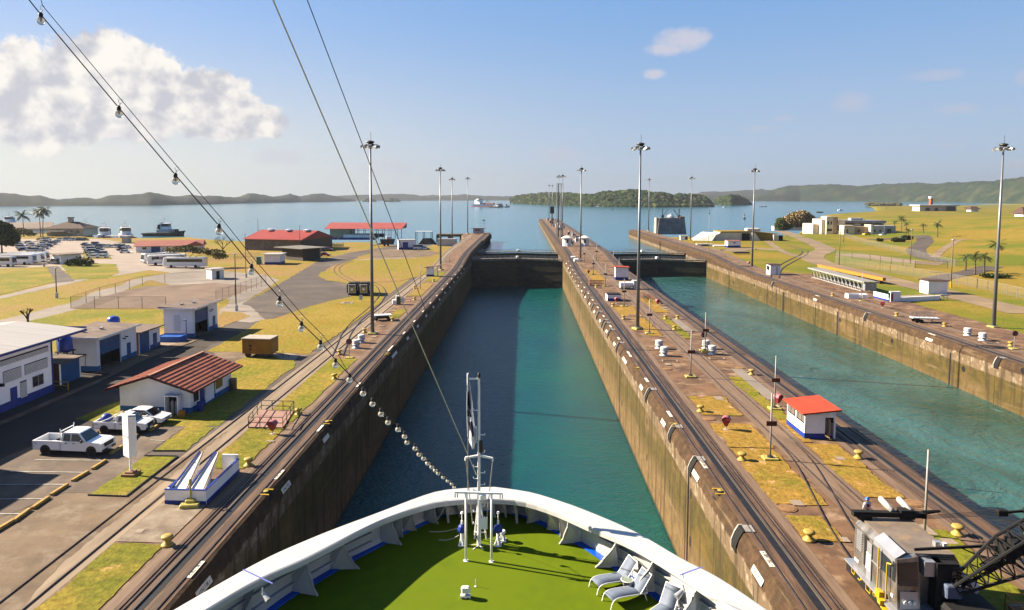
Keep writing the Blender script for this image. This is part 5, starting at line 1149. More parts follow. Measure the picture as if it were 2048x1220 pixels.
# yellow trailer
a0=G(484,716,.03);a1=G(540,719,.03); ww=(a1-a0).length; t=thing('generator_trailer','orange yellow box trailer on wheels with pale roof on brown ground','trailer',Vector(((a0.x+a1.x)/2,a0.y+1.4,.05)),R(-4)); hh=2.05
M_ory=mat('faded_orange',(.58,.26,.025),(.42,.19,.025),.8,.6,c3=(.30,.13,.03),s3=1.2,w3=.64)
mb=MB(); mb.box((0,0,.55+hh/2),(ww,2.6,hh),bev=.07); mb.build('trailer_body',M_ory,t); mb=MB(); mb.box((0,0,.55+hh+.08),(ww*1.02,2.7,.16),bev=.05); mb.build('trailer_roof',mat('dusty_roof',(.62,.55,.46),(.5,.42,.34),1.5,.7),t)
for x in (-ww*.3,ww*.27):
    for y in (-1.15,1.15): mb=MB(); mb.add(*disc(.42,.25,16),M=Matrix.Translation((x,y,.42))@Matrix.Rotation(PI/2,4,'X')); mb.build('wheel',M_dark,t)
mb=MB(); mb.bar((ww/2,0,.5),(ww/2+2.1,-.2,.3),.1,.1); mb.bar((ww/2+2.1,-.2,.3),(ww/2+2.2,-.2,.05),.08,.08); mb.bar((ww/2+1.4,-.5,.05),(ww/2+1.4,-.5,1.0),.05,.05); mb.build('drawbar',M_dark,t)
mb=MB(); mb.box((-ww*.2,-1.31,1.7),(.4,.02,.3)); mb.box((-ww*.2,-1.31,1.2),(.4,.02,.22)); mb.build('vent_grille',M_dark,t)
sheet('pale_patch',[(536,710),(575,706),(600,710),(590,720),(560,718)],M_patch,.05)
# stone bin
p=at(466,779,.05); t=thing('litter_bin','brown pebbled cylinder bin on lawn behind the red roofed house','bin',p); mb=MB(); mb.lathe([(.42,0),(.45,.1),(.45,1.15),(.42,1.2)],n=18); mb.build('bin_body',mat('pebble',(.40,.25,.13),(.28,.17,.09),6,.9,bump=.02,bs=30),t); mb=MB(); mb.lathe([(.46,1.2),(.46,1.3),(0,1.32)],n=18); mb.build('bin_lid',mat('tan_lid',(.5,.36,.22),(.4,.28,.16),4,.8),t)
p=at(214,858,.06); t=thing('domed_bin','dark bin with blue domed lid by the left wall of the red roofed house','bin',p); mb=MB(); mb.lathe([(.36,0),(.4,1.0)],n=14); mb.build('bin_body',M_dark,t); mb=MB(); mb.lathe([(.55,.95),(.55,1.05),(.45,1.35),(.25,1.5),(0,1.55)],n=14); mb.build('bin_lid',M_blue,t,True)
# kerb blocks
kb=thing('kerb_block','x','kerb block'); mb=MB(); mb.box((0,0,.09),(.30,1.9,.18),bev=.04); mb.build('block',mat('worn_yellow',(.70,.40,.05),(.5,.30,.06),2,.7,c3=(.4,.33,.25),s3=2,w3=.62),kb)
kbs=[((185,939),(211,922)),((146,962),(175,945)),((104,990),(134,971)),((62,1020),(100,994)),((28,1043),(58,1021)),((-6,1062),(24,1044)),((262,884),(276,868)),((300,862),(318,850)),((222,908),(245,893))]
nmk=['next to the white pickup bonnet','second from the pickup','third from the pickup','in the sunlit bay','at the lower sunlit bays','at the left edge of the photo','under the smaller pickup','under the white saloon','in the shade between the pickups']
for i,(a,b) in enumerate(kbs):
    p=(G(*a,.06)+G(*b,.06))/2; v=G(*b)-G(*a); r_=math.atan2(v.y,v.x)-PI/2; l='yellow parking kerb block '+nmk[i]
    if i==0: kb.location=p; kb.rotation_euler.z=r_; kb['label']=l; kb['group']='yellow kerb blocks of the parking bays'
    else: dup(kb,p,r_,l)
# scalloped lawn edging
def edging(pts):
    for (a,b) in pts:
        A=G(*a,.05);B=G(*b,.05); n=int((B-A).length/.22); mb=MB(); mb.bar(Vector((0,0,.04)),(B-A)+Vector((0,0,.04)),.09,.08)
        for k in range(n): v=(B-A)*(k/n); mb.tube((v.x,v.y,0),(v.x,v.y,.10),.07,.05,6)
        tag(mb.build('lawn_edging',M_dark,loc=A),'scalloped dark edging along the %s side of a small lawn'%('%s'%('near' if abs(a[1]-b[1])<8 else 'far')),'edging','scalloped lawn edging')
edging([((177,990.5),(252.5,993)),((290,912),(355.7,912.8)),((306.6,902),(370.5,902)),((252.5,993),(355.7,912.8))])
# grey cabinet, flat platform, shelter, on the left wall
simple('wheeled_platform','flat grey wheeled platform with small rail beside the left mast','platform trolley',at(765,641,.03),.35,[('deck_plate',M_vent,lambda m:m.box((0,.6,.95),(3.4,1.9,.12))),('wheel',M_dark,lambda m:[m.add(*disc(.3,.12,12),M=Matrix.Translation((x,y,.3))@Matrix.Rotation(PI/2,4,'X')) for x in (-1.1,1.1) for y in (-.1,1.3)]),('frame',M_dark,lambda m:m.box((0,.6,.6),(2.4,1.3,.5))),('hand_rail',M_grey,lambda m:(m.bar((-1.5,1.4,1),(-1.5,1.4,1.8),.05,.05),m.bar((-.5,1.4,1),(-.5,1.4,1.8),.05,.05),m.bar((-1.5,1.4,1.8),(-.5,1.4,1.8),.05,.05)))])
simple('electrical_cabinet','grey green electrical cabinet with white panels on the left wall','cabinet',at(797,609,.03),.25,[('casing',M_vent,lambda m:m.box((0,.4,.9),(1.0,1.1,1.8),bev=.04)),('door',mat('khaki_door',(.22,.20,.13),(.18,.16,.10),2,.6),lambda m:m.box((.05,-.17,.9),(.8,.04,1.6))),('side_panel',M_white,lambda m:(m.box((-.9,.4,.55),(.7,.7,.8),bev=.04),m.box((.95,.5,.8),(.7,.08,1.1),rz=.4)))])
a=G(852,553,.03); sh=thing('track_shelter','white and blue open shelter with brown sloping roof at the left wall track','shelter',Vector((a.x+.2,a.y+1,.05)),.1)
mb=MB(); mb.box((.9,0,1.2),(2.2,1.6,2.4)); mb.build('wall',M_white,sh); mb=MB(); mb.box((.9,-.81,.25),(2.22,.03,.5)); mb.build('blue_base',M_blue,sh); mb=MB(); mb.box((3.0,-.6,1.35),(.35,.3,2.7)); mb.box((3.0,-.6,.2),(.38,.33,.4)); mb.build('support_post',M_white,sh)
mb=MB(); mb.side([(-.7,2.55),(3.9,3.0),(3.9,3.15),(-.7,2.7)],-1.3,1.2); mb.build('roof',mat('brown_roof_flat',(.30,.17,.12),(.22,.13,.09),1,.8),sh)
# ---------- buildings of the left bank ----------
M_blk=M_black; M_wallw=mat('building_white',(.80,.80,.82),(.72,.72,.75),.5,.6,c3=(.55,.53,.50),s3=.5,w3=.70)
M_cream=mat('cream_wall',(.62,.56,.44),(.52,.46,.36),.6,.7); M_brick=mat('brown_brick',(.22,.075,.05),(.16,.055,.04),3,.8)
M_roofg=mat('flat_roof_brown',(.24,.165,.13),(.17,.115,.09),.4,.8,c3=(.32,.24,.19),s3=.5,w3=.58); M_sheet=mat('pale_sheet_roof',(.36,.335,.31),(.30,.28,.26),.5,.45,stretch=(.2,3,1))
M_slat=mat('louvre',(.66,.65,.62),(.55,.54,.52),3,.7); M_blued=mat('roller_blue',(.002,.085,.26),(.002,.065,.2),1,.5)
SPLIT={'low_wall','blue_base','window','wall_lamp','pit_wall','mast','pulley_block','door_handle','trough_side','trough_end','dark_bay','roof_vent','side_panel','notice','parked_equipment'}
def bb(name,m,par,*boxes,bev=0):
    if name in SPLIT and len(boxes)>1:
        for b_ in boxes: o=bb(name,m,par,b_,bev=bev)
        return o
    mb=MB(); [mb.box(c,d,bev=bev) for c,d in boxes]; return mb.build(name,m,par)
_pre50=set(o.name for o in COL.objects)
# big warehouse
t=thing('warehouse','big white warehouse with blue doors and pale sheet roof cut by the left edge','building',(-54.3,81,0)); W=16.6
mb=MB(); mb.box((-W/2,-20,3.0),(W,40,6.0)); mb.side([(-W,6.0),(0,6.0),(-W/2,6.75)],-39.9,-.02); mb.build('wall',M_wallw,t)
mb=MB(); 
mb.add([(.35,-40,6.15),(.35,6,6.15),(-8.3,6,7.0),(-8.3,-40,7.0),(-W-.4,-40,6.15),(-W-.4,6,6.15),(.35,-40,6.28),(.35,6,6.28),(-8.3,6,7.13),(-8.3,-40,7.13),(-W-.4,-40,6.28),(-W-.4,6,6.28)],[(0,1,2,3),(3,2,5,4),(9,8,7,6),(10,11,8,9),(1,7,8,2),(2,8,11,5),(0,6,7,1)][:]); mb.build('roof',M_sheet,t)
bb('roof_trim',M_blue,t,((.4,-17,6.12),(.10,46.2,.22)),((-4,6.02,6.45),(8.8,.08,.2)))
for k in range(4): bb('roof_bracket',M_blue,t,((.1,1.2+k*1.5,5.9),(.12,.12,.5))) if k<1 else None
bb('corner_post',M_blue,t,((.02,.02,3.0),(.16,.16,6)))
bb('blue_base',M_blue,t,((.015,-20,.45),(.05,40,.9)),((-8,.015,.45),(16,.05,.9)))
bb('roller_door',mat('deep_blue_door',(.006,.03,.20),(.005,.025,.16),1,.5),t,((.04,-10.6,2.2),(.06,4.6,4.4)),)
bb('roller_door',MATS['deep_blue_door'],t,((.04,-18,2.2),(.06,6,4.4)))
d=bb('door',M_blue,t,((.04,-6.2,1.15),(.06,.95,2.2)))
for (y0,y1,z0,z1) in ((-7.6,-4.9,3.0,4.3),(-4.4,-.7,3.1,4.3),(-7.9,-.5,4.9,5.6),(-13,-8.6,4.9,5.6),(-5.2,-4.2,.8,2.6)):
    n=int((z1-z0)/.14); mb=MB(); [mb.box((.03,(y0+y1)/2,z0+k*.14),(.06,y1-y0,.085)) for k in range(n)]; l=mb.build('louvre_panel',M_slat,t); mb=MB(); mb.box((.008,(y0+y1)/2,(z0+z1)/2-.05),(.02,y1-y0,z1-z0)); mb.build('louvre_back',M_dark,l)
w=bb('window',M_glass,t,((.03,-2.4,2.0),(.05,1.7,1.15))); bb('window_frame',M_vent,w,((.05,-2.4,1.4),(.06,1.8,.06)),((.05,-2.4,2.6),(.06,1.8,.06)),((.05,-2.4,2.0),(.06,.05,1.1)))
bb('wall_lamp',M_dark,t,((.25,-8.1,3.0),(.5,.3,.3)),bev=.05)
an=thing('tall_workshop','tall plain workshop just outside the left edge whose shadow crosses the parking bays','building',(-54.6,44,0)); bb('wall',M_wallw,an,((-8,8.5,5),(16,17,10))); bb('roof',M_sheet,an,((-8,8.5,10.1),(16.8,17.8,.2))); bb('roller_door',M_blue,an,((.03,10,2.5),(.06,6,5)))
# open garages
def garage(label,X0,X1,Y0,Y1,h,oy0,oy1,door,lou,roof=M_roofg):
    t=thing('workshop',label,'building',(X1,Y0,0)); w=X1-X0; L=Y1-Y0
    mb=MB(); mb.box((-w/2,.1,h/2),(w,.2,h)); mb.box((-w+.1,L/2,h/2),(.2,L-.4,h)); mb.box((-w/2,L-.1,h/2),(w,.2,h)); mb.box((-.1,(oy0+.2)/2+.1,h/2),(.2,max(oy0-.2,.05),h)); mb.box((-.1,(oy1+L)/2-.1,h/2),(.2,L-oy1-.2,h)); mb.box((-.1,(oy0+oy1)/2,h-.2),(.2,oy1-oy0,.4)); mb.build('wall',M_wallw,t)
    bb('roller_door',M_blued,t,((-.22,(oy0+oy1)/2,h*.70),(.06,oy1-oy0,h*.50))); bb('dark_interior',M_blk,t,((-1.6,(oy0+oy1)/2,h*.24),(.1,oy1-oy0+1,h*.5)),((-.9,oy0-.1,h*.24),(1.4,.05,h*.48)),((-.9,oy1+.1,h*.24),(1.4,.05,h*.48)))
    bb('floor',M_dirtc,t,((-w/2,L/2,.03),(w-.5,L-.5,.06)))
    mb=MB(); mb.add([(-w-.6,-.6,h+.25),(.55,-.6,h+.03),(.55,L+.5,h+.03),(-w-.6,L+.5,h+.25),(-w-.6,-.6,h+.4),(.55,-.6,h+.18),(.55,L+.5,h+.18),(-w-.6,L+.5,h+.4)],[(3,2,1,0),(4,5,6,7),(0,1,5,4),(1,2,6,5),(2,3,7,6),(3,0,4,7)]); mb.build('roof',roof,t)
    bb('roof_fascia',M_wallw,t,((.58,L/2,h+.06),(.05,L+1.1,.2)),((-w/2,-.63,h+.12),(w+1.0,.05,.22)))
    bb('blue_base',mat('light_blue_base',(.015,.13,.36),(.012,.10,.28),1,.6),t,((-w/2,-.012,.35),(w,.03,.7)),((.012,oy0/2,.35),(.03,oy0,.7)),((.012,(oy1+L)/2,.35),(.03,L-oy1,.7)))
    if door: bb('door',M_blued,t,((.03,door,1.15),(.05,.9,2.3)))
    if lou:
        mb=MB(); [mb.box((lou,-.02,1.2+k*.17),(1.1,.04,.09)) for k in range(15)]; mb.build('louvre_panel',M_slat,t)
    bb('wall_lamp',M_dark,t,((.2,oy1+.5,h*.72),(.35,.15,.15)),((.25,oy1+1.0,h*.76),(.35,.15,.15)))
    bb('roof_vent',M_vent,t,((-w*.4,L*.5,h+.45),(.4,.4,.25)),((-w*.6,L*.25,h+.45),(.4,.4,.25)))
    return t
garage('white workshop with half open blue roller door and brown flat roof beside the big warehouse',-60.2,-54.8,90.4,99.6,4.35,.5,5.4,7.2,-3.9)
garage('farther white workshop with dark open door standing near the fenced dirt yard',-57.5,-52.7,112.2,121.2,4.65,.6,5.6,7.6,-2.6)
def block(label,X0,X1,Y0,Y1,h,front,side,door=None):
    t=thing('store_block',label,'store',(X1,Y0,0)); w=X1-X0;L=Y1-Y0
    bb('wall',M_wallw,t,((-w/2,L/2,h/2),(w,L,h))); bb('front_panel',front,t,((-w/2,-.02,h/2),(w*.98,.05,h*.99))); 
    if side: bb('side_panel',side,t,((.02,L/2,h/2),(.05,L*.86,h*.99)))
    bb('roof',M_roofg,t,((-w/2+.1,L/2,h+.08),(w+1.0,L+.9,.16)))
    if door: bb('door',M_blued,t,((.04,L*.5,1.1),(.05,1.0,2.2))); bb('blue_base',MATS['light_blue_base'],t,((.03,L/2,.3),(.03,L,.6)))
    return t
block('small flat roofed store with brown end and dark blue side between the warehouse and workshop',-57.6,-55.2,83.6,87.6,2.7,M_brick,M_blued)
block('small flat roofed store with brown end and blue side just beyond the first workshop',-57.6,-54.9,100.4,103.3,3.1,M_brick,M_blued)
block('small white store with blue door beside the blue pump pit',-57.6,-55.1,103.6,106.6,3.0,M_wallw,None,True)
def tank(label,x,y,z,r,h):
    t=thing('water_tank',label,'tank',(x,y,0)); mb=MB(); mb.lathe([(r,z),(r*1.02,z+.1),(r,z+h*.75),(r*.8,z+h*.93),(r*.3,z+h),(0,z+h)],n=18); mb.build('tank_body',mat('tank_blue',(.02,.07,.45),(.015,.05,.36),1,.35),t,True)
    mb=MB(); [mb.box((sx*r*.7,sy*r*.7,z/2),(.12,.12,z)) for sx in (-1,1) for sy in (-1,1)]; mb.box((0,0,z-.05),(r*2,r*2,.1)); mb.build('tank_stand',M_dark,t)
tank('blue plastic water tank seen above the workshop roof',-61.7,106,2.6,.9,2.0); tank('blue water tank in the gap between the warehouse and the workshop',-57.9,88.95,3.1,.85,1.9)
t=thing('pump_pit','low blue rectangular pump pit with pipes on a pale pad','pump pit',(-54.9,109.6,0)); bb('pit_wall',mat('pit_blue',(.02,.12,.50),(.015,.08,.35),1,.5),t,((0,-1,.45),(3.8,.15,.9)),((0,1,.45),(3.8,.15,.9)),((-1.85,0,.45),(.15,2,.9)),((1.85,0,.45),(.15,2,.9)),((0,0,.75),(3.6,1.9,.1))); bb('pipe',M_grey,t,((1.9,1.1,1.6),(.14,.14,3.2)),((1.6,1.1,3.15),(.6,.14,.14))); bb('pad',M_patch,t,((.8,-2.2,.03),(3.6,2.4,.06)))
t=thing('yellow_gate','short yellow pipe gate beside the warehouse corner','gate',(-53.4,81.5,0)); bb('gate_rail',M_yel,t,((-.4,0,1.05),(1.9,.07,.07)),((-.4,0,.6),(1.9,.07,.07))); bb('gate_post',M_yel,t,((.55,0,.55),(.09,.09,1.1))); bb('gate_post',M_yel,t,((-1.35,0,.55),(.09,.09,1.1)))
sheet('pavement',[(-54.2,60),(-52.2,60),(-52.2,89),(-54.7,89),(-54.7,100),(-52.6,110),(-51,110),(-52,97),(-51.2,84),(-51.2,60)],M_dirtc,.05,px=False)
# red roofed house
M_tile=mat('red_tile_roof',(.56,.17,.095),(.42,.11,.06),1.2,.8,c3=(.20,.06,.035),s3=.8,w3=.60,det=10,stretch=(.35,1.3,1),bump=.03,bs=6)
X0,X1,Y0,Y1=-42.3,-34.5,72.5,81.8; t=thing('red_roof_house','white house with blue base and weathered red gable roof by the parked pickups','house',(X1,Y0+.3,0),R(-2.5)); w=X1-X0;L=Y1-Y0; h=2.75
mb=MB(); mb.box((-w/2,L/2,h/2),(w,L,h)); mb.side([(-w,h),(0,h),(-w/2,h+1.15)],.0,.2); mb.side([(-w,h),(0,h),(-w/2,h+1.15)],L-.2,L); mb.build('wall',M_wallw,t)
bb('blue_base',MATS['light_blue_base'],t,((-w/2,-.012,.3),(w,.03,.6)),((.012,L/2,.3),(.03,L,.6)))
def slab(x0,z0,x1,z1,th,y0,y1,m,n):
    mb=MB(); mb.side([(x0,z0),(x1,z1),(x1,z1+th),(x0,z0+th)],y0,y1); return mb.build(n,m,t)
sl_=(1.15)/(w/2); ov=.95
slab(-w-ov,h-ov*sl_+.05,-w/2,h+1.25,.10,-1.0,L+1.1,M_tile,'roof_slope'); slab(ov,h-ov*sl_+.05,-w/2,h+1.25,.10,-1.0,L+1.1,M_tile,'roof_slope')
mb=MB()
for s in (-1,1):
    for k in range(1,9):
        x=-w/2+s*(w/2+ov)*k/9; z=h+1.37-abs(x+w/2)*sl_; mb.box((x,L/2+.05,z+.005),(.07,L+2.0,.035))
mb.build('tile_ridge',M_tile,t)
bb('ridge_cap',mat('ridge_pale',(.52,.28,.20),(.4,.16,.1),1.5,.8),t,((-w/2,L/2,h+1.42),(.34,L+2.1,.1)))
mb=MB()
for s in (0,1):
    xe=-w-ov if s==0 else ov
    mb.bar((xe,-1.03,h-ov*sl_+.05),(-w/2,-1.03,h+1.28),.05,.24)
mb.box((ov+.02,L/2,h-ov*sl_+.08),(.05,L+2.1,.18)); mb.build('barge_board',mat('maroon',(.09,.012,.01),(.07,.01,.01),2,.6),t)
bb('gas_cupboard',M_wallw,t,((-2.35,-.42,1.0),(.12,.85,2.0)),((-.95,-.42,1.0),(.12,.85,2.0)),((-1.65,-.42,2.03),(1.6,.95,.1))); a=bb('cupboard_interior',M_blk,t,((-1.65,-.02,.95),(1.3,.03,1.85))); mb=MB(); mb.lathe([(.2,0),(.2,1.3),(.08,1.5)],(-1.75,-.35,0),12); mb.lathe([(.2,0),(.2,1.3),(.08,1.5)],(-1.3,-.3,0),12); mb.build('gas_bottle',M_grey,t)
bb('window',M_glass,t,((.02,1.15,1.6),(.04,1.0,1.2))); bb('door',M_blue,t,((.03,2.4,1.15),(.06,.9,2.3))); bb('white_door',M_wallw,t,((.04,4.0,1.25),(.06,1.9,2.0))); bb('window',mat('brown_window',(.10,.085,.03),(.06,.05,.02),2,.3),t,((.02,6.3,1.6),(.04,1.5,1.15))); bb('down_pipe',M_dark,t,((.05,5.2,1.3),(.06,.06,2.5)))
simple('orange_crate','orange crate standing by the front corner of the red roofed house','crate',Vector((-34.9,71.7,.06)),.1,[('crate_body',M_or,lambda m:m.box((0,0,.3),(.6,.5,.6),bev=.03))])
simple('blue_drum','dark blue drum beside the blue door of the red roofed house','drum',Vector((-33.9,73.6,.06)),0,[('drum_body',M_blue,lambda m:m.lathe([(.32,0),(.34,.3),(.32,.6),(.34,.62),(.32,.95),(0,.95)],n=14))])
# ---------- vehicles ----------
M_car=mat('car_white',(.80,.80,.80),(.78,.78,.78),.3,.18,spec=.5,coat=.6); M_tyre=mat('tyre',(.012,.012,.013),(.02,.02,.02),5,.85); M_rimm=mat('rim',(.35,.36,.38),(.22,.23,.24),6,.3,metal=.6); M_trim=mat('black_trim',(.015,.015,.017),(.02,.02,.022),5,.5)
M_lampg=mat('head_lamp',(.75,.75,.72),(.6,.58,.5),6,.1)
def body(mb,prof,w,mi=0,edge=.07,top=None):
    n=len(prof); cx=sum(p[0] for p in prof)/n; cz=sum(p[1] for p in prof)/n
    ar=sum(prof[i][0]*prof[(i+1)%n][1]-prof[(i+1)%n][0]*prof[i][1] for i in range(n))
    if ar<0: prof=prof[::-1]
    zs=[p[1] for p in prof]; z0,z1=min(zs),max(zs)
    def row(y,k): 
        return [(cx+(x-cx)*k, y*(1 if top is None else 1-(1-top)*((z-z0)/(z1-z0))), cz+(z-cz)*k) for x,z in prof]
    rows=[row(-w,.975),row(-w+edge,1),row(w-edge,1),row(w,.975)]; vs=[v for r in rows for v in r]
    fs=[tuple(range(n)),tuple(range(4*n-1,3*n-1,-1))]+[(k*n+i,(k+1)*n+i,(k+1)*n+(i+1)%n,k*n+(i+1)%n) for k in range(3) for i in range(n)]
    mb.add(vs,fs,mi)
def wheels(t,xs,w,r):
    for x in xs:
        for s in (-1,1):
            mb=MB(); Mx=Matrix.Translation((x,s*(w-.11),r))@Matrix.Rotation(PI/2,4,'X'); mb.lathe([(r*.6,-.12),(r,-.11),(r,.11),(r*.6,.12)],n=20,M=Mx); wh=mb.build('wheel',M_tyre,t,True)
            mb=MB(); mb.add(*disc(r*.62,.20,14),M=Mx); mb.build('rim',M_rimm,wh)
            mb=MB(); mb.add(*disc(r*1.2,.02,20),M=Matrix.Translation((x,s*(w-.004),r*1.02))@Matrix.Rotation(PI/2,4,'X')); mb.build('wheel_arch',M_trim,t)
def pickup(label,loc,rz,L,w,h,wb,bull=False,big=True):
    t=thing('pickup_truck',label,'pickup truck',loc,rz); hw=w/2; r=.40 if big else .36; bz=.52*h; xr=-wb/2-.05; xf=wb/2; rear=-L*.52; front=L*.48; cabf=L*.20 if big else L*.19; cabr=-L*.115 if big else -L*.10
    mb=MB(); body(mb,[(rear,.42),(front-.05,.36),(front,.62),(front-.04,bz+.02),(front-.35,bz+.13),(cabf+.25,bz+.19),(cabr,bz+.16),(cabr,.42)],hw); mb.build('body',M_car,t)
    b0=rear;b1=cabr-.05; mb=MB(); mb.box(((b0+b1)/2,0,.55),(b1-b0,w-.1,.1)); [mb.box(((b0+b1)/2,s*(hw-.05),.42+(bz-.30)/2+.06),(b1-b0,.1,bz-.26)) for s in (-1,1)]; mb.box((b0+.05,0,.42+(bz-.3)/2+.06),(.1,w,bz-.28)); mb.box((b1,0,.42+(bz-.3)/2+.06),(.06,w,bz-.28)); mb.build('cargo_bed',M_car,t)
    mb=MB(); body(mb,[(cabr+.0,bz+.1),(cabf+.35,bz+.12),(cabf-.35,h-.05),(cabf-.6,h),(cabr+.3,h),(cabr+.1,h-.06)],hw-.04,top=.86); mb.build('cab',M_car,t)
    mb=MB(); gz=bz+.22; gt=h-.14
    ws=[(cabf+.32,gz-.06),(cabf-.30,gt)]; n_=Vector((ws[0][1]-ws[1][1],0,-(ws[0][0]-ws[1][0]))).normalized()*-.04
    if n_.x<0: n_=-n_
    mb.add([(ws[0][0]+n_.x,-hw+.14,ws[0][1]+n_.z),(ws[0][0]+n_.x,hw-.14,ws[0][1]+n_.z),(ws[1][0]+n_.x,hw-.26,ws[1][1]+n_.z),(ws[1][0]+n_.x,-hw+.26,ws[1][1]+n_.z)],[(0,1,2,3)]); mb.build('windscreen',M_glass,t)
    for s in (-1,1):
        for (a,b,a2,b2) in ((cabr+.25,(cabr+cabf)/2-.1,cabr+.33,(cabr+cabf)/2-.1),((cabr+cabf)/2,cabf+.1,(cabr+cabf)/2,cabf-.38)):
            mb=MB(); y0=s*(hw+.005-.03);y1=s*((hw-.04)*.885+.012); mb.add([(a,y0,gz),(b,y0,gz),(b2,y1,gt),(a2,y1,gt)],[(0,1,2,3) if s<0 else (3,2,1,0)]); mb.build('side_window',M_glass,t)
        bb('mirror',M_trim,t,((cabf+.05,s*(hw+.14),bz+.28),(.14,.22,.24)),bev=.03)
        bb('door_handle',M_trim,t,((cabr+.55,s*(hw+.01),bz+.02),(.22,.03,.06)),((cabf-.75,s*(hw+.01),bz+.02),(.22,.03,.06)))
        bb('headlight',M_lampg,t,((front-.06,s*(hw-.22),bz-.1),(.12,.34,.22)),bev=.03); bb('tail_light',M_red,t,((rear-.01,s*(hw-.08),bz-.15),(.05,.12,.36)))
    bb('grille',M_trim,t,((front+.01,0,bz-.15),(.10,w*.58,.34)),((front+.0,0,.42),(.14,w*.9,.16)))
    bb('rear_bumper',M_trim,t,((rear-.06,0,.48),(.14,w*.94,.16)))
    bb('plate',M_car,t,((front+.09,0,.46),(.03,.45,.14)))
    wheels(t,(xr,xf),hw,r)
    if big:
        mb=MB(); mb.box((cabr-.02,0,h+.06),(.07,w*.92,.07)); [mb.box((cabr-.02,s*hw*.86,h-.25),(.07,.07,.8)) for s in (-1,1)]; [mb.box((cabr-.02,s*hw*.9,h+.2),(.08,.05,.2)) for s in (-1,1)]; mb.build('ladder_rack',M_car,t)
        mb=MB(); mb.lathe([(.35,0),(.5,.1),(.3,.2)],(rear+1.1,.1,.6),12); mb.build('bed_load',M_vent,t)
    else:
        mb=MB(); [mb.path([(cabr-.1,s*hw*.8,h-.05),(cabr-.7,s*hw*.85,h-.35),(rear+.35,s*hw*.86,bz+.08)],.035,6) for s in (-1,1)]; mb.tube((cabr-.15,-hw*.8,h-.05),(cabr-.15,hw*.8,h-.05),.035); mb.build('roll_bar',M_car,t); bb('beacon',M_or,t,((cabr+.25,.2,h+.08),(.2,.2,.16)),bev=.04)
    textmesh('4X4' if not big else '4x4',.16,'badge',M_trim,t,Matrix.Translation((rear+.35,-hw-.004,bz-.02))@Matrix.Rotation(PI/2,4,'X'))
    return t
pickup('large white crew cab pickup with rear ladder rack, nearest vehicle of the parking bays',Vector((-39.4,61.75,.08)),R(-1),6.35,2.05,1.98,4.15)
pickup('smaller white double cab pickup with roll bars and orange beacon behind the white board',Vector((-38.15,67.25,.08)),R(2),5.1,1.78,1.72,3.05,big=False)
def sedan(label,loc,rz,m=M_car):
    t=thing('parked_car',label,'car',loc,rz); mb=MB(); body(mb,[(-2.3,.45),(-2.25,.28),(2.2,.25),(2.32,.45),(2.25,.68),(1.2,.86),(-1.6,.95),(-2.2,.92),(-2.35,.7)],.91,edge=.12); mb.build('body',m,t)
    mb=MB(); body(mb,[(-1.75,.88),(1.25,.82),(.45,1.36),(.15,1.43),(-.75,1.43),(-1.1,1.38)],.80,top=.80,edge=.08); mb.build('cabin',m,t)
    mb=MB(); mb.add([(1.29,-.70,.88),(1.29,.70,.88),(.52,.6,1.37),(.52,-.6,1.37)],[(0,1,2,3)]); mb.build('windscreen',M_glass,t); mb=MB(); mb.add([(-1.78,-.66,.96),(-1.78,.66,.96),(-1.14,.56,1.38),(-1.14,-.56,1.38)],[(3,2,1,0)]); mb.build('rear_window',M_glass,t)
    for s in (-1,1):
        mb=MB(); mb.add([(-1.35,s*.815,.95),(1.0,s*.815,.93),(.35,s*.675,1.33),(-.95,s*.675,1.35)],[(0,1,2,3) if s<0 else (3,2,1,0)]); mb.build('side_window',M_glass,t); bb('headlight',M_lampg,t,((2.22,s*.68,.6),(.14,.34,.14)),bev=.03); bb('mirror',m,t,((.75,s*.95,.98),(.16,.18,.14)),bev=.04)
    bb('grille',M_trim,t,((2.31,0,.55),(.05,.8,.1)),((2.31,0,.36),(.05,1.0,.12))); wheels(t,(-1.35,1.35),.91,.33); return t
sedan('white saloon car parked nearest the red roofed house',Vector((-37.6,69.9,.08)),R(-3))
for o in list(COL.objects):
    if o.name not in _pre50 and o.parent is None: o.location.y+=.0622*(o.location.x if abs(o.location.x)>1 else -53)-1.2
# small far vehicles: one mesh each
FC={'white':(.75,.75,.76),'silver':(.42,.44,.47),'dark':(.03,.035,.045),'grey':(.16,.17,.19),'red':(.35,.03,.03),'blue':(.05,.09,.22),'yellow':(.75,.45,.05),'beige':(.5,.42,.3)}
def farcar_mesh(col,kind):
    mb=MB(); s={'car':(2.2,.88,.85,1.42),'suv':(2.35,.95,1.0,1.8),'van':(2.5,.98,1.2,2.1)}[kind]; L,w,b,h=s
    body(mb,[(-L,.3),(L,.3),(L,b*.8),(L*.55,b),(-L*.95,b+.03)],w,0,.1)
    if kind=='car': cab=[(-L*.8,b),(L*.52,b),(L*.15,h),(-L*.45,h)]
    elif kind=='suv': cab=[(-L*.95,b),(L*.5,b),(L*.25,h),(-L*.85,h)]
    else: cab=[(-L*.97,b),(L*.75,b),(L*.5,h),(-L*.95,h)]
    body(mb,cab,w-.06,1,.05,top=.84); x0=cab[3][0];x1=cab[2][0]; mb.box(((x0+x1)/2,0,h+.0),(x1-x0,w*1.55,.06),mi=0)
    for x in (-L*.6,L*.6):
        for q_ in (-1,1): mb.add(*disc(.33,.22,10),mi=2,M=Matrix.Translation((x,q_*(w-.08),.33))@Matrix.Rotation(PI/2,4,'X'))
    o=mb.build('parked_car',[mat('car_'+col,FC[col],FC[col],1,.2,coat=.5),M_glass,M_tyre]); return o
protos={}
def farcar(col,kind,p,rz,label,group='cars in the far car park'):
    k=(col,kind)
    if k not in protos: protos[k]=farcar_mesh(col,kind); o=protos[k]
    else: o=protos[k].copy(); COL.objects.link(o)
    o.location=p; o.rotation_euler.z=rz; tag(o,label,'car',group); return o
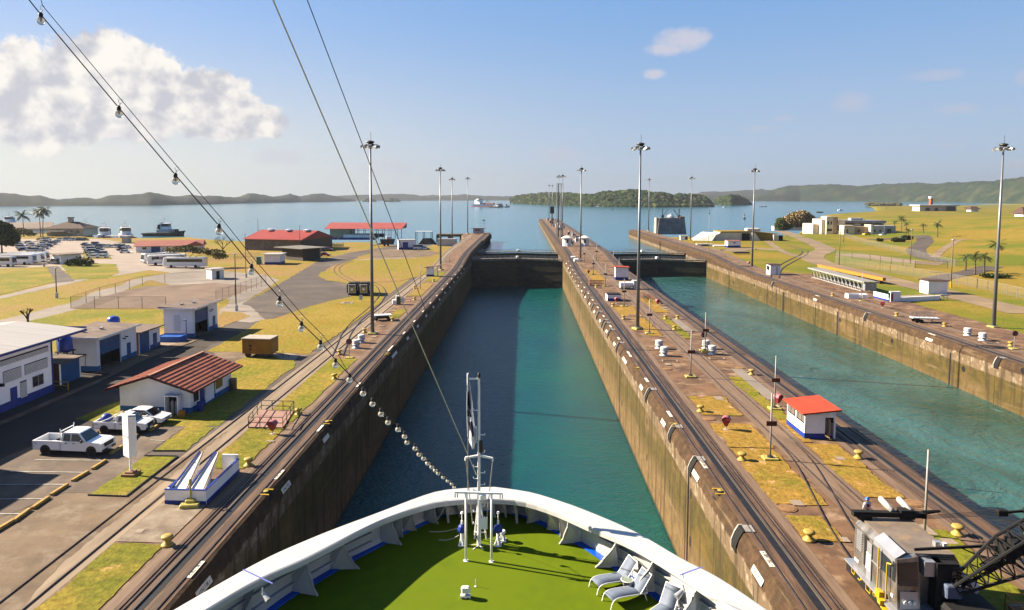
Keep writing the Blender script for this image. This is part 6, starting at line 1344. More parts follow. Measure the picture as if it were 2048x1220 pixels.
q=random.Random(31)
spots=[]
for j,y in enumerate((487,492,497,502)): spots+=[(36+4*j,y,0,'left group of the car park'),(57+4*j,y,0,'left group of the car park')]
for j,y in enumerate((485,489.5,494,498.5,503)): spots+=[(112-8*j,y,0,'second group of the car park'),(92-7*j,y,0,'second group of the car park')]
for x in (80,93,120,135,147,159,170): spots.append((x,481,1,'top row by the hip roofed boathouse'))
for j,y in enumerate((491,496,501,506,511,516)): spots+=[(172+3*j,y,0,'middle cluster of the car park'),(194+2*j,y,0,'middle cluster of the car park')]
for x in (206,216,226,236,246,254): spots.append((x,494+ (x-206)*.05,1,'right row by the tug berths'))
spots+=[(243,501,0,'right row by the tug berths'),(250,506,0,'right row by the tug berths')]
for (px,py,fr,wh) in spots:
    c=q.choice(['white']*5+['silver','silver','dark','grey','blue','beige']); kd=q.choice(('car','car','suv'))
    farcar(c,kd,at(px+q.uniform(-1,1),py,.03),R(90+q.uniform(-6,6)) if fr else R(q.choice((12,195))+q.uniform(-6,6)),'%s %s parked in the %s'%(c,'car' if kd=='car' else 'high roofed car',wh),'%s %s cars, %s'%(c,kd,wh))
farcar('grey','suv',at(109,528,.03),R(160),'grey pickup like car standing alone beside the flat roofed gatehouse','lone cars'); farcar('dark','suv',at(655,502,.03),R(10),'dark vehicle parked beside the dark gable end of the grey warehouse','lone cars'); farcar('red','car',at(650,512,.03),R(5),'red car parked by the end of the grey red roofed warehouse','lone cars')
farcar('white','van',at(838,499,.03),R(20),'white van left of two beside the small blue and white hut','lone cars'); farcar('white','car',at(849,499,.03),R(20),'white car right of two beside the small blue and white hut','lone cars')
farcar('yellow','suv',GH(1733,470),R(200),'yellow car parked in front of the cream building','lone cars'); farcar('white','car',GH(1766,471),R(200),'white car parked at the right end of the cream building','lone cars')
# buses
def bus(label,p,rz,L,stripe=None):
    t=thing('coach_bus',label,'bus',p,rz); mb=MB(); body(mb,[(-L/2,.45),(L/2-.1,.4),(L/2,1.2),(L/2-.25,3.1),(L/2-.5,3.35),(-L/2+.2,3.35),(-L/2,3.1)],1.27,edge=.1); mb.build('body',M_car,t)
    for s in (-1,1): bb('side_window',M_glass,t,((-.3,s*1.275,2.35),(L*.84,.03,.95)))
    mb=MB(); mb.add([(L/2+.02,-1.1,1.3),(L/2+.02,1.1,1.3),(L/2-.2,1.05,2.95),(L/2-.2,-1.05,2.95)],[(0,1,2,3)]); mb.build('windscreen',M_glass,t)
    for x in (-L*.28,L*.3):
        for s in (-1,1): mb=MB(); mb.add(*disc(.48,.26,14),M=Matrix.Translation((x,s*1.17,.48))@Matrix.Rotation(PI/2,4,'X')); mb.build('wheel',M_tyre,t)
    if stripe: bb('stripe',mat('stripe_'+stripe,FC[stripe],FC[stripe],1,.4),t,((-L*.22,-1.29,1.2),(L*.22,.02,1.3)))
    bb('bumper',M_trim,t,((L/2-.05,0,.5),(.12,2.3,.3))); return t
bus('white coach parked side on behind the flat topped acacia tree',at(371,535,.03),R(183),13.5,'blue'); bus('white coach half hidden behind the long one by the acacia',at(334,529,.03),R(215),12); bus('white coach farthest back of the group by the acacia',at(322,524,.03),R(225),11,'grey'); bus('small white bus at the left end of the acacia group',at(305,525,.03),R(235),7)
bus('long white coach at the left edge, its nose beside two others',at(28,529,.03),R(8),13.5); bus('white coach just behind the long coach at the left edge',at(45,526,.03),R(8),13.5); bus('white coach farthest right of the left edge group',at(58,523,.03),R(8),13); bus('small white minibus in front of the coaches at the left edge',at(8,533,.03),R(5),7)
# ---------- far left buildings ----------
M_pinkroof=mat('faded_pink_roof',(.58,.19,.14),(.5,.16,.12),.3,.7); M_redr=mat('red_metal_roof',(.46,.06,.04),(.38,.05,.033),.3,.6); M_pinkr2=mat('rose_roof',(.58,.14,.12),(.5,.11,.1),.3,.6); M_brownr=mat('brown_shingles',(.12,.065,.05),(.09,.05,.04),.6,.85); M_gwall=mat('grey_block_wall',(.27,.22,.18),(.20,.165,.14),.25,.85,c3=(.33,.28,.24),s3=.2,w3=.56)
def hgt(px,py,pyt): return (py-pyt)*((G(px,py)-CAM).dot(FW))/F
def shed(name,label,pa,pb,dep,h,rh,wallm,roofm,hip=0,ov=.6,axis='x',wins=0,base=None,doors=(),cat='building'):
    A=G(*pa);B=G(*pb); A=Vector((A.x,A.y,0));B=Vector((B.x,B.y,0)); w=(B-A).length; rz=math.atan2((B-A).y,(B-A).x); t=thing(name,label,cat,Vector((A.x,A.y,0)),rz)
    mb=MB(); mb.box((w/2,dep/2,h/2),(w,dep,h))
    if rh and not hip:
        if axis=='x': mb.add([(0,0,h),(0,dep,h),(0,dep/2,h+rh),(w,0,h),(w,dep,h),(w,dep/2,h+rh)],[(0,2,1),(3,4,5)])
    mb.build('wall',wallm,t)
    mb=MB()
    if rh:
        x0=-ov;x1=w+ov;y0=-ov;y1=dep+ov;zz=h-.05+(-ov*rh/(dep/2) if not hip else 0); hr=hip
        mb.add([(x0,y0,zz),(x1,y0,zz),(x1,y1,zz),(x0,y1,zz),(x0+hr+(0 if hip else 0),dep/2,h+rh),(x1-hr,dep/2,h+rh),(x0,y0,zz-.12),(x1,y0,zz-.12),(x1,y1,zz-.12),(x0,y1,zz-.12)],[(0,1,5,4),(2,3,4,5),(1,2,5),(3,0,4),(0,6,7,1),(1,7,8,2),(2,8,9,3),(3,9,6,0)])
    else: mb.box((w/2,dep/2,h+.1),(w+2*ov,dep+2*ov,.2))
    mb.build('roof',roofm,t)
    for k in range(wins):
        x=w*(k+.7)/(wins+.4); f=bb('window',M_glass,t,((x,-.02,h*.58),(min(1.5,w/wins*.45),.05,h*.3)))
    for x,dw,m_ in doors: bb('door',m_,t,((w*x,-.03,h*.4),(dw,.06,h*.8)))
    if base: bb('blue_base',base,t,((w/2,-.02,h*.12),(w,.03,h*.24)),((w+.02,dep/2,h*.12),(.03,dep,h*.24)))
    return t
bh=shed('boathouse','cream boathouse with brown hip roof and small cupola beside the palms',(94,472),(166,472),16,4.4,3.6,M_cream,M_brownr,hip=8.5,ov=1.4,wins=5)
bb('cupola',M_cream,bh,((9.6,8,9.0),(2.2,2.2,2.6))); bb('cupola_roof',M_brownr,bh,((9.6,8,10.5),(3,3,.4))); bb('lean_to_roof',M_sheet,bh,((8,-3.2,3.0),(9,4,.15)),((4,-2.2,2.3),(24,3,.15)))
shed('long_store','long pale tan roofed store at the far left shore',(10,468),(104,466),12,3.6,3.2,M_wallw,mat('tan_sheet',(.55,.42,.30),(.48,.36,.26),.3,.6),ov=1,wins=0)
pl_=shed('pink_roof_office','long low white office with faded pink roof behind the coaches',(272,505),(402,503),9,2.9,1.7,M_wallw,M_pinkroof,ov=.8,wins=5,doors=((.3,3.4,M_blued),))
mb=MB(); mb.add([(19,-1.2,2.6),(27,-1.2,2.6),(23,-1.2,4.3),(23,4,4.3)],[(0,1,2),(1,3,2),(0,2,3)]); mb.build('porch_roof',M_pinkroof,pl_)
shed('gatehouse','small white flat roofed gatehouse on the grass island of the car park',(122,529),(163,526),6,3.2,0,M_wallw,M_roofg,ov=1.0)
bb('awning',M_sheet,shed('guard_hut','tiny white guard hut behind the fenced dirt yard',(424,559),(448,557),3.6,2.7,0,M_wallw,M_sheet,ov=.3,doors=((.5,.9,M_dark),)),((1.8,-.8,2.6),(2.4,1.4,.1)))
wh=shed('grey_warehouse','long grey block warehouse with red roof and three roof vents',(491,500),(602,502.8),26,5.0,3.1,M_gwall,M_redr,ov=.8,wins=4)
for x in (5,14,23): bb('roof_vent',M_wallw,wh,((x,11.5,8.2),(1.5,3.2,.7)),bev=.1)
bb('gable_wall',M_dark,wh,((27.2,13,2.5),(.15,25,5))); 
mb=MB(); mb.add([(27.25,0,5),(27.25,26,5),(27.25,13,7.9)],[(0,1,2)]); mb.build('gable_top',M_dark,wh)
shed('lean_to','small dark open lean to at the right end of the grey warehouse',(606,522),(640,519),12,4.3,0,mat('lean_wall',(.07,.06,.05),(.11,.09,.08),.5,.8),mat('lean_roof',(.30,.28,.24),(.2,.18,.15),.6,.7),ov=2)
shed('machine_shed','grey white frame shed with clutter in front of the lean to',(627,518),(642,517),6,3.3,0,M_vent,M_roofg,ov=.4,wins=2)
shed('blue_white_shed','small white shed with blue base in front of the grey warehouse',(529,529),(560,529),6,3.3,0,M_wallw,M_sheet,ov=.6,base=M_blue)
simple('green_cabinet','pale green utility cabinet left of the small white and blue shed','cabinet',at(517,529,.02),0,[('casing',mat('sea_green',(.20,.34,.28),(.15,.27,.22),1,.6),lambda m:m.box((0,1,1.3),(1.7,1.6,2.6),bev=.08)),('door',mat('sea_green_door',(.17,.30,.25),(.13,.24,.2),1,.6),lambda m:m.box((0,.17,1.3),(1.3,.05,2.2)))])
# red open pavilion
A=G(660,479.5);B=G(803,478); t=thing('red_roof_pavilion','long open sided pavilion with rose red roof at the lake edge','pavilion',(A.x,A.y,0)); w=B.x-A.x
bb('enclosed_end',mat('pale_yellow_wall',(.66,.60,.42),(.58,.52,.36),.5,.7),t,((5.3,6,2.9),(10.6,11.8,5.8))); bb('low_wall',M_wallw,t,((w*.42,.1,1.5),(w*.45,.2,2.6)),((w*.42,11.9,1.5),(w*.45,.2,2.6))); bb('blue_base',M_blue,t,((w*.34,-.02,.6),(w*.68,.05,1.2)))
for k in range(8): bb('column',M_vent,t,((12+k*(w-12.5)/7,.2,2.9),(.28,.28,5.8))); bb('column',M_vent,t,((12+k*(w-12.5)/7,11.8,2.9),(.28,.28,5.8)))
mb=MB(); mb.bar((10.3,-.6,5.0),(3.9,-.6,.3),.5,.25); mb.build('stair',M_cream,t)
mb=MB(); [mb.bar((12+k*(w-12.5)/7,.2,4.9),(12+(k+1)*(w-12.5)/7,.2,5.7),.1,.1) for k in range(7)]; mb.box((w*.6,.2,4.9),(w*.75,.15,.15)); mb.build('roof_truss',M_vent,t)
mb=MB(); mb.add([(-2.5,-2,5.9),(w+2,-2,5.9),(w+3.5,6,8.9),(-1,6,8.9),(w+2,14,5.9),(-2.5,14,5.9),(-2.5,-2,5.75),(w+2,-2,5.75)],[(0,1,2,3),(3,2,4,5),(6,7,1,0),(5,0,3),(1,4,2)]); mb.build('roof',M_pinkr2,t)
bb('parked_equipment',M_dark,t,((w*.5,6,2.2),(9,3,1.6)),((w*.68,5,2.2),(6,3,1.8)))
hb=shed('blue_door_hut','small white hut with blue door and blue base by the two white vans',(797,499.5),(830,499),5,4.0,0,M_wallw,M_sheet,ov=.3,base=M_blue,doors=((.42,2.3,M_blue),))
t=simple('boat_trailer','dark boat shape on a trailer left of the small blue door hut','boat trailer',at(772,492,.02),.3,[('trailer_bed',M_dark,lambda m:(m.box((0,0,1.0),(7,2.4,.5)),m.bar((-3.5,0,.7),(-6,-.5,.3),.2,.2))),('boat_hull',M_dark,lambda m:m.box((.6,0,2.3),(6,2.2,1.8),top=1.15)),('cabin',M_vent,lambda m:m.box((1.3,0,3.8),(2.6,1.8,1.3),bev=.2)),('wheel',M_tyre,lambda m:[m.add(*disc(.5,.3,10),M=Matrix.Translation((x,-1.2,.5))@Matrix.Rotation(PI/2,4,'X')) for x in (-.8,.8)])])
simple('gas_rack','white rack of cylinders on the lawn by the pavilion','rack',at(676,493,.02),0,[('rack_frame',M_vent,lambda m:(m.box((0,0,.15),(5,1.2,.15)),m.box((0,0,1.6),(5,.1,.1)),m.box((-2.5,0,.8),(.1,1,1.7)),m.box((2.5,0,.8),(.1,1,1.7)))),('cylinder',M_pyel,lambda m:[m.lathe([(.35,.2),(.35,1.3),(.1,1.5)],(-1.8+k*.9,0,0),8) for k in range(5)])])
# dock frames and low pier objects at the left wall top
def frame(px,py,w_,h_,d_,label):
    p=at(px,py,.02); t=thing('dock_frame',label,'frame',p); mb=MB(); [mb.box((sx*w_/2,sy*d_/2,h_/2),(.25,.25,h_)) for sx in (-1,0,1) for sy in (-1,1)]; mb.build('frame_post',M_dark,t); bb('frame_roof',M_vent,t,((0,0,h_),(w_+.6,d_+.6,.25)))
frame(848,488,7.5,6,5,'thin open frame with flat roof at the quay edge'); 
simple('tarp_mound','dark covered mound on the quay behind the left ramp','mound',at(853,489,.02),0,[('tarpaulin',M_dark,lambda m:m.box((0,3,1.4),(9,5,2.8),top=.55,bev=.3))])
simple('quay_shed','pale grey flat shed on the quay behind the left ramp','shed',at(893,492,.02),0,[('shed_body',M_vent,lambda m:m.box((0,3,1.5),(8.5,6,3.0))),('shed_roof',M_grey,lambda m:m.box((0,3,3.1),(9,6.5,.2)))])
t=simple('control_hut','small pale control hut at the tip of the left lock wall','hut',Vector((-25.5,396,2)),0,[('hut_body',M_vent,lambda m:m.box((0,1.5,1.4),(6,3,2.8))),('hut_roof',M_grey,lambda m:m.box((0,1.5,2.95),(9,4.2,.25))),('window',M_glass,lambda m:m.box((-.5,-.02,1.7),(3,.06,1)))])
t=thing('old_pier','low arched concrete pier at the lake behind the left lock wall','pier',(-41,388,0)); 
mb=MB(); mb.box((5,0,1.3),(24,7,1.4)); [mb.box((-6+k*6.5,0,-.8),(2.2,6.6,3.4)) for k in range(4)]; mb.build('pier_deck',M_dirtc,t)
simple('radar_mast','short lattice radar mast beside the control hut','mast',Vector((-22.6,400,2)),0,[('lattice',M_grey,lambda m:[m.tube((x,0,0),(x*.3,0,7),.09,n=5) for x in (-.6,.6)]+[m.tube((-.5,0,z),(.5,0,z),.07,n=4) for z in (1,2.5,4,5.5)]),('scanner',M_dark,lambda m:m.box((0,0,7.3),(1.6,.4,.5)))])
simple('quay_fender','black rubber fender at the outer corner of the left wall','fender',Vector((-18.75,403,-.2)),0,[('fender_body',M_dark,lambda m:m.box((0,0,0),(.9,1.5,2.6),bev=.2))])
# left wall tip: angled pier head
mb=MB(); mb.prism([(-26.7,330),(-18.95,330),(-18.95,404),(-26.7,404),(-33,392),(-33,372)],-6,1.96); o=mb.build('pier_head',[M_deck],W_L); o.location=-Vector(W_L.location)
# street lamp posts and poles on the left
def lpole(px,pyb,pyt,label,m=M_rust,arm=False,r=.13):
    p=at(px,pyb,.02); h=hgt(px,pyb,pyt); t=thing('lamp_post',label,'lamp post',p); mb=MB(); mb.tube((0,0,0),(0,0,h),r,r*.7,8); mb.build('pole',mat('wood_pole',(.10,.065,.045),(.07,.045,.035),2,.8),t,True); mb=MB(); mb.box((.35 if arm else 0,0,h+.08),(.9 if arm else .5,.35,.18),bev=.04); mb.build('lamp_head',M_vent,t); bb('base_box',M_vent,t,((.1,-.1,.6),(.5,.4,1.2)),bev=.04); return t
lpole(472.5,622,508,'tall brown lamp post at the corner of the fenced yard and the tarmac'); lpole(492,555,468,'thin brown pole left of the grey warehouse',r=.09); lpole(113.5,596,537,'brown lamp post with dark base on the left lawn')
lpole(516,462,436,'lamp pole standing behind the grey warehouse, left one',arm=True); lpole(600,504,452,'lamp pole at the right corner of the grey warehouse',arm=True); lpole(88,533,511,'short gate post left of the white gatehouse',r=.07)
# fences
M_mesh=mat('chain_link',(.42,.40,.37),(.36,.34,.31),3,.6,alpha=.15); M_post=mat('fence_post',(.40,.38,.36),(.3,.28,.26),3,.6)
def fence(label,pts,h,step,hill=False,dark=False,grp=None,al=None):
    P=[(GH(*p) if hill else at(p[0],p[1],.03)) for p in pts]; o=P[0].copy(); t=thing('chain_link_fence',label,'fence',o); mp_=M_post if not dark else mat('rust_post',(.10,.06,.045),(.07,.045,.035),3,.8)
    up_=Vector((0,0,h)); mb=MB(); mr=MB(); np_=0
    for a,b in zip(P[:-1],P[1:]):
        n=max(1,int((b-a).length/step)); prev=None
        for k in range(n+1):
            v=a.lerp(b,k/n)
            if hill: v.z=hill_h(v.x,v.y)
            v=v-o
            if np_<95: pm=MB(); pm.tube(v,v+up_,.055 if not hill else .075,n=5); pm.build('post',mp_,t); np_+=1
            if prev is not None: mb.add([prev,v,v+up_,prev+up_],[(0,1,2,3)]); mr.tube(prev+up_,v+up_,.03,n=4)
            prev=v
    mb.build('mesh_panel',M_mesh,t); mr.build('top_rail',mp_,t)
fence('rusty chain link fence along the near side of the brown dirt yard',[(142,617),(332,617)],2.4,4.6,dark=True); fence('chain link fence along the far side of the brown dirt yard',[(142,617),(200,596),(285,571),(330,566),(430,557),(470,550)],2.4,7,dark=True)
fence('pale chain link fence between the dirt yard and the wide tarmac',[(432,606),(470,593),(532,570)],2.7,3.2)
fence('low fence behind the coaches and the flat acacia',[(400,522),(470,519),(520,516)],2.0,8); 
fence('long pale chain link fence running diagonally across the right bank',[(1670,527),(1780,545),(1896,564.6),(1975,581),(2055,600)],2.4,3.3,hill=True); fence('chain link fence in front of the cream building winding to the road',[(1661,463),(1722,486),(1826,511),(1910,533)],2.2,6,hill=True); fence('short fence of the sandy enclosure on the right bank',[(1670,513),(1740,521),(1830,536),(1895,537)],2.2,6,hill=True,dark=True)
# ---------- vegetation ----------
M_trunk=mat('palm_trunk',(.20,.15,.11),(.13,.10,.07),3,.9); M_frond=mat('palm_frond',(.085,.13,.02),(.05,.085,.014),1.5,.6); M_frondd=mat('old_frond',(.22,.17,.06),(.15,.11,.04),1.5,.7)
def palm(label,p,h,r,seed,n=22,droop=.9):
    q=random.Random(seed); t=thing('palm_tree',label,'palm tree',p); lean=Vector((q.uniform(-.06,.06)*h,q.uniform(-.04,.04)*h,0)); mb=MB(); pr=Vector((0,0,0))
    for k in range(6): a=(k+1)/6; nx=Vector((lean.x*a*a,lean.y*a*a,h*a)); mb.tube(pr,nx,.26-.12*k/6,.26-.12*(k+1)/6,8); pr=nx
    mb.build('trunk',M_trunk,t,True); mb=MB()
    for i in range(n):
        a=2*PI*i/n+q.uniform(-.2,.2); e=q.uniform(-.35,1.15); L=r*q.uniform(.85,1.12); pts=[]; v=Vector((math.cos(a)*math.cos(e),math.sin(a)*math.cos(e),math.sin(e))); c=pr.copy()
        for k in range(8): pts.append(c.copy()); c=c+v*L/7; v=(v+Vector((0,0,-droop/7*1.5))).normalized()
        side=Vector((-math.sin(a),math.cos(a),0)); mi=1 if e<-.15 and q.random()<.6 else 0
        for k in range(7):
            A_,B_2=pts[k],pts[k+1]
            for s in (-1,1):
                for u in (0,.5):
                    b0=A_.lerp(B_2,u); w_=L*.24*math.sin(PI*min(1,(k+u+.7)/8.2)); tip=b0+side*s*w_+(B_2-A_)*.9+Vector((0,0,-w_*.45)); mb.add([b0,A_.lerp(B_2,min(1,u+.42)),tip],[(0,1,2)],mi)
    mb.build('crown',[M_frond,M_frondd],t); return t
palm('single coconut palm in front of the tan roofed store',at(48,474,0),12,5.2,1,26); palm('taller palm, right one of the pair beside the cream boathouse',at(86,474,0),15,5.0,2,30,1.3); palm('palm with drooping fronds, left one of the pair beside the cream boathouse',at(81.5,474,0),14,4.6,3,26,1.4)
for i,(px,py,h,r,l) in enumerate(((1803,461,7.5,3.4,'tall palm just right of the cream building roof'),(1789,458,4.5,2.6,'short palm close to the cream building right end'),(1812,463,5,2.6,'small palm behind the tall one near the cream building'),(1847,468,5,2.5,'palm standing alone on the slope left of the leaning one'),(1875,474,7,3.3,'wind blown palm by the bend of the asphalt road'),(1726,461,6.5,2.6,'palm in front of the cream building wall'),(1764,462,5.5,2.3,'palm close to the pale front wall of the cream building'),(1992,529,6.5,3.2,'palm behind the far right floodlight mast'),(1931,541,4.2,2.5,'leftmost palm of the three by the lower road'),(1950,549,5.4,2.7,'middle palm of the three by the lower road'),(1968,546,5.0,2.6,'right palm of the three by the lower road'),(1817,478,4,2.6,'low palm beside the dark shrubs by the building'),(1772,420,8,5,'distant palm clump near the far spit'))):
    palm(l,GH(px,py),h,r,40+i,20)
def leafcrown(mb,c,rx,ry,rz_,n,s,q,nm=3):
    for _ in range(n):
        while True:
            v=Vector((q.uniform(-1,1),q.uniform(-1,1),q.uniform(-1,1)))
            if .25<v.length<1: break
        p=Vector((c[0]+v.x*rx,c[1]+v.y*ry,c[2]+v.z*rz_)); a=Vector((q.uniform(-1,1),q.uniform(-1,1),q.uniform(-.6,1))).normalized(); b=a.orthogonal().normalized()*s*q.uniform(.6,1.3); c2=a.cross(b)*q.uniform(.6,1)
        mb.add([p-b,p+c2*.9,p+b,p-c2*.9],[(0,1,2,3)],q.randrange(nm))
def tree(label,p,h,blobs,seed,mats_,dens=1,s=.35,name='broadleaf_tree',limbs=5,tr=.35,th=None):
    q=random.Random(seed); t=thing(name,label,'tree',p); mb=MB(); th=th or h*.35; mb.tube((0,0,0),(0,0,th),tr,tr*.7,8)
    for b in blobs: mb.tube((0,0,th*.9),(b[0]*.75,b[1]*.75,b[2]),tr*.45,tr*.12,6)
    mb.build('trunk',M_trunk,t); mb=MB()
    for b in blobs: leafcrown(mb,b[:3],b[3],b[4],b[5],int(dens*b[3]*b[5]*60),s,q)
    mb.build('crown',mats_,t); return t
G3=[mat('leaf_mid',(.10,.14,.022),(.075,.11,.018),.5,.8,spec=.2),mat('leaf_dark',(.025,.05,.008),(.02,.04,.008),.5,.8,spec=.2),mat('leaf_light',(.17,.21,.04),(.13,.17,.03),.5,.8,spec=.2)]
B3=[mat('leaf_brown',(.34,.23,.12),(.26,.17,.09),.5,.9,spec=.1),mat('leaf_tan',(.45,.31,.17),(.36,.24,.13),.5,.9,spec=.1),MATS['leaf_dark']]
tree('big dark green tree cut by the left edge near the tan roofed store',at(4,505,0),12,[(0,0,7,5,4,4),(4,-1,6,4,4,3.5),(-4,0,7.5,5,4,4),(1,0,9.5,4,4,3),(-3,0,11,4,3,3)],5,[MATS['leaf_dark'],MATS['leaf_dark'],MATS['leaf_mid']],2.2,.45)
tree('pale feathery tree below the coconut palm at the left',at(40,483,0),7,[(-3,0,4.6,3.5,3,1.6),(3,0,4.8,4,3,1.5),(0,0,5.6,3.5,3,1.5),(6,0,3.8,3,2,1.2)],6,[MATS['leaf_light'],MATS['leaf_mid'],B3[0]],1.2,.35)
tree('flat topped acacia in front of the white coaches',at(372,535,0),6.5,[(-4,0,5.6,3.4,3,.9),(0,0,6.2,4,3,1.0),(5,0,5.4,3.6,3,1.0),(9,1,4.8,3.5,3,1.1),(11,1,3.6,2.5,2,1)],7,[MATS['leaf_light'],B3[0],MATS['leaf_mid']],2.0,.28,'acacia_tree',tr=.25,th=2.6)
tree('low green shrubs beside the white gatehouse',at(158,532,0),3,[(0,0,1.6,2.4,2,1.6),(3,0,1.3,2.0,2,1.3),(-3,0,1.2,1.6,2,1.2)],8,G3,2,.3,'shrub',tr=.12)
def bare(label,p,h,seed,sp=.55):
    q=random.Random(seed); t=thing('bare_tree',label,'tree',p); mb=MB()
    def br(a,d,l,r,n):
        b=a+d*l; mb.tube(a,b,r,r*.65,5)
        if n: 
            for _ in range(3 if n>2 else 2): dd=(d+Vector((q.uniform(-1,1),q.uniform(-1,1),q.uniform(-.3,.7)))*sp).normalized(); br(b,dd,l*.72,r*.62,n-1)
    br(Vector((0,0,0)),Vector((0,0,1)),h*.28,.28,5); mb.build('branches',mat('bark_dark',(.09,.06,.045),(.06,.04,.03),3,.9),t); return t
bare('leafless spreading tree left of the grey warehouse',at(446,513,0),10,4,.85); bare('small bare sapling in front of the pale access road',at(56,650,0),3.5,9,.5)
tree('large rounded tree with brown seedy crown and green skirt on the right shore',GH(1594,461),13,[(0,0,7.5,8,6,5.5),(-7,0,5,5,5,4.5),(7,0,6,6,5,5),(10,0,4,4,4,3.5),(-10,0,4.5,3.5,4,4),(3,0,10,6,5,3.5)],11,[mat('leaf_seedy',(.36,.25,.13),(.28,.19,.10),.5,.9,spec=.1),mat('leaf_straw',(.44,.31,.17),(.35,.25,.13),.5,.9,spec=.1),MATS['leaf_mid']],1.6,.5,limbs=6)
tree('green lower crown at the left side of the large brown tree',GH(1560,462),8,[(0,0,4,3.6,4,3.6),(3,0,3,3.5,3,2.8),(0,0,6.4,3,3,2.6)],12,[MATS['leaf_mid'],MATS['leaf_light'],MATS['leaf_mid']],1.2,.45); tree('green lower crown at the right side of the large brown tree',GH(1621,460),6,[(0,0,3,4,4,2.8),(-5,0,2.6,4,3,2.4)],13,[MATS['leaf_dark'],MATS['leaf_mid'],MATS['leaf_dark']],2.2,.45)
for i,(px,py,w_,h_,l) in enumerate(((1760,483,2.2,1.8,'round dark shrub on the lawn by the cream building'),(1797,484,4.5,2.4,'shrub cluster below the cream building, left'),(1815,480,3.6,2.6,'shrub cluster below the cream building, right'),(1992,556,5,1.3,'dark low shrub in the grass hollow at the right'),(1640,426,6,2.0,'dark bush on the shore right of the large brown tree'),(1935,418,6,3,'bush beside the far low buildings'),(1830,418,7,3,'bush left of the far low buildings'))):
    tree(l,GH(px,py),h_,[(-w_*.3,0,h_*.5,w_*.55,w_*.4,h_*.5),(w_*.3,0,h_*.45,w_*.5,w_*.4,h_*.45)],60+i,[MATS['leaf_dark'],MATS['leaf_mid'],MATS['leaf_dark']],2.5,.3,'shrub',tr=.1)
# ---------- right bank ----------
def drape(name,pts,w,m,dz=.07):
    P=smooth([GH(*p) for p in pts],5); vs=[];fs=[]
    for i,p in enumerate(P):
        d=P[min(i+1,len(P)-1)]-P[max(i-1,0)]; d.z=0; d.normalize(); n=Vector((-d.y,d.x,0))*w/2
        for s in (1,0,-1): v=p+n*s; vs.append((v.x,v.y,hill_h(v.x,v.y)+dz))
    for i in range(len(P)-1): a=3*i; fs+=[(a,a+1,a+4,a+3),(a+1,a+2,a+5,a+4)]
    mb=MB(); mb.add(vs,fs); tag(mb.build(name,m),kind='structure')
M_dirtp=mat('dirt_track',(.33,.235,.15),(.25,.175,.11),.2,.9,space='world',c3=(.40,.28,.15),s3=.1,w3=.55)
drape('access_road',[(1740,480),(1800,476),(1838,470),(1850,482),(1832,500),(1850,515),(1905,524)],7,M_asph)
drape('access_road',[(1985,533),(1935,546),(1895,553),(1860,562)],6,M_asph,.08); drape('service_road',[(1560,462),(1600,475),(1640,492),(1650,500),(1625,512),(1640,525),(1700,540),(1800,565),(1900,588),(2060,628)],8,M_dirtp)
drape('service_road',[(1500,470),(1530,480),(1560,500),(1590,512),(1630,518)],3,M_dirtp,.09); drape('service_road',[(1870,515),(1885,500),(1915,482),(1940,478)],3,M_dirtp,.08); drape('sandy_yard',[(1690,508),(1760,516),(1840,525),(1885,528)],13,M_dirtp,.06)
drape('service_road',[(1400,497),(1450,502),(1500,497),(1560,500)],10,M_dirtp,.06)
t=thing('concrete_block','tall grey concrete block structure with twin masts on the right bank shore','concrete block',Vector((90.5,437.6,-.3)))
M_cb=mat('weathered_block',(.36,.36,.37),(.24,.25,.27),.3,.85,c3=(.17,.18,.2),s3=.25,w3=.6)
mb=MB(); mb.box((0,0,5),(17.6,9,10),top=.86); mb.build('block_body',M_cb,t); mb=MB(); mb.box((-8.6,.3,5),(1.6,8,10.2),top=.8); mb.build('lit_face',mat('pale_lit_face',(.55,.5,.43),(.45,.4,.34),.4,.8),t)  # sunlit left face of the block painted as a paler slab
for x in (-5,5): bb('mast',M_dark,t,((x,0,12.5),(.45,.45,6))); bb('pulley_block',M_dark,t,((x,0,10.8),(1.6,1.6,1.8)),bev=.2)
mb=MB(); mb.bar((-5,0,10.5),(-1.8,0,15.3),.25,.25); mb.bar((5,0,10.5),(1.6,0,15.3),.35,.35); mb.build('stay_beam',M_dark,t); mb=MB(); mb.lathe([(2,9.8),(2.2,10.6),(2.4,11),(1.2,12),(0,12.6)],n=12); mb.build('domed_cap',M_wallw,t,True); bb('rusty_gear',M_rust,t,((6.5,-1,10.3),(3,3,1.2)),bev=.2)
M_bk=mat('bunker_white',(.60,.57,.52),(.45,.42,.38),.3,.8)
t=thing('bunker','low concrete bunker with grassy roof and sloping white end walls','bunker',Vector((101,369.3,0)))
mb=MB(); mb.side([(-5,0),(1,4.2),(16.5,4.2),(16.5,0)],0,12); mb.build('bunker_wall',M_bk,t); mb=MB(); mb.add([(-13,-1,0),(-4,-3,0),(-.5,0,4.2),(-7,6,4.2),(-12,9,0)],[(0,1,2,3),(0,3,4)]); mb.build('sloped_wall',M_bk,t); mb=MB(); mb.side([(.8,4.22),(16.5,4.22),(30,3.0),(30,3.6),(16,4.9),(1.2,4.7)],-.3,14); mb.build('grass_roof',M_land,t)
bb('dark_opening',M_blk,t,((13.8,-.1,1.9),(4.0,.3,3.8))); mb=MB(); mb.side([(16.6,0),(21,0),(18.2,4.0),(16.6,4.2)],-1.2,-.6); mb.build('wing_wall',M_bk,t); bb('roof_block',M_bk,t,((19,6,5.4),(7,4,1.6)),bev=.3); mb=MB(); mb.side([(17,0),(31,0),(29,3.4),(18,4)],0,10); mb.build('grass_bank',M_land,t); bb('portal',M_bk,t,((28.5,-1,1.6),(2.5,2,3.2))); bb('portal_gap',M_blk,t,((30.6,-.6,1.4),(3,1.5,2.8)))
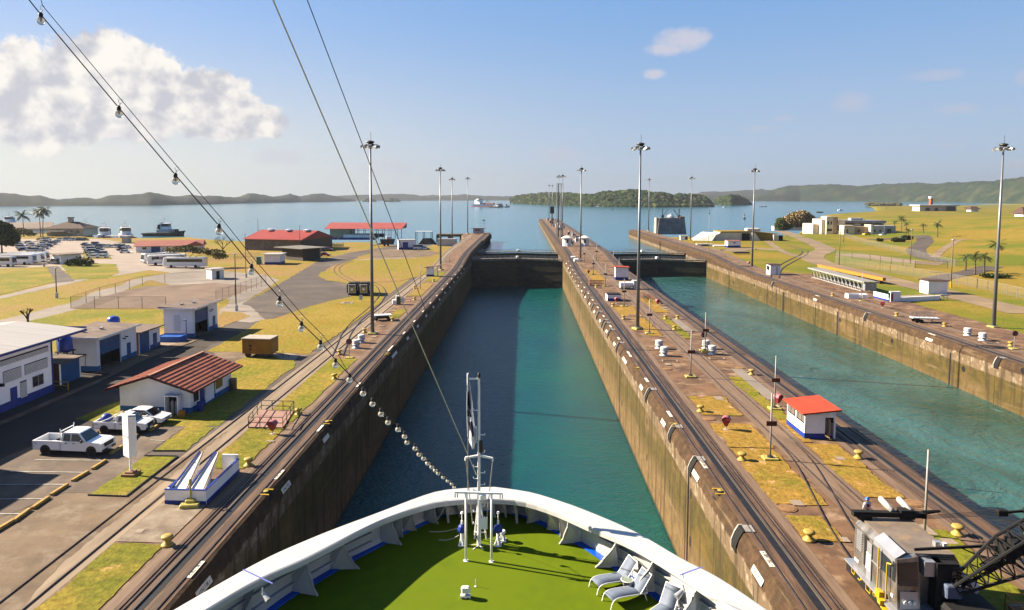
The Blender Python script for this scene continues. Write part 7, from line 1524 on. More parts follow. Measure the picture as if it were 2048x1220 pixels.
def hut2(name,label,px,py,w,d,h,roofm,base=None,extra=None,y=0,ov=.3):
    p=GH(px,py); t=thing(name,label,'hut',p,0); bb('wall',M_wallw,t,((w/2,d/2,h/2),(w,d,h))); bb('roof',roofm,t,((w/2,d/2,h+.1),(w+2*ov,d+2*ov,.18)))
    if base: bb('blue_base',base,t,((w/2,-.02,h*.16),(w,.03,h*.32)),((-.02,d/2,h*.16),(.03,d,h*.32)))
    if extra: extra(t)
    return t
hut2('pink_roof_hut','white hut with pale red roof and blue base in front of the bunker',1455.5,495.5,5.6,4.5,3.0,mat('pale_red_roof',(.55,.2,.15),(.45,.17,.13),1,.7),M_blue,lambda t:bb('notice',M_dark,t,((2.8,-.03,2.2),(1.0,.03,.5))))
hut2('small_white_hut','tiny white hut left of the sloping bunker wall',1361,480,3.8,2.5,2.2,M_sheet,None,lambda t:bb('opening',M_dark,t,((3,-.02,1.1),(1.2,.03,1.5))))
hut2('white_kiosk','white kiosk with side window beside the curving rails on the right bank',1540,550,2.9,3.2,2.9,M_brownr,None,lambda t:(bb('window',M_glass,t,((-.02,1.6,1.9),(.04,2.4,1.2))),bb('door',M_vent,t,((1.9,-.02,1.2),(.5,.04,2.2)))))
hut2('box_house','white box house with thin dark roof behind the low white walls',1856,588,4.3,3.5,3.0,M_brownr,None,None)
hut2('white_shed','long low white shed at the lake shore below the brown tree',1548,461,24,5,2.8,M_sheet,None,None)
t=thing('flat_hatch','flat dark and grey hatch with white panel beside the right ramp','hatch',GH(1408,492)); bb('hatch_body',M_vent,t,((0,0,.5),(7,3,1))); bb('hatch_dark',M_dark,t,((0,-1.6,.6),(3,.2,.8))); bb('white_panel',M_wallw,t,((7,-2,.3),(7,3,.5)))
bb('flat_box_lid',M_dark,thing('flat_box','low flat black topped box on grass near the right ramp','box',GH(1482,508)),((0,0,.6),(6,2.5,.5)))
# cream building
o=GH(1709,469); t=thing('cream_building','modern cream building of stepped blocks with grey roofed hall on the right bank','building',o); M_cr=mat('cream_render',(.72,.62,.48),(.64,.54,.42),.3,.7); M_crd=mat('tan_render',(.50,.36,.22),(.42,.30,.18),.3,.7); M_cg=mat('grey_render',(.50,.50,.52),(.44,.44,.46),.3,.7)
def blk(n,m,x0,x1,y0,y1,z0,z1): return bb(n,m,t,(((x0+x1)/2,(y0+y1)/2,(z0+z1)/2),(x1-x0,y1-y0,z1-z0)))
blk('wing',M_cr,-18.5,-13.4,14,30,-1,5.6); blk('wing',M_cr,-15,-12.9,10,24,-1,8.6); w_=blk('tower',M_cr,-13,-9.1,8,16,-1,10.4); blk('tower_side',M_crd,-9.1,-6.4,8.2,16,-1,10.2); blk('upper_band',M_cr,-6.4,-2.6,7,16,5.8,8.4); blk('wing',M_cr,-6,0.1,.3,12,-1,5.4); blk('porch_wall',M_crd,.1,9,2,10,-1,4.6)
blk('hall',M_cg,-2.6,21,9,26,-1,6.3); blk('hall_roof',mat('hall_roof_grey',(.32,.33,.38),(.27,.28,.33),.3,.5),-3,21.6,7.6,27,6.5,8.0); wn=blk('clerestory',M_glass,-1,19.6,8.9,9.0,5.3,6.4); blk('roof_plant',M_vent,4,11,14,18,8,9.3)
rw=blk('wing',M_cg,9,16.3,-1,9,-1,5.3); blk('parapet',M_cr,8.6,10.2,-1.3,9,-1,5.8); blk('pilaster',M_wallw,9.0,9.5,-1.4,-1,-1,4.6); blk('pilaster',M_wallw,16.1,16.6,-1.4,-1,-1,4.6); blk('window',M_glass,10.6,11.7,-1.06,-1.0,1.6,3.0); blk('window',M_glass,13.6,14.7,-1.06,-1,1.6,3.0)
blk('wing',M_cg,17,24.5,2,10,-1,5.2); blk('window',M_glass,19.4,22,1.94,2,1,3.4); blk('window',M_glass,-12.4,-11.4,7.94,8,5.5,7.6); blk('window',M_glass,-10.6,-9.8,7.94,8,5.5,7.6); blk('window',M_glass,-12.6,-9.6,7.94,8,1.5,3); blk('window',M_glass,-4.4,-3.6,.24,.3,.5,3); blk('window',M_glass,2.6,4.2,1.94,2,1.4,3)
# truss gantry and yellow beam
a=GH(1641,556);b=GH(1741,584); t=thing('truss_gantry','grey steel truss walkway lying on golden grass on the right bank','truss',a); d=(b-a); L=d.length; u=d.normalized(); nn=Vector((-u.y,u.x,0)); 
if nn.y<0: nn=-nn
nn.z=0; U=Vector((0,0,1)); M_tr=mat('truss_grey',(.50,.52,.55),(.40,.42,.45),1,.5)
mb=MB()
for off in (0,2.2): mb.bar(nn*off+U*.25-u*.4,nn*off+u*L+U*.25,.16,.2); 
for off in (-.5,2.7): mb.bar(nn*off+U*2.55-u*2.0,nn*off+u*(L+2.6)+U*2.55,.2,.25)
mb.build('chord',M_tr,t); mb=MB(); n=13
for k in range(n):
    for off,o2 in ((0,-.5),):
        p0=nn*off+u*(L*(k)/n)+U*.25; pm=nn*o2+u*(L*(k+.5)/n)+U*2.5; p1=nn*off+u*(L*(k+1)/n)+U*.25; mb.bar(p0,pm,.12,.12); mb.bar(pm,p1,.12,.12)
mb.bar(-u*.2+U*.25,-u*1.8-nn*.5+U*2.5,.14,.14); mb.build('diagonal_brace',M_tr,t); mb=MB(); [ (mb.bar(nn*2.2+u*(L*k/n)+U*.25,nn*2.7+u*(L*(k+.5)/n)+U*2.5,.12,.12),mb.bar(nn*2.7+u*(L*(k+.5)/n)+U*2.5,nn*2.2+u*(L*(k+1)/n)+U*.25,.12,.12)) for k in range(n)]; mb.build('diagonal_brace',M_tr,t); mb=MB(); mb.bar(nn*1.1+U*2.7-u*2.0,nn*1.1+u*(L+2.6)+U*2.7,3.3,.08); mb.build('walkway_deck',mat('walk_grey',(.40,.38,.36),(.33,.31,.29),1,.7),t); mb=MB(); mb.bar(nn*1.1+U*1.5+u*(L+1.2),nn*1.1+U*1.5+u*(L+2.4),2.6,1.8); mb.build('end_box',M_grey,t)
A=GH(1637,540);B=GH(1768,569)
t=thing('yellow_beam','long orange yellow beam lying just behind the truss walkway','beam',A); mb=MB(); mb.bar(Vector((0,0,1.35)),(B-A)+Vector((0,0,1.35)),.8,.8); mb.build('beam_body',M_or,t); mb=MB(); [mb.box(((B-A)*k).to_tuple() if 0 else tuple((B-A)*k+Vector((0,0,.4))),(.8,1.2,1.1)) for k in (.05,.35,.65,.95)]; mb.build('sleeper',M_dark,t)
# low white walls
a=GH(1748,596);c=GH(1779,604);e=GH(1878,600); t=thing('low_wall_enclosure','low white and blue walled enclosure with red and green ended block','enclosure',a)
def wl(p,q,h,w,n,m,z=0): mb=MB(); mb.bar(p+Vector((0,0,z+h/2)),q+Vector((0,0,z+h/2)),w,h); return mb.build(n,m,t)
wl(Vector((0,0,0)),c-a,1.5,.3,'wall',M_wallw); wl(Vector((0,-.02,0)),c-a+Vector((0,-.02,0)),.5,.36,'blue_base',M_blue); wl(c-a,c-a+Vector((2.2,.2,0)),2.3,.6,'end_block',M_wallw); wl(c-a+Vector((.1,-.35,0)),c-a+Vector((.5,-.35,0)),1.6,.1,'red_panel',M_red,.3); wl(c-a+Vector((-.5,-.35,0)),c-a+Vector((-.1,-.35,0)),1.2,.1,'green_panel',mat('green_panel',(.05,.3,.15),(.04,.25,.12),1,.6),.9)
wl(c-a+Vector((2.2,.2,0)),e-a,1.0,.4,'long_wall',M_wallw); mb=MB(); mb.prism([((c-a).x+1,(c-a).y+.5),((e-a).x,(e-a).y+.3),((e-a).x,(e-a).y+4),((c-a).x+1,(c-a).y+4)],0,.7); mb.build('enclosed_slab',M_patch,t)
mb=MB(); 
for k in range(6): mb.tube(e-a+Vector((.3+k*.35,k%2*.6,0)),e-a+Vector((.6+k*.3,.3,1.3)),.06,n=5)
mb.tube(e-a+Vector((.2,0,1)),e-a+Vector((2.6,.3,1.2)),.2,n=6); mb.build('valve_gear',M_grey,t)
t=thing('white_trough','small white open box beside the pale pole on the right bank','box',GH(1697,597)); bb('trough_side',M_wallw,t,((1.4,0,.5),(2.9,.15,1.0)),((1.4,1.6,.5),(2.9,.15,1.0))); bb('trough_end',M_wallw,t,((0,.8,.5),(.15,1.6,1.0)),((3.4,.4,.5),(1.3,1.6,1.0)),bev=.0)
p=GH(1850,645); t=thing('railed_trailer','white flat trailer with pipe rails standing on the right bank strip','trailer',p,R(-8)); bb('trailer_bed',M_vent,t,((-.1,0,.85),(4.4,1.7,.15))); mb=MB()
for s in (-.8,.8):
    for k in range(6): mb.tube((-2.1+k*.8,s,.9),(-2.1+k*.8,s,1.85),.03,n=5)
    mb.tube((-2.1,s,1.85),(1.9,s,1.85),.03,n=5); mb.tube((-2.1,s,1.4),(1.9,s,1.4),.03,n=5)
mb.build('pipe_rail',M_tr,t); mb=MB(); [mb.add(*disc(.35,.15,12),M=Matrix.Translation((x,s*.8,.35))@Matrix.Rotation(PI/2,4,'X')) for x in (-1.6,-.9) for s in (-1,1)]; mb.build('wheel',M_tyre,t); bb('stand',M_vent,t,((1,-.3,.4),(.12,.12,.8)))
def rpost(px,pyb,pyt,label,yf=False):
    p=GH(px,pyb); h=(pyb-pyt)*((p-CAM).dot(FW))/F; t=thing('lamp_post',label,'lamp post',p); mb=MB(); mb.tube((0,0,0),(0,0,h),.16,.11,8); mb.build('pole',mat('tan_post',(.30,.22,.14),(.22,.16,.10),2,.8),t,True); bb('lamp_head',M_vent,t,((.2,0,h+.1),(.9,.4,.25)),bev=.05)
    if yf: mb=MB(); mb.lathe([(.22,0),(.2,1.4),(.17,1.5)],n=8); mb.build('yellow_sleeve',M_yel,t)
rpost(1678,530,460,'tan lamp post on golden grass left of the sandy enclosure'); rpost(1687,484,459,'thin lamp post in front of the cream building tower'); rpost(1820.6,527,459,'tan lamp post at the sandy enclosure in front of the road bend'); rpost(1901.4,575,480,'tan lamp post with yellow foot beside the white box house',True)
# far low buildings and tower
p=GH(1842,422); t=thing('far_low_building','long low flat building far away on the grass plain','building',p); k_=(p-CAM).dot(FW)/F
bb('wall',M_cr,t,((25*k_,0,3.5),(70*k_,20,9))); bb('roof',M_vent,t,((25*k_,0,8.5),(76*k_,28,1.5))); bb('dark_bay',M_dark,t,((5*k_,-10.1,2.5),(8*k_,.3,5))); bb('dark_bay',M_dark,t,((22*k_,-10.1,2.5),(6*k_,.3,5))); bb('dark_bay',M_dark,t,((48*k_,-12,3),(14*k_,3,7)))
t=thing('orange_tower','slim orange tower with white top beside the far low building','tower',GH(1861,420)); bb('tower_shaft',mat('orange_tower_paint',(.62,.16,.07),(.5,.13,.06),.2,.7),t,((0,0,9),(4.5*k_,5,20))); bb('tower_top',M_wallw,t,((0,0,20.5),(6*k_,7,3)))
t=thing('far_house','small far house with dark roof right of the low building','house',GH(1945,423)); bb('wall',M_wallw,t,((0,0,2),(14*k_,10,4))); mb=MB(); mb.box((0,0,5.5),(20*k_,16,4),top=.5,topy=.2); mb.build('roof',M_brownr,t)
t=thing('far_house','dark roofed house cut by the right edge on the far lawn','house',GH(2042,433)); kk=((GH(2042,433)-CAM).dot(FW))/F; bb('wall',M_wallw,t,((6*kk,0,1),(20*kk,10,4))); mb=MB(); mb.box((6*kk,0,5),(30*kk,16,5),top=.4,topy=.1); mb.build('roof',M_brownr,t)
# ---------- boats ----------
def tug(label,px,py,rz,L=27,hullm=None,dark=False):
    p=G(px,py,LZ); t=thing('tugboat',label,'tugboat',p,rz); hm=hullm or mat('tug_hull',(.018,.02,.03),(.03,.03,.035),.5,.5); W=L*.19
    pl=[(-L/2,-W*.8),(-L/2,W*.8),(L*.2,W),(L*.42,W*.6),(L/2,0),(L*.42,-W*.6),(L*.2,-W)]
    n=len(pl); vs=[(x*.94,y*.85,-1) for x,y in pl]+[(x,y,1.6+max(0,x)/L*3.4) for x,y in pl]; mb=MB(); mb.add(vs,[tuple(range(n-1,-1,-1)) if 1 else 0,tuple(range(n,2*n))]+[(i,(i+1)%n,n+(i+1)%n,n+i) for i in range(n)]); hl=mb.build('hull',hm,t)
    mb=MB(); mb.path([(x*1.01,y*1.02,1.4+max(0,x)/L*3.4) for x,y in pl]+[(pl[0][0],pl[0][1],1.4)],.45,6); mb.build('fender',M_tyre,hl)
    wm=M_wallw; bb('deckhouse',wm if not dark else M_vent,t,((L*.02,0,3.0),(L*.36,W*1.3,2.8)),bev=.2); bb('upper_house',wm,t,((L*.03,0,5.2),(L*.2,W*.95,1.8)),bev=.2); wh=bb('wheelhouse',M_glass,t,((L*.04,0,7.0),(L*.17,W*.85,1.9)),bev=.3); bb('wheelhouse_roof',wm,wh,((L*.04,0,8.1),(L*.19,W*.95,.3))); 
    mb=MB(); mb.tube((0,0,8),(-.3,0,12),.15,n=5); mb.bar((-.2,-1.4,10.4),(-.2,1.4,10.4),.1,.1); mb.tube((1,.8,8),(1,.8,10.5),.06,n=4); mb.tube((.5,-1,8),(.5,-1,11),.06,n=4); mb.build('mast',M_vent,t)
    for s in (-1,1): bb('funnel',M_vent if not dark else M_dark,t,((-L*.10,s*W*.5,5.8),(1.3,1.0,3.4)),bev=.1)
    mb=MB(); mb.add([(-L*.07,-W*.4,8.8),(-L*.2,-W*.4,4.2),(-L*.1,-W*.4,4.2),(-L*.03,-W*.4,8.6),(-L*.07,W*.4,8.8),(-L*.2,W*.4,4.2),(-L*.1,W*.4,4.2),(-L*.03,W*.4,8.6)],[(0,1,2,3),(7,6,5,4),(0,4,5,1)]); mb.build('slanted_screen',wm,t); bb('winch',M_dark,t,((L*.3,0,3.6),(2.2,2,1.6)),bev=.3)
    return t
tug('dark tugboat lying side on in the lake, bow to the right',330,471.5,0,27,dark=True); tug('white fronted tugboat at the berth, left one of two end on',210,484,R(-62),27); tug('white fronted tugboat at the berth, right one of two end on',252,483,R(-55),27,mat('tug_hull_blue',(.03,.04,.08),(.02,.03,.05),.5,.5)); tug('dark tugboat half hidden behind the cream boathouse',171,472,R(-60),24,dark=True); tug('distant tugboat top behind the tan roofed store at the left edge',19,452,R(-80),28)
bb('shed_roof',M_sheet,thing('quay_canopy','pale canopy on the quay in front of the white tugboats','canopy',at(222,486,.02)),((3,2,3.4),(12,6,.3)),((8,0,1.6),(3.2,3,3.2)))
# tanker with assisting tug
p=G(975,413.5,LZ); t=thing('cargo_ship','distant blue and red ship with white superstructure out on the lake','ship',p,R(-28)); L=92
def hullpart(n,m,z0,z1,kx=1): 
    pl=[(-L/2,-6),(-L/2,6),(-L*.42,8),(L*.3,8),(L*.45,4),(L/2,0),(L*.45,-4),(L*.3,-8),(-L*.42,-8)]; mb=MB(); mb.prism([(x*kx,y*kx) for x,y in pl],z0,z1); return mb.build(n,m,t)
hullpart('boot_top',mat('red_boot',(.42,.08,.06),(.35,.07,.05),.1,.6),-.5,1.6); hullpart('hull',mat('blue_hull',(.07,.11,.22),(.05,.09,.18),.1,.6),1.6,6.5,1.005)
bb('superstructure',M_wallw,t,((-L*.30,0,12),(17,14,11)),bev=.3); bb('bridge',M_wallw,t,((-L*.28,0,19.3),(9,20,3.4)),bev=.2); bb('bridge_window',M_glass,t,((-L*.28+4.6,0,19.8),(.2,18,1.2))); bb('funnel',M_dark,t,((-L*.38,0,20),(4,4,6))); mb=MB(); mb.tube((-L*.28,0,20),(-L*.28,0,29),.4,n=5); mb.tube((-L*.1,0,6),(-L*.02,0,17),.6,n=5); mb.tube((-L*.02,0,17),(L*.06,0,10),.5,n=5); mb.build('mast',M_dark,t)
for k in range(4): bb('deck_gear',mat('orange_gear',(.6,.18,.05),(.5,.15,.05),.3,.6),t,((-L*.12+k*9,0,8),(7,10,3.4)),bev=.3)
bb('forecastle',mat('fore_blue',(.08,.11,.2),(.06,.09,.16),.2,.6),t,((L*.38,0,7.6),(12,7,2.4)),bev=.3)
tug('black tug escorting the distant ship at its bow',993,415,R(-25),36,dark=True); tug('small pilot launch ahead of the distant ship',1013,414.6,R(-10),16)
p=G(843,400.5,LZ); t=thing('far_ship','very faint white cruise ship near the far shore','ship',p); bb('hull',M_wallw,t,((0,0,6),(110,18,14))); bb('superstructure',M_wallw,t,((-5,0,20),(80,16,14)),bev=1)
def buoy(px,py,label,s=1):
    p=G(px,py,LZ); t=thing('buoy',label,'buoy',p); mb=MB(); mb.lathe([(1.6*s,-.3),(1.6*s,.9*s),(.5*s,1.4*s),(.35*s,4*s),(.9*s,4.2*s),(.6*s,5.4*s),(0,5.6*s)],n=10); mb.build('buoy_body',M_dark,t); bb('daymark',M_vent,t,((0,0,3.2*s),(1.2*s,1.2*s,1.2*s)))
buoy(1489,438,'dark buoy in the water left of the large brown tree',1.0); buoy(1419,427,'pale buoy right of the big concrete block masts',.9); buoy(1225,421,'tiny buoy in front of the long wooded island',.9)
for a,b,l in ((1522,414,'small dark boat on the lake toward the right hills'),(1530,413.5,'second small dark boat close to the first one'),(1681,421,'small white boat near the right shore'),(1450,415,'small white boat in front of the round islet'),(1197,413.8,'small white boat by the beach of the long wooded island')):
    p=G(a,b,LZ); t=thing('small_boat',l,'boat',p); mb=MB(); mb.prism([(-5,-1.6),(-5,1.6),(3,1.6),(6,0),(3,-1.6)],-.3,1.3); mb.build('hull',M_dark if 'dark' in l else M_wallw,t); bb('cabin',M_vent,t,((-.5,0,2.1),(3.6,2.2,1.6)),bev=.2)
# ---------- silver crane locomotive ----------
M_steel=mat('brushed_steel',(.46,.425,.39),(.22,.195,.17),1.3,.32,metal=.75,c3=(.16,.13,.11),s3=1.1,w3=.60,det=9,stretch=(1,1,.5)); M_steell=mat('clean_steel',(.50,.52,.56),(.42,.43,.46),1,.35,metal=.6); M_roofs=mat('dusty_steel_roof',(.28,.22,.17),(.19,.15,.12),.9,.55,metal=.3,c3=(.36,.25,.14),s3=.8,w3=.6); M_blk2=mat('matt_black',(.010,.010,.011),(.016,.015,.014),2,.7,spec=.2)
M_by=mat('bright_yellow',(.80,.55,.02),(.72,.48,.02),3,.5)
ox,oy,oz=21.25,36.6,.10; t=thing('crane_locomotive','silver locomotive with black lattice crane boom at the lower right','locomotive',Vector((ox,oy,oz)))
W=3.4;Lb=4.5; x0=-W/2;x1=W/2
bb('chassis',M_blk2,t,((0,Lb/2-.6,.85),(W+.5,Lb+1.9,.95))); bb('running_board',M_steell,t,((0,Lb/2-.6,1.36),(W+.7,Lb+2.0,.08)))
mb=MB(); mb.side([(x0,1.4),(x1,1.4),(x1,3.15),(x1-.25,3.45),(x0+.3,3.45),(x0,3.2)],.35,Lb); mb.build('body',M_steel,t)
mb=MB(); mb.side([(x0+.3,3.455),(x1-.25,3.455),(x1-.25,3.49),(x0+.3,3.49)],.35,Lb); mb.build('roof',M_roofs,t)
mb=MB(); mb.add([(x0-.02,0.05,3.35),(x0+.5,.05,3.62),(x0+.5,2.3,3.62),(x0-.02,2.3,3.35),(x0-.02,.05,3.1),(x0-.02,2.3,3.1)],[(3,2,1,0),(0,4,5,3)]); mb.build('cab_hood',M_steell,t)
cab=MB(); cab.add([(x0,-.35,1.4),(x0+1.15,-.35,1.4),(x0+1.15,.36,1.4),(x0,.36,1.4),(x0,-.05,3.35),(x0+1.1,-.05,3.5),(x0+1.1,.36,3.5),(x0,.36,3.35)],[(0,1,5,4),(1,2,6,5),(0,4,7,3),(4,5,6,7)]); cb2=cab.build('driver_cab',M_steel,t)
mb=MB(); mb.add([(x0+.08,-.27,2.35),(x0+1.06,-.27,2.35),(x0+1.04,-.10,3.30),(x0+.08,-.10,3.22)],[(0,1,2,3)]); mb.build('windscreen',M_glass,cb2)
mb=MB(); mb.add([(x0+.1,-.40,1.45),(x0+1.0,-.40,1.45),(x0+1.0,-.34,2.15),(x0+.1,-.34,2.15)],[(0,1,2,3)]); mb.build('nose_panel',M_steell,cb2)
mb=MB(); [mb.add(*disc(.09,.08,12),M=Matrix.Translation((x0+.35+k*.22,-.42,1.72))@Matrix.Rotation(PI/2,4,'X')) for k in range(3)]; mb.build('headlight',M_lampg,cb2)
bb('side_window',M_glass,t,((x0-.012,.95,2.75),(.03,1.0,.75)))
bb('side_window',M_glass,t,((x0-.012,.10,2.8),(.03,.3,.8))); bb('open_door_gap',M_blk,t,((x0-.012,3.05,2.45),(.03,.48,1.35))); dd=bb('sliding_door',M_steell,t,((x0-.05,2.62,2.15),(.04,.52,1.75)))
bb('side_panel',M_steel,t,((x0-.02,1.85,2.2),(.03,.85,1.5))); bb('panel_rail',M_steell,t,((x0-.05,2.0,2.35),(.04,1.1,.06)))
mb=MB(); [mb.box((x0-.03,3.85,2.25+k*.11),(.05,.6,.06)) for k in range(8)]; mb.build('louvre',M_steell,t)
bb('plate',M_wallw,dd,((x0-.08,2.66,2.15),(.02,.46,.72)))
for s,z,sz in (('DANGER',2.42,.11),('250',2.10,.24)): textmesh(s,sz,'writing',M_dark,dd,Matrix.Translation((x0-.094,2.66,z))@Matrix.Rotation(-PI/2,4,'Z')@Matrix.Rotation(PI/2,4,'X'))
for (y,z) in ((4.0,1.62),(4.25,1.62),(.2,1.75)): bb('warning_label',mat('label_red_white',(.8,.55,.52),(.75,.7,.68),6,.6),t,((x0-.02,y,z),(.02,.2,.13)))
mb=MB(); mb.tube((x0-.2,1.35,1.4),(x0-.2,1.35,3.3),.035,n=6); mb.build('hand_rail',M_by,t); mb=MB(); mb.path([(x0-.2,.45,1.4),(x0-.2,.45,3.0),(x0-.1,.2,3.05)],.035,6); mb.build('hand_rail',M_by,t)
mb=MB(); mb.box((x0-.3,.9,1.5),(.25,.45,.3)); mb.box((x0-.4,.45,1.3),(.3,.3,.3)); mb.box((x0-.35,.1,1.0),(.3,.5,.12)); mb.build('step_box',M_by,t)
cx_=x0-.262
mb=MB(); mb.path([(cx_,4.1,1.2),(cx_,4.1,.75),(cx_,3.8,.75),(cx_,3.8,1.2)],.03,5); mb.build('step_iron',M_by,t); mb=MB(); mb.path([(cx_,2.4,1.2),(cx_,2.4,.65),(cx_,1.95,.65),(cx_,1.95,1.15),(cx_,2.4,1.15)],.03,5); mb.build('step_iron',M_by,t); bb('yellow_mark',M_by,t,((cx_,3.0,1.15),(.03,.14,.4)),((cx_,3.25,.8),(.03,.25,.08)))
textmesh('CM10',.36,'writing',M_by,t,Matrix.Translation((cx_-.004,1.25,.95))@Matrix.Rotation(-PI/2,4,'Z')@Matrix.Rotation(PI/2,4,'X'))
for y in (-.6,.5,3.2,4.3): 
    for s in (-1,1): mb=MB(); mb.add(*disc(.38,.14,16),M=Matrix.Translation((s*.8,y,.40))@Matrix.Rotation(PI/2,4,'Y')); mb.build('wheel',M_dark,t)
# roof gear: black beam at the rear with two white cylinders
mb=MB(); mb.box((.1,Lb-.15,3.72),(4.1,.35,.22)); mb.box((-1.3,Lb-.15,3.6),(.7,.5,.25)); mb.box((1.1,Lb-.1,3.75),(.8,.5,.4)); mb.tube((2.0,Lb-.1,3.8),(3.0,Lb-.1,3.9),.12,.06,6); mb.build('black_beam',M_blk2,t)
for x in (.15,1.2): mb=MB(); mb.tube((x,Lb+.9,4.05),(x+.15,Lb-.15,3.85),.15,.15,14); mb.ico((x,Lb+.9,4.05),.15,sub=2); mb.build('white_cylinder',mat('dull_cylinder',(.62,.62,.6),(.5,.5,.48),3,.5),t,True)
bb('roof_box',M_steell,t,((1.05,1.2,3.6),(.35,.3,.22))); bb('roof_lamp',M_lampg,t,((1.3,1.0,3.62),(.18,.18,.2)))
# crane house and boom to the right of the cab
mb=MB(); mb.box((.75,.0,2.2),(1.1,.7,2.3)); mb.build('crane_house',M_blk2,t); bb('house_panel',M_steell,t,((.1,.05,3.05),(.9,.5,.6))); bb('house_window',M_glass,t,((1.2,-.05,3.0),(.5,.62,.5)))
bb('motor_box',mat('blue_grey_box',(.10,.13,.20),(.08,.10,.16),2,.5),t,((.9,-.5,2.35),(.8,.5,.5)),bev=.05); mb=MB(); mb.tube((1.6,.7,2.7),(2.5,-.1,2.2),.22,.2,14); mb.build('white_cylinder',M_wallw,t,True)
bb('turntable',M_blk2,t,((1.6,-.5,1.5),(2.6,2.4,.8)),bev=.15)
B0=Vector((1.0,-.55,2.35));B1=Vector((14,-.7,11.4)); u=(B1-B0).normalized(); s_=Vector((0,1,0)); v_=u.cross(s_).normalized()*-1
mb=MB(); nseg=24; Lx=(B1-B0).length; ch=[]
def cp(k,a,b): 
    f=min(1,k/5.); w=.22+.44*f; return B0+u*(Lx*k/nseg)+s_*a*w+v_*b*w*1.15
for a in (-1,1):
    for b in (-1,1): mb.path([cp(k,a,b) for k in range(nseg+1)],.085,6)
mb.build('boom_chord',M_blk2,t); mb=MB()
for k in range(nseg):
    for (a,b,c,d) in ((-1,-1,1,-1),(-1,1,1,1),(-1,-1,-1,1),(1,-1,1,1)):
        mb.tube(cp(k,a,b),cp(k+1,c,d),.040,n=4); mb.tube(cp(k,a,b),cp(k,c,d),.040,n=4)
mb.build('boom_lacing',M_blk2,t)
for k in range(2,14,2): mb=MB(); p=cp(k,1,1); mb.tube(p+Vector((0,-.1,.3)),p+Vector((.55,-.1,-.35)),.025,n=5); mb.build('boom_rod',M_steell,t)
mb=MB(); mb.bar((-.6,.35,3.65),(3.0,.2,3.95),.10,.10); mb.bar((3.0,.2,3.95),cp(6,0,1),.09,.09); mb.build('back_strut',M_blk2,t)
mb=MB(); mb.bar((2.6,-.2,3.2),(5.2,-.2,5.0),.5,.35); mb.box((4.4,-.2,4.6),(1.3,.8,.5)); mb.box((3.6,-.2,4.2),(.5,.9,.9)); mb.build('winch_gear',M_blk2,t)
def rel(p): return Vector(p)-Vector((ox,oy,oz))
mb=MB(); sh1=Vector((6.3,Lb-.3,4.3));sh2=Vector((7.6,Lb-.6,4.6)); mb.box(tuple(sh1),(.6,.3,.35),bev=.05); mb.box(tuple(sh2),(.6,.3,.35),bev=.05); mb.bar(sh1,sh2,.14,.12); mb.build('sheave_block',M_blk2,t)
mb=MB()
for k in range(4): mb.tube((2.0,Lb-.15,3.72+k*.06),sh1+Vector((0,0,-.15+k*.1)),.014,n=4); mb.tube(sh2+Vector((0,0,-.15+k*.1)),(13.5,Lb-2,7.4+k*.3),.014,n=4)
mb.build('hoist_wire',M_wire,t); mb=MB(); mb.path([(2.0,.9,3.6),(2.9,.9,3.3),(3.8,.7,3.2),(4.8,.3,3.4)],.03,5); mb.build('hose',M_blk2,t)
def restack(o):
    if o.type=='MESH' and not o.name.startswith(('boom','winch','sheave','hoist','wheel')) and not o.get('rs'):
        for v in o.data.vertices: v.co.z=.95+(v.co.z-1.4)*1.3 if v.co.z>=1.3 else v.co.z*.68
        o['rs']=1; del o['rs']
    for c in o.children: restack(c)
for c in list(t.children): restack(c)
# yellow railed pit at the lower right
t=thing('railed_pit','yellow pipe railings round a dark concrete pit at the bottom right corner','railing',Vector((26.6,33.1,.04)))
bb('pit_floor',M_blk,t,((.9,2.2,.02),(2.6,5.0,.04))); bb('pit_wall',M_conc,t,((2.3,2.2,.3),(.25,5.0,.6)),((.9,4.7,.3),(2.6,.25,.6)))
mb=MB()
for (a,b) in (((-.5,-.3),(-.5,4.9)),((-.5,4.9),(2.6,4.9)),((2.6,4.9),(2.6,-.3)),((2.6,1.6),(.8,1.6)),((.8,1.6),(.8,-.3))):
    a=Vector((*a,0));b=Vector((*b,0)); n=max(1,round((b-a).length/1.3))
    for k in range(n+1): v=a.lerp(b,k/n); mb.tube(v,v+Vector((0,0,1.1)),.032,n=6)
    for z in (.6,1.1): mb.tube(a+Vector((0,0,z)),b+Vector((0,0,z)),.032,n=6)
mb.build('pipe_railing',M_or,t)
# ---------- person ----------
def skinfig(name,chains,parent,m,sub=2,root=0):
    vs=[];es=[];rs=[];ix={}
    for ch_ in chains:
        prev=None
        for nm,p,r in ch_:
            if nm not in ix: ix[nm]=len(vs); vs.append(p); rs.append(r)
            if prev is not None: es.append((prev,ix[nm]))
            prev=ix[nm]
    me=bpy.data.meshes.new(name); me.from_pydata(vs,es,[]); me.materials.append(m); o=bpy.data.objects.new(name,me); COL.objects.link(o); o.parent=parent
    md=o.modifiers.new('skin','SKIN'); me.skin_vertices or None
    if not me.skin_vertices: bpy.context.view_layer.objects.active=o
    for i,r in enumerate(rs): 
        sv=me.skin_vertices[0].data[i]; sv.radius=r if isinstance(r,tuple) else (r,r); sv.use_root=(i==root)
    md.use_smooth_shade=True; sb=o.modifiers.new('sub','SUBSURF'); sb.levels=sub; sb.render_levels=sub; return o
M_skin=mat('skin',(.30,.16,.10),(.27,.14,.09),8,.5); M_shirt=mat('pale_shirt',(.62,.64,.72),(.56,.58,.66),5,.8); M_trou=mat('navy_trousers',(.015,.018,.035),(.02,.022,.04),8,.8); M_vest=mat('red_vest',(.55,.03,.035),(.48,.025,.03),4,.6); M_helm=mat('blue_helmet',(.03,.16,.58),(.03,.14,.5),4,.3)
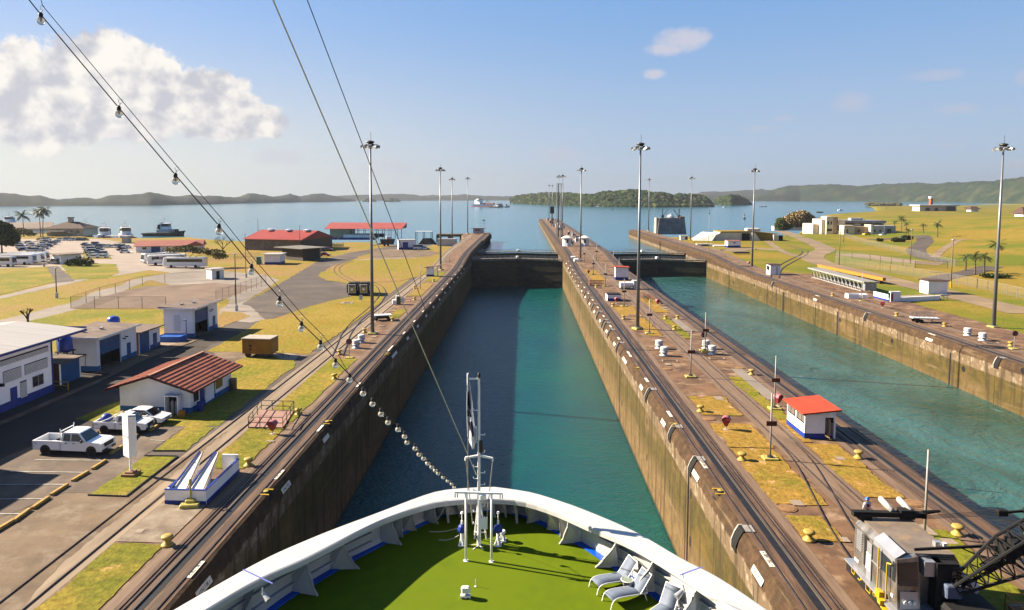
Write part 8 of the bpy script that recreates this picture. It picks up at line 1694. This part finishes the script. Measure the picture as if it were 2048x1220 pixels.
pp=G(1733,1046,.1); per=thing('person','person in blue helmet and red vest over pale sleeves standing behind the crane locomotive','person',Vector((pp.x,pp.y,.11)),R(8))
chains=[[('hip',(0,0,.95),(.15,.11)),('waist',(0,0,1.10),(.14,.10)),('chest',(0,.01,1.30),(.17,.115)),('neckb',(0,0,1.46),(.07,.065)),('neck',(0,.01,1.52),.055),('head',(0,.02,1.60),(.08,.092)),('top',(0,.02,1.70),(.075,.085))],
 [('neckb',0,0),('shl',(-.19,0,1.42),.065),('ell',(-.25,.02,1.15),.045),('wrl',(-.22,.10,.93),.032),('pal',(-.215,.125,.86),.036)],
 [('neckb',0,0),('shr',(.19,0,1.42),.065),('elr',(.27,.04,1.17),.045),('wrr',(.20,.20,1.02),.032),('par',(.175,.25,.98),.036)],
 [('hip',0,0),('thl',(-.10,0,.88),.10),('knl',(-.12,.02,.50),.065),('anl',(-.13,0,.10),.045),('fl',(-.14,.12,.04),.04)],
 [('hip',0,0),('thr',(.10,0,.88),.10),('knr',(.12,.02,.50),.065),('anr',(.13,0,.10),.045),('fr',(.14,.12,.04),.04)]]
skinfig('body',chains,per,M_skin)
def sk(name,m,chs): return skinfig(name,chs,per,m)
sk('shirt',M_shirt,[[('a',(0,0,1.0),(.165,.125)),('b',(0,0,1.12),(.155,.115)),('c',(0,.01,1.30),(.185,.13)),('d',(0,0,1.45),(.10,.08))],[('c',0,0),('sl',(-.19,0,1.41),.075),('el',(-.25,.02,1.15),.058),('wl',(-.225,.09,.96),.045)],[('c',0,0),('sr',(.19,0,1.41),.075),('er',(.27,.04,1.17),.058),('wr',(.21,.18,1.04),.045)]])
sk('trousers',M_trou,[[('a',(0,0,.99),(.165,.125)),('h',(0,0,.92),(.17,.125)),('tl',(-.10,0,.82),.105),('kl',(-.12,.02,.50),.08),('al',(-.13,0,.09),.07)],[('h',0,0),('tr',(.10,0,.82),.105),('kr',(.12,.02,.50),.08),('ar',(.13,0,.09),.07)]])
sk('vest',M_vest,[[('a',(0,0,1.08),(.17,.135)),('b',(0,-.01,1.28),(.19,.15)),('c',(0,-.01,1.40),(.16,.12))]])
mb=MB(); mb.lathe([(.155,1.655),(.16,1.665),(.125,1.68),(.125,1.72),(.10,1.79),(.05,1.825),(0,1.83)],(0,.02,0),16); mb.box((0,.16,1.662),(.18,.08,.015)); mb.build('helmet',M_helm,per,True)
for s,pc,dirv in ((-1,(-.215,.125,.86),(.0,.35,-.94)),(1,(.175,.25,.98),(-.2,.8,-.55))):
    for k in range(5):
        pc_=Vector(pc); dv_=Vector(dirv).normalized(); sd=Vector((0,1,0)).cross(dv_).normalized() if abs(dv_.y)<.9 else Vector((1,0,0)); ln=(.05,.07,.078,.072,.058)[k]
        b0=pc_+sd*((k-2)*.017) if k else pc_-sd*.03; q1=b0+dv_*ln*.55+(sd*-.02*s if k==0 else Vector((0,0,0))); q2=q1+(dv_+Vector((0,-.35,-.1))).normalized()*ln*.5
        skinfig('finger',[[('a',tuple(b0),.010),('b',tuple(q1),.009),('c',tuple(q2),.008)]],per,M_skin,1)
mb=MB(); [mb.box((s*.135,.05,.045),(.10,.27,.09),bev=.02) for s in (-1,)]; mb.build('boot',M_dark,per); mb=MB(); mb.box((.135,.05,.045),(.10,.27,.09),bev=.02); mb.build('boot',M_dark,per)
# ---------- two parked locomotives on the spur ----------
for i,(px,l) in enumerate(((705,'black electric locomotive with yellow nose, left of the parked pair'),(728,'black electric locomotive with yellow nose, right of the parked pair'))):
    p=at(px,590,.05); t=thing('electric_locomotive',l,'locomotive',p,R(6),'pair of parked black locomotives'); bb('body',M_blk2,t,((0,2.2,1.55),(2.5,5.5,2.0)),bev=.1); bb('cab_roof',M_dark,t,((0,1,2.7),(1.9,2.0,.35)),bev=.1); bb('nose',M_vent,t,((0,-.6,1.5),(1.7,.25,2.0)),bev=.05); bb('yellow_panel',M_by,t,((0,-.75,1.3),(1.3,.06,1.1))); bb('logo_square',M_wallw,t,((0,-.79,1.4),(.5,.03,.5))); bb('windscreen',M_glass,t,((0,-.75,2.2),(1.3,.06,.45))); bb('side_panel',M_vent,t,((1.27,0,1.7),(.06,1.2,1.2)))
    for y in (.4,3.8): bb('wheel_set',M_dark,t,((0,y,.3),(2.0,.7,.6)))
t=thing('marker_board','small pale marker board in front of the parked locomotives','marker',at(722,602,.05)); bb('board_face',mat('pale_blue_board',(.5,.56,.62),(.42,.48,.54),2,.6),t,((0,0,.8),(.7,.08,1.0))); bb('board_post',M_grey,t,((0,.06,.4),(.08,.08,.8)))
t=thing('drain_grate','square dark drain opening in the lawn left of the spur rails','drain',at(694,606,.06)); bb('rim',M_patch,t,((0,0,.02),(2.6,2.2,.05))); bb('opening',M_blk,t,((0,0,.05),(1.3,1.0,.02)))
# ---------- things on the green deck ----------
M_sling=mat('slate_sling',(.20,.25,.35),(.165,.21,.30),3,.7); M_wf=mat('white_frame',(.74,.74,.72),(.68,.68,.66),5,.4)
def lounger(loc,rz,label):
    t=thing('sun_lounger',label,'sun lounger',loc,rz,'sun loungers on the green deck'); w=.33
    pf=[(-.95,.13),(-.88,.30),(-.72,.38),(-.4,.40),(.15,.36),(.42,.34)]; bk=[(.42,.34),(.62,.60),(.92,1.02)]
    for nm,pr in (('seat_sling',pf[1:]),('back_sling',bk)):
        vs=[];fs=[]
        P=smooth([(x,0,z) for x,z in pr],4)
        for p in P: vs+=[(p.x,-w,p.z),(p.x,w,p.z)]
        for k in range(len(P)-1): fs.append((2*k,2*k+1,2*k+3,2*k+2))
        mb=MB(); mb.add(vs,fs); o=mb.build(nm,M_sling,t,True); sm=o.modifiers.new('s','SOLIDIFY'); sm.thickness=.015
    for s in (-1,1):
        mb=MB(); mb.path([p for p in smooth([(-.98,s*w,0),(-.93,s*w,.2),(-.84,s*w,.33),(-.68,s*w,.39),(-.4,s*w,.40),(.15,s*w,.36),(.75,s*w,.32)],4)],.022,6); mb.build('side_rail',M_wf,t); mb=MB(); mb.path([(.42,s*w,.35),(.62,s*w,.61),(.94,s*w,1.04)],.02,6); mb.build('back_rail',M_wf,t); mb=MB(); mb.tube((.60,s*w,.33),(.72,s*(w+.02),0),.02,n=6); mb.build('leg',M_wf,t); mb=MB(); mb.tube((.72,s*w,.32),(.70,s*w,.68),.015,n=5); mb.build('back_strut',M_wf,t)
    mb=MB(); mb.tube((.94,-w,1.04),(.94,w,1.04),.02,n=6); mb.tube((.75,-w,.32),(.75,w,.32),.02,n=6); mb.build('cross_bar',M_wf,t); return t
def dirto(a,b): v=GD(*b)-GD(*a); return math.atan2(v.y,v.x)
f1=GD(1186,1183); r1=dirto((1186,1183),(1252,1166)); u1=Vector((math.cos(r1),math.sin(r1),0))
lounger(f1+u1*.98+Vector((0,0,.03)),r1,'blue grey sun lounger left of the round table on the green deck')
f2=GD(1213,1212); r2=dirto((1213,1212),(1283,1192)); u2=Vector((math.cos(r2),math.sin(r2),0)); lounger(f2+u2*.98+Vector((0,0,.03)),r2,'blue grey sun lounger right of and nearer than the round table')
f3=GD(1290,1262); lounger(f3+Vector((.75,.7,.03)),R(50),'blue grey sun lounger cut off by the bottom edge beside the bulwark')
p=GD(1254,1181); p.z+=.02; t=thing('side_table','small round glass topped white table between two sun loungers','side table',p); mb=MB(); n=24
for k in range(n): a=2*PI*k/n;b=2*PI*(k+1)/n; mb.tube((.25*math.cos(a),.25*math.sin(a),.46),(.25*math.cos(b),.25*math.sin(b),.46),.018,n=6)
mb.build('table_rim',M_wf,t); mb=MB(); mb.add(*disc(.24,.012,24),M=Matrix.Translation((0,0,.46))); mb.build('glass_top',mat('table_glass',(.45,.55,.45),(.4,.5,.4),1,.05,trans=.6),t)
for k in range(4): a=k*PI/2+.5; mb=MB(); mb.tube((.2*math.cos(a),.2*math.sin(a),.45),(.15*math.cos(a),.15*math.sin(a),0),.018,n=6); mb.build('leg',M_wf,t)
mb=MB(); [mb.tube((.16*math.cos(2*PI*k/12),.16*math.sin(2*PI*k/12),.15),(.16*math.cos(2*PI*(k+1)/12),.16*math.sin(2*PI*(k+1)/12),.15),.014,n=5) for k in range(12)]; mb.build('lower_ring',M_wf,t)
p=GD(931,1196); p.z+=.02; t=thing('deck_floodlight','small white floodlight on a stand in the middle of the green deck','floodlight',p,R(5)); bb('stand_foot',M_wf,t,((0,0,.08),(.42,.2,.08))); bb('foot_peg',M_wf,t,((-.18,0,.02),(.05,.16,.05)),((0,0,.02),(.05,.16,.05)),((.18,0,.02),(.05,.16,.05))); bb('yoke',M_wf,t,((-.19,0,.24),(.025,.04,.3)),((.19,0,.24),(.025,.04,.3))); bb('lamp_body',M_wf,t,((0,.02,.34),(.34,.2,.26)),bev=.04); bb('lamp_glass',M_lampg,t,((0,-.09,.35),(.27,.02,.18)))
p=GD(951,1174); t=thing('deck_rod','thin white rod standing upright from the green deck','rod',p+Vector((0,0,.02))); mb=MB(); mb.tube((0,0,0),(0,0,.33),.012,n=6); mb.lathe([(.05,0),(.05,.015),(.015,.02)],n=8); mb.build('rod',M_wf,t)
def ped(px,py,label,blue=True):
    p=GD(px,py); p.z+=.02; t=thing('deck_pedestal',label,'pedestal',p); mb=MB(); mb.tube((0,0,0),(0,0,.75 if blue else .4),.09,.07,10); mb.build('column',M_wf,t); bb('foot',M_wf,t,((0,0,.03),(.34,.34,.06)))
    mb=MB(); [mb.add([(0,-.012,0),(.19,-.012,0),(.07,-.012,.35),(0,-.012,.35),(0,.012,0),(.19,.012,0),(.07,.012,.35),(0,.012,.35)],[(0,1,2,3),(7,6,5,4),(1,5,6,2)],M=Matrix.Rotation(a,4,'Z')) for a in (.4,2.0,3.5,5.1)]; mb.build('gusset',M_wf,t)
    if blue: mb=MB(); mb.lathe([(.20,.66),(.22,.75),(.17,.92),(.10,1.0),(0,1.02)],n=10); mb.build('cloth_cover',M_blue,t); mb=MB(); mb.tube((0,0,1.0),(0,0,1.18),.05,n=8); mb.tube((0,0,1.18),(0,0,1.5),.02,n=5); mb.lathe([(.02,1.5),(.08,1.52),(.05,1.6)],n=8); mb.build('cap_fitting',M_wf,t)
    else: mb=MB(); mb.lathe([(.14,.36),(.16,.42),(.12,.5)],n=10); mb.build('cap_fitting',M_wf,t)
ped(924,1091,'white pedestal with blue cloth cover left of the mast'); ped(996,1091,'white pedestal with blue cloth cover right of the mast'); ped(1005,1082,'short bare white pedestal behind the right covered one',False)
for (a,b,l) in (((858,1073),(922,1072),'upper pale rope sagging toward the left pedestal'),((878,1090),(918,1089),'lower pale rope running to the foot of the left pedestal')):
    A=GD(*a)+Vector((0,0,.25));Bq=GD(*b)+Vector((0,0,.45)); rig('deck_rope',l,[A.lerp(Bq,k/10)-Vector((0,0,.25*4*(k/10)*(1-k/10)*.4)) for k in range(11)],.022,M_rope,'rope')
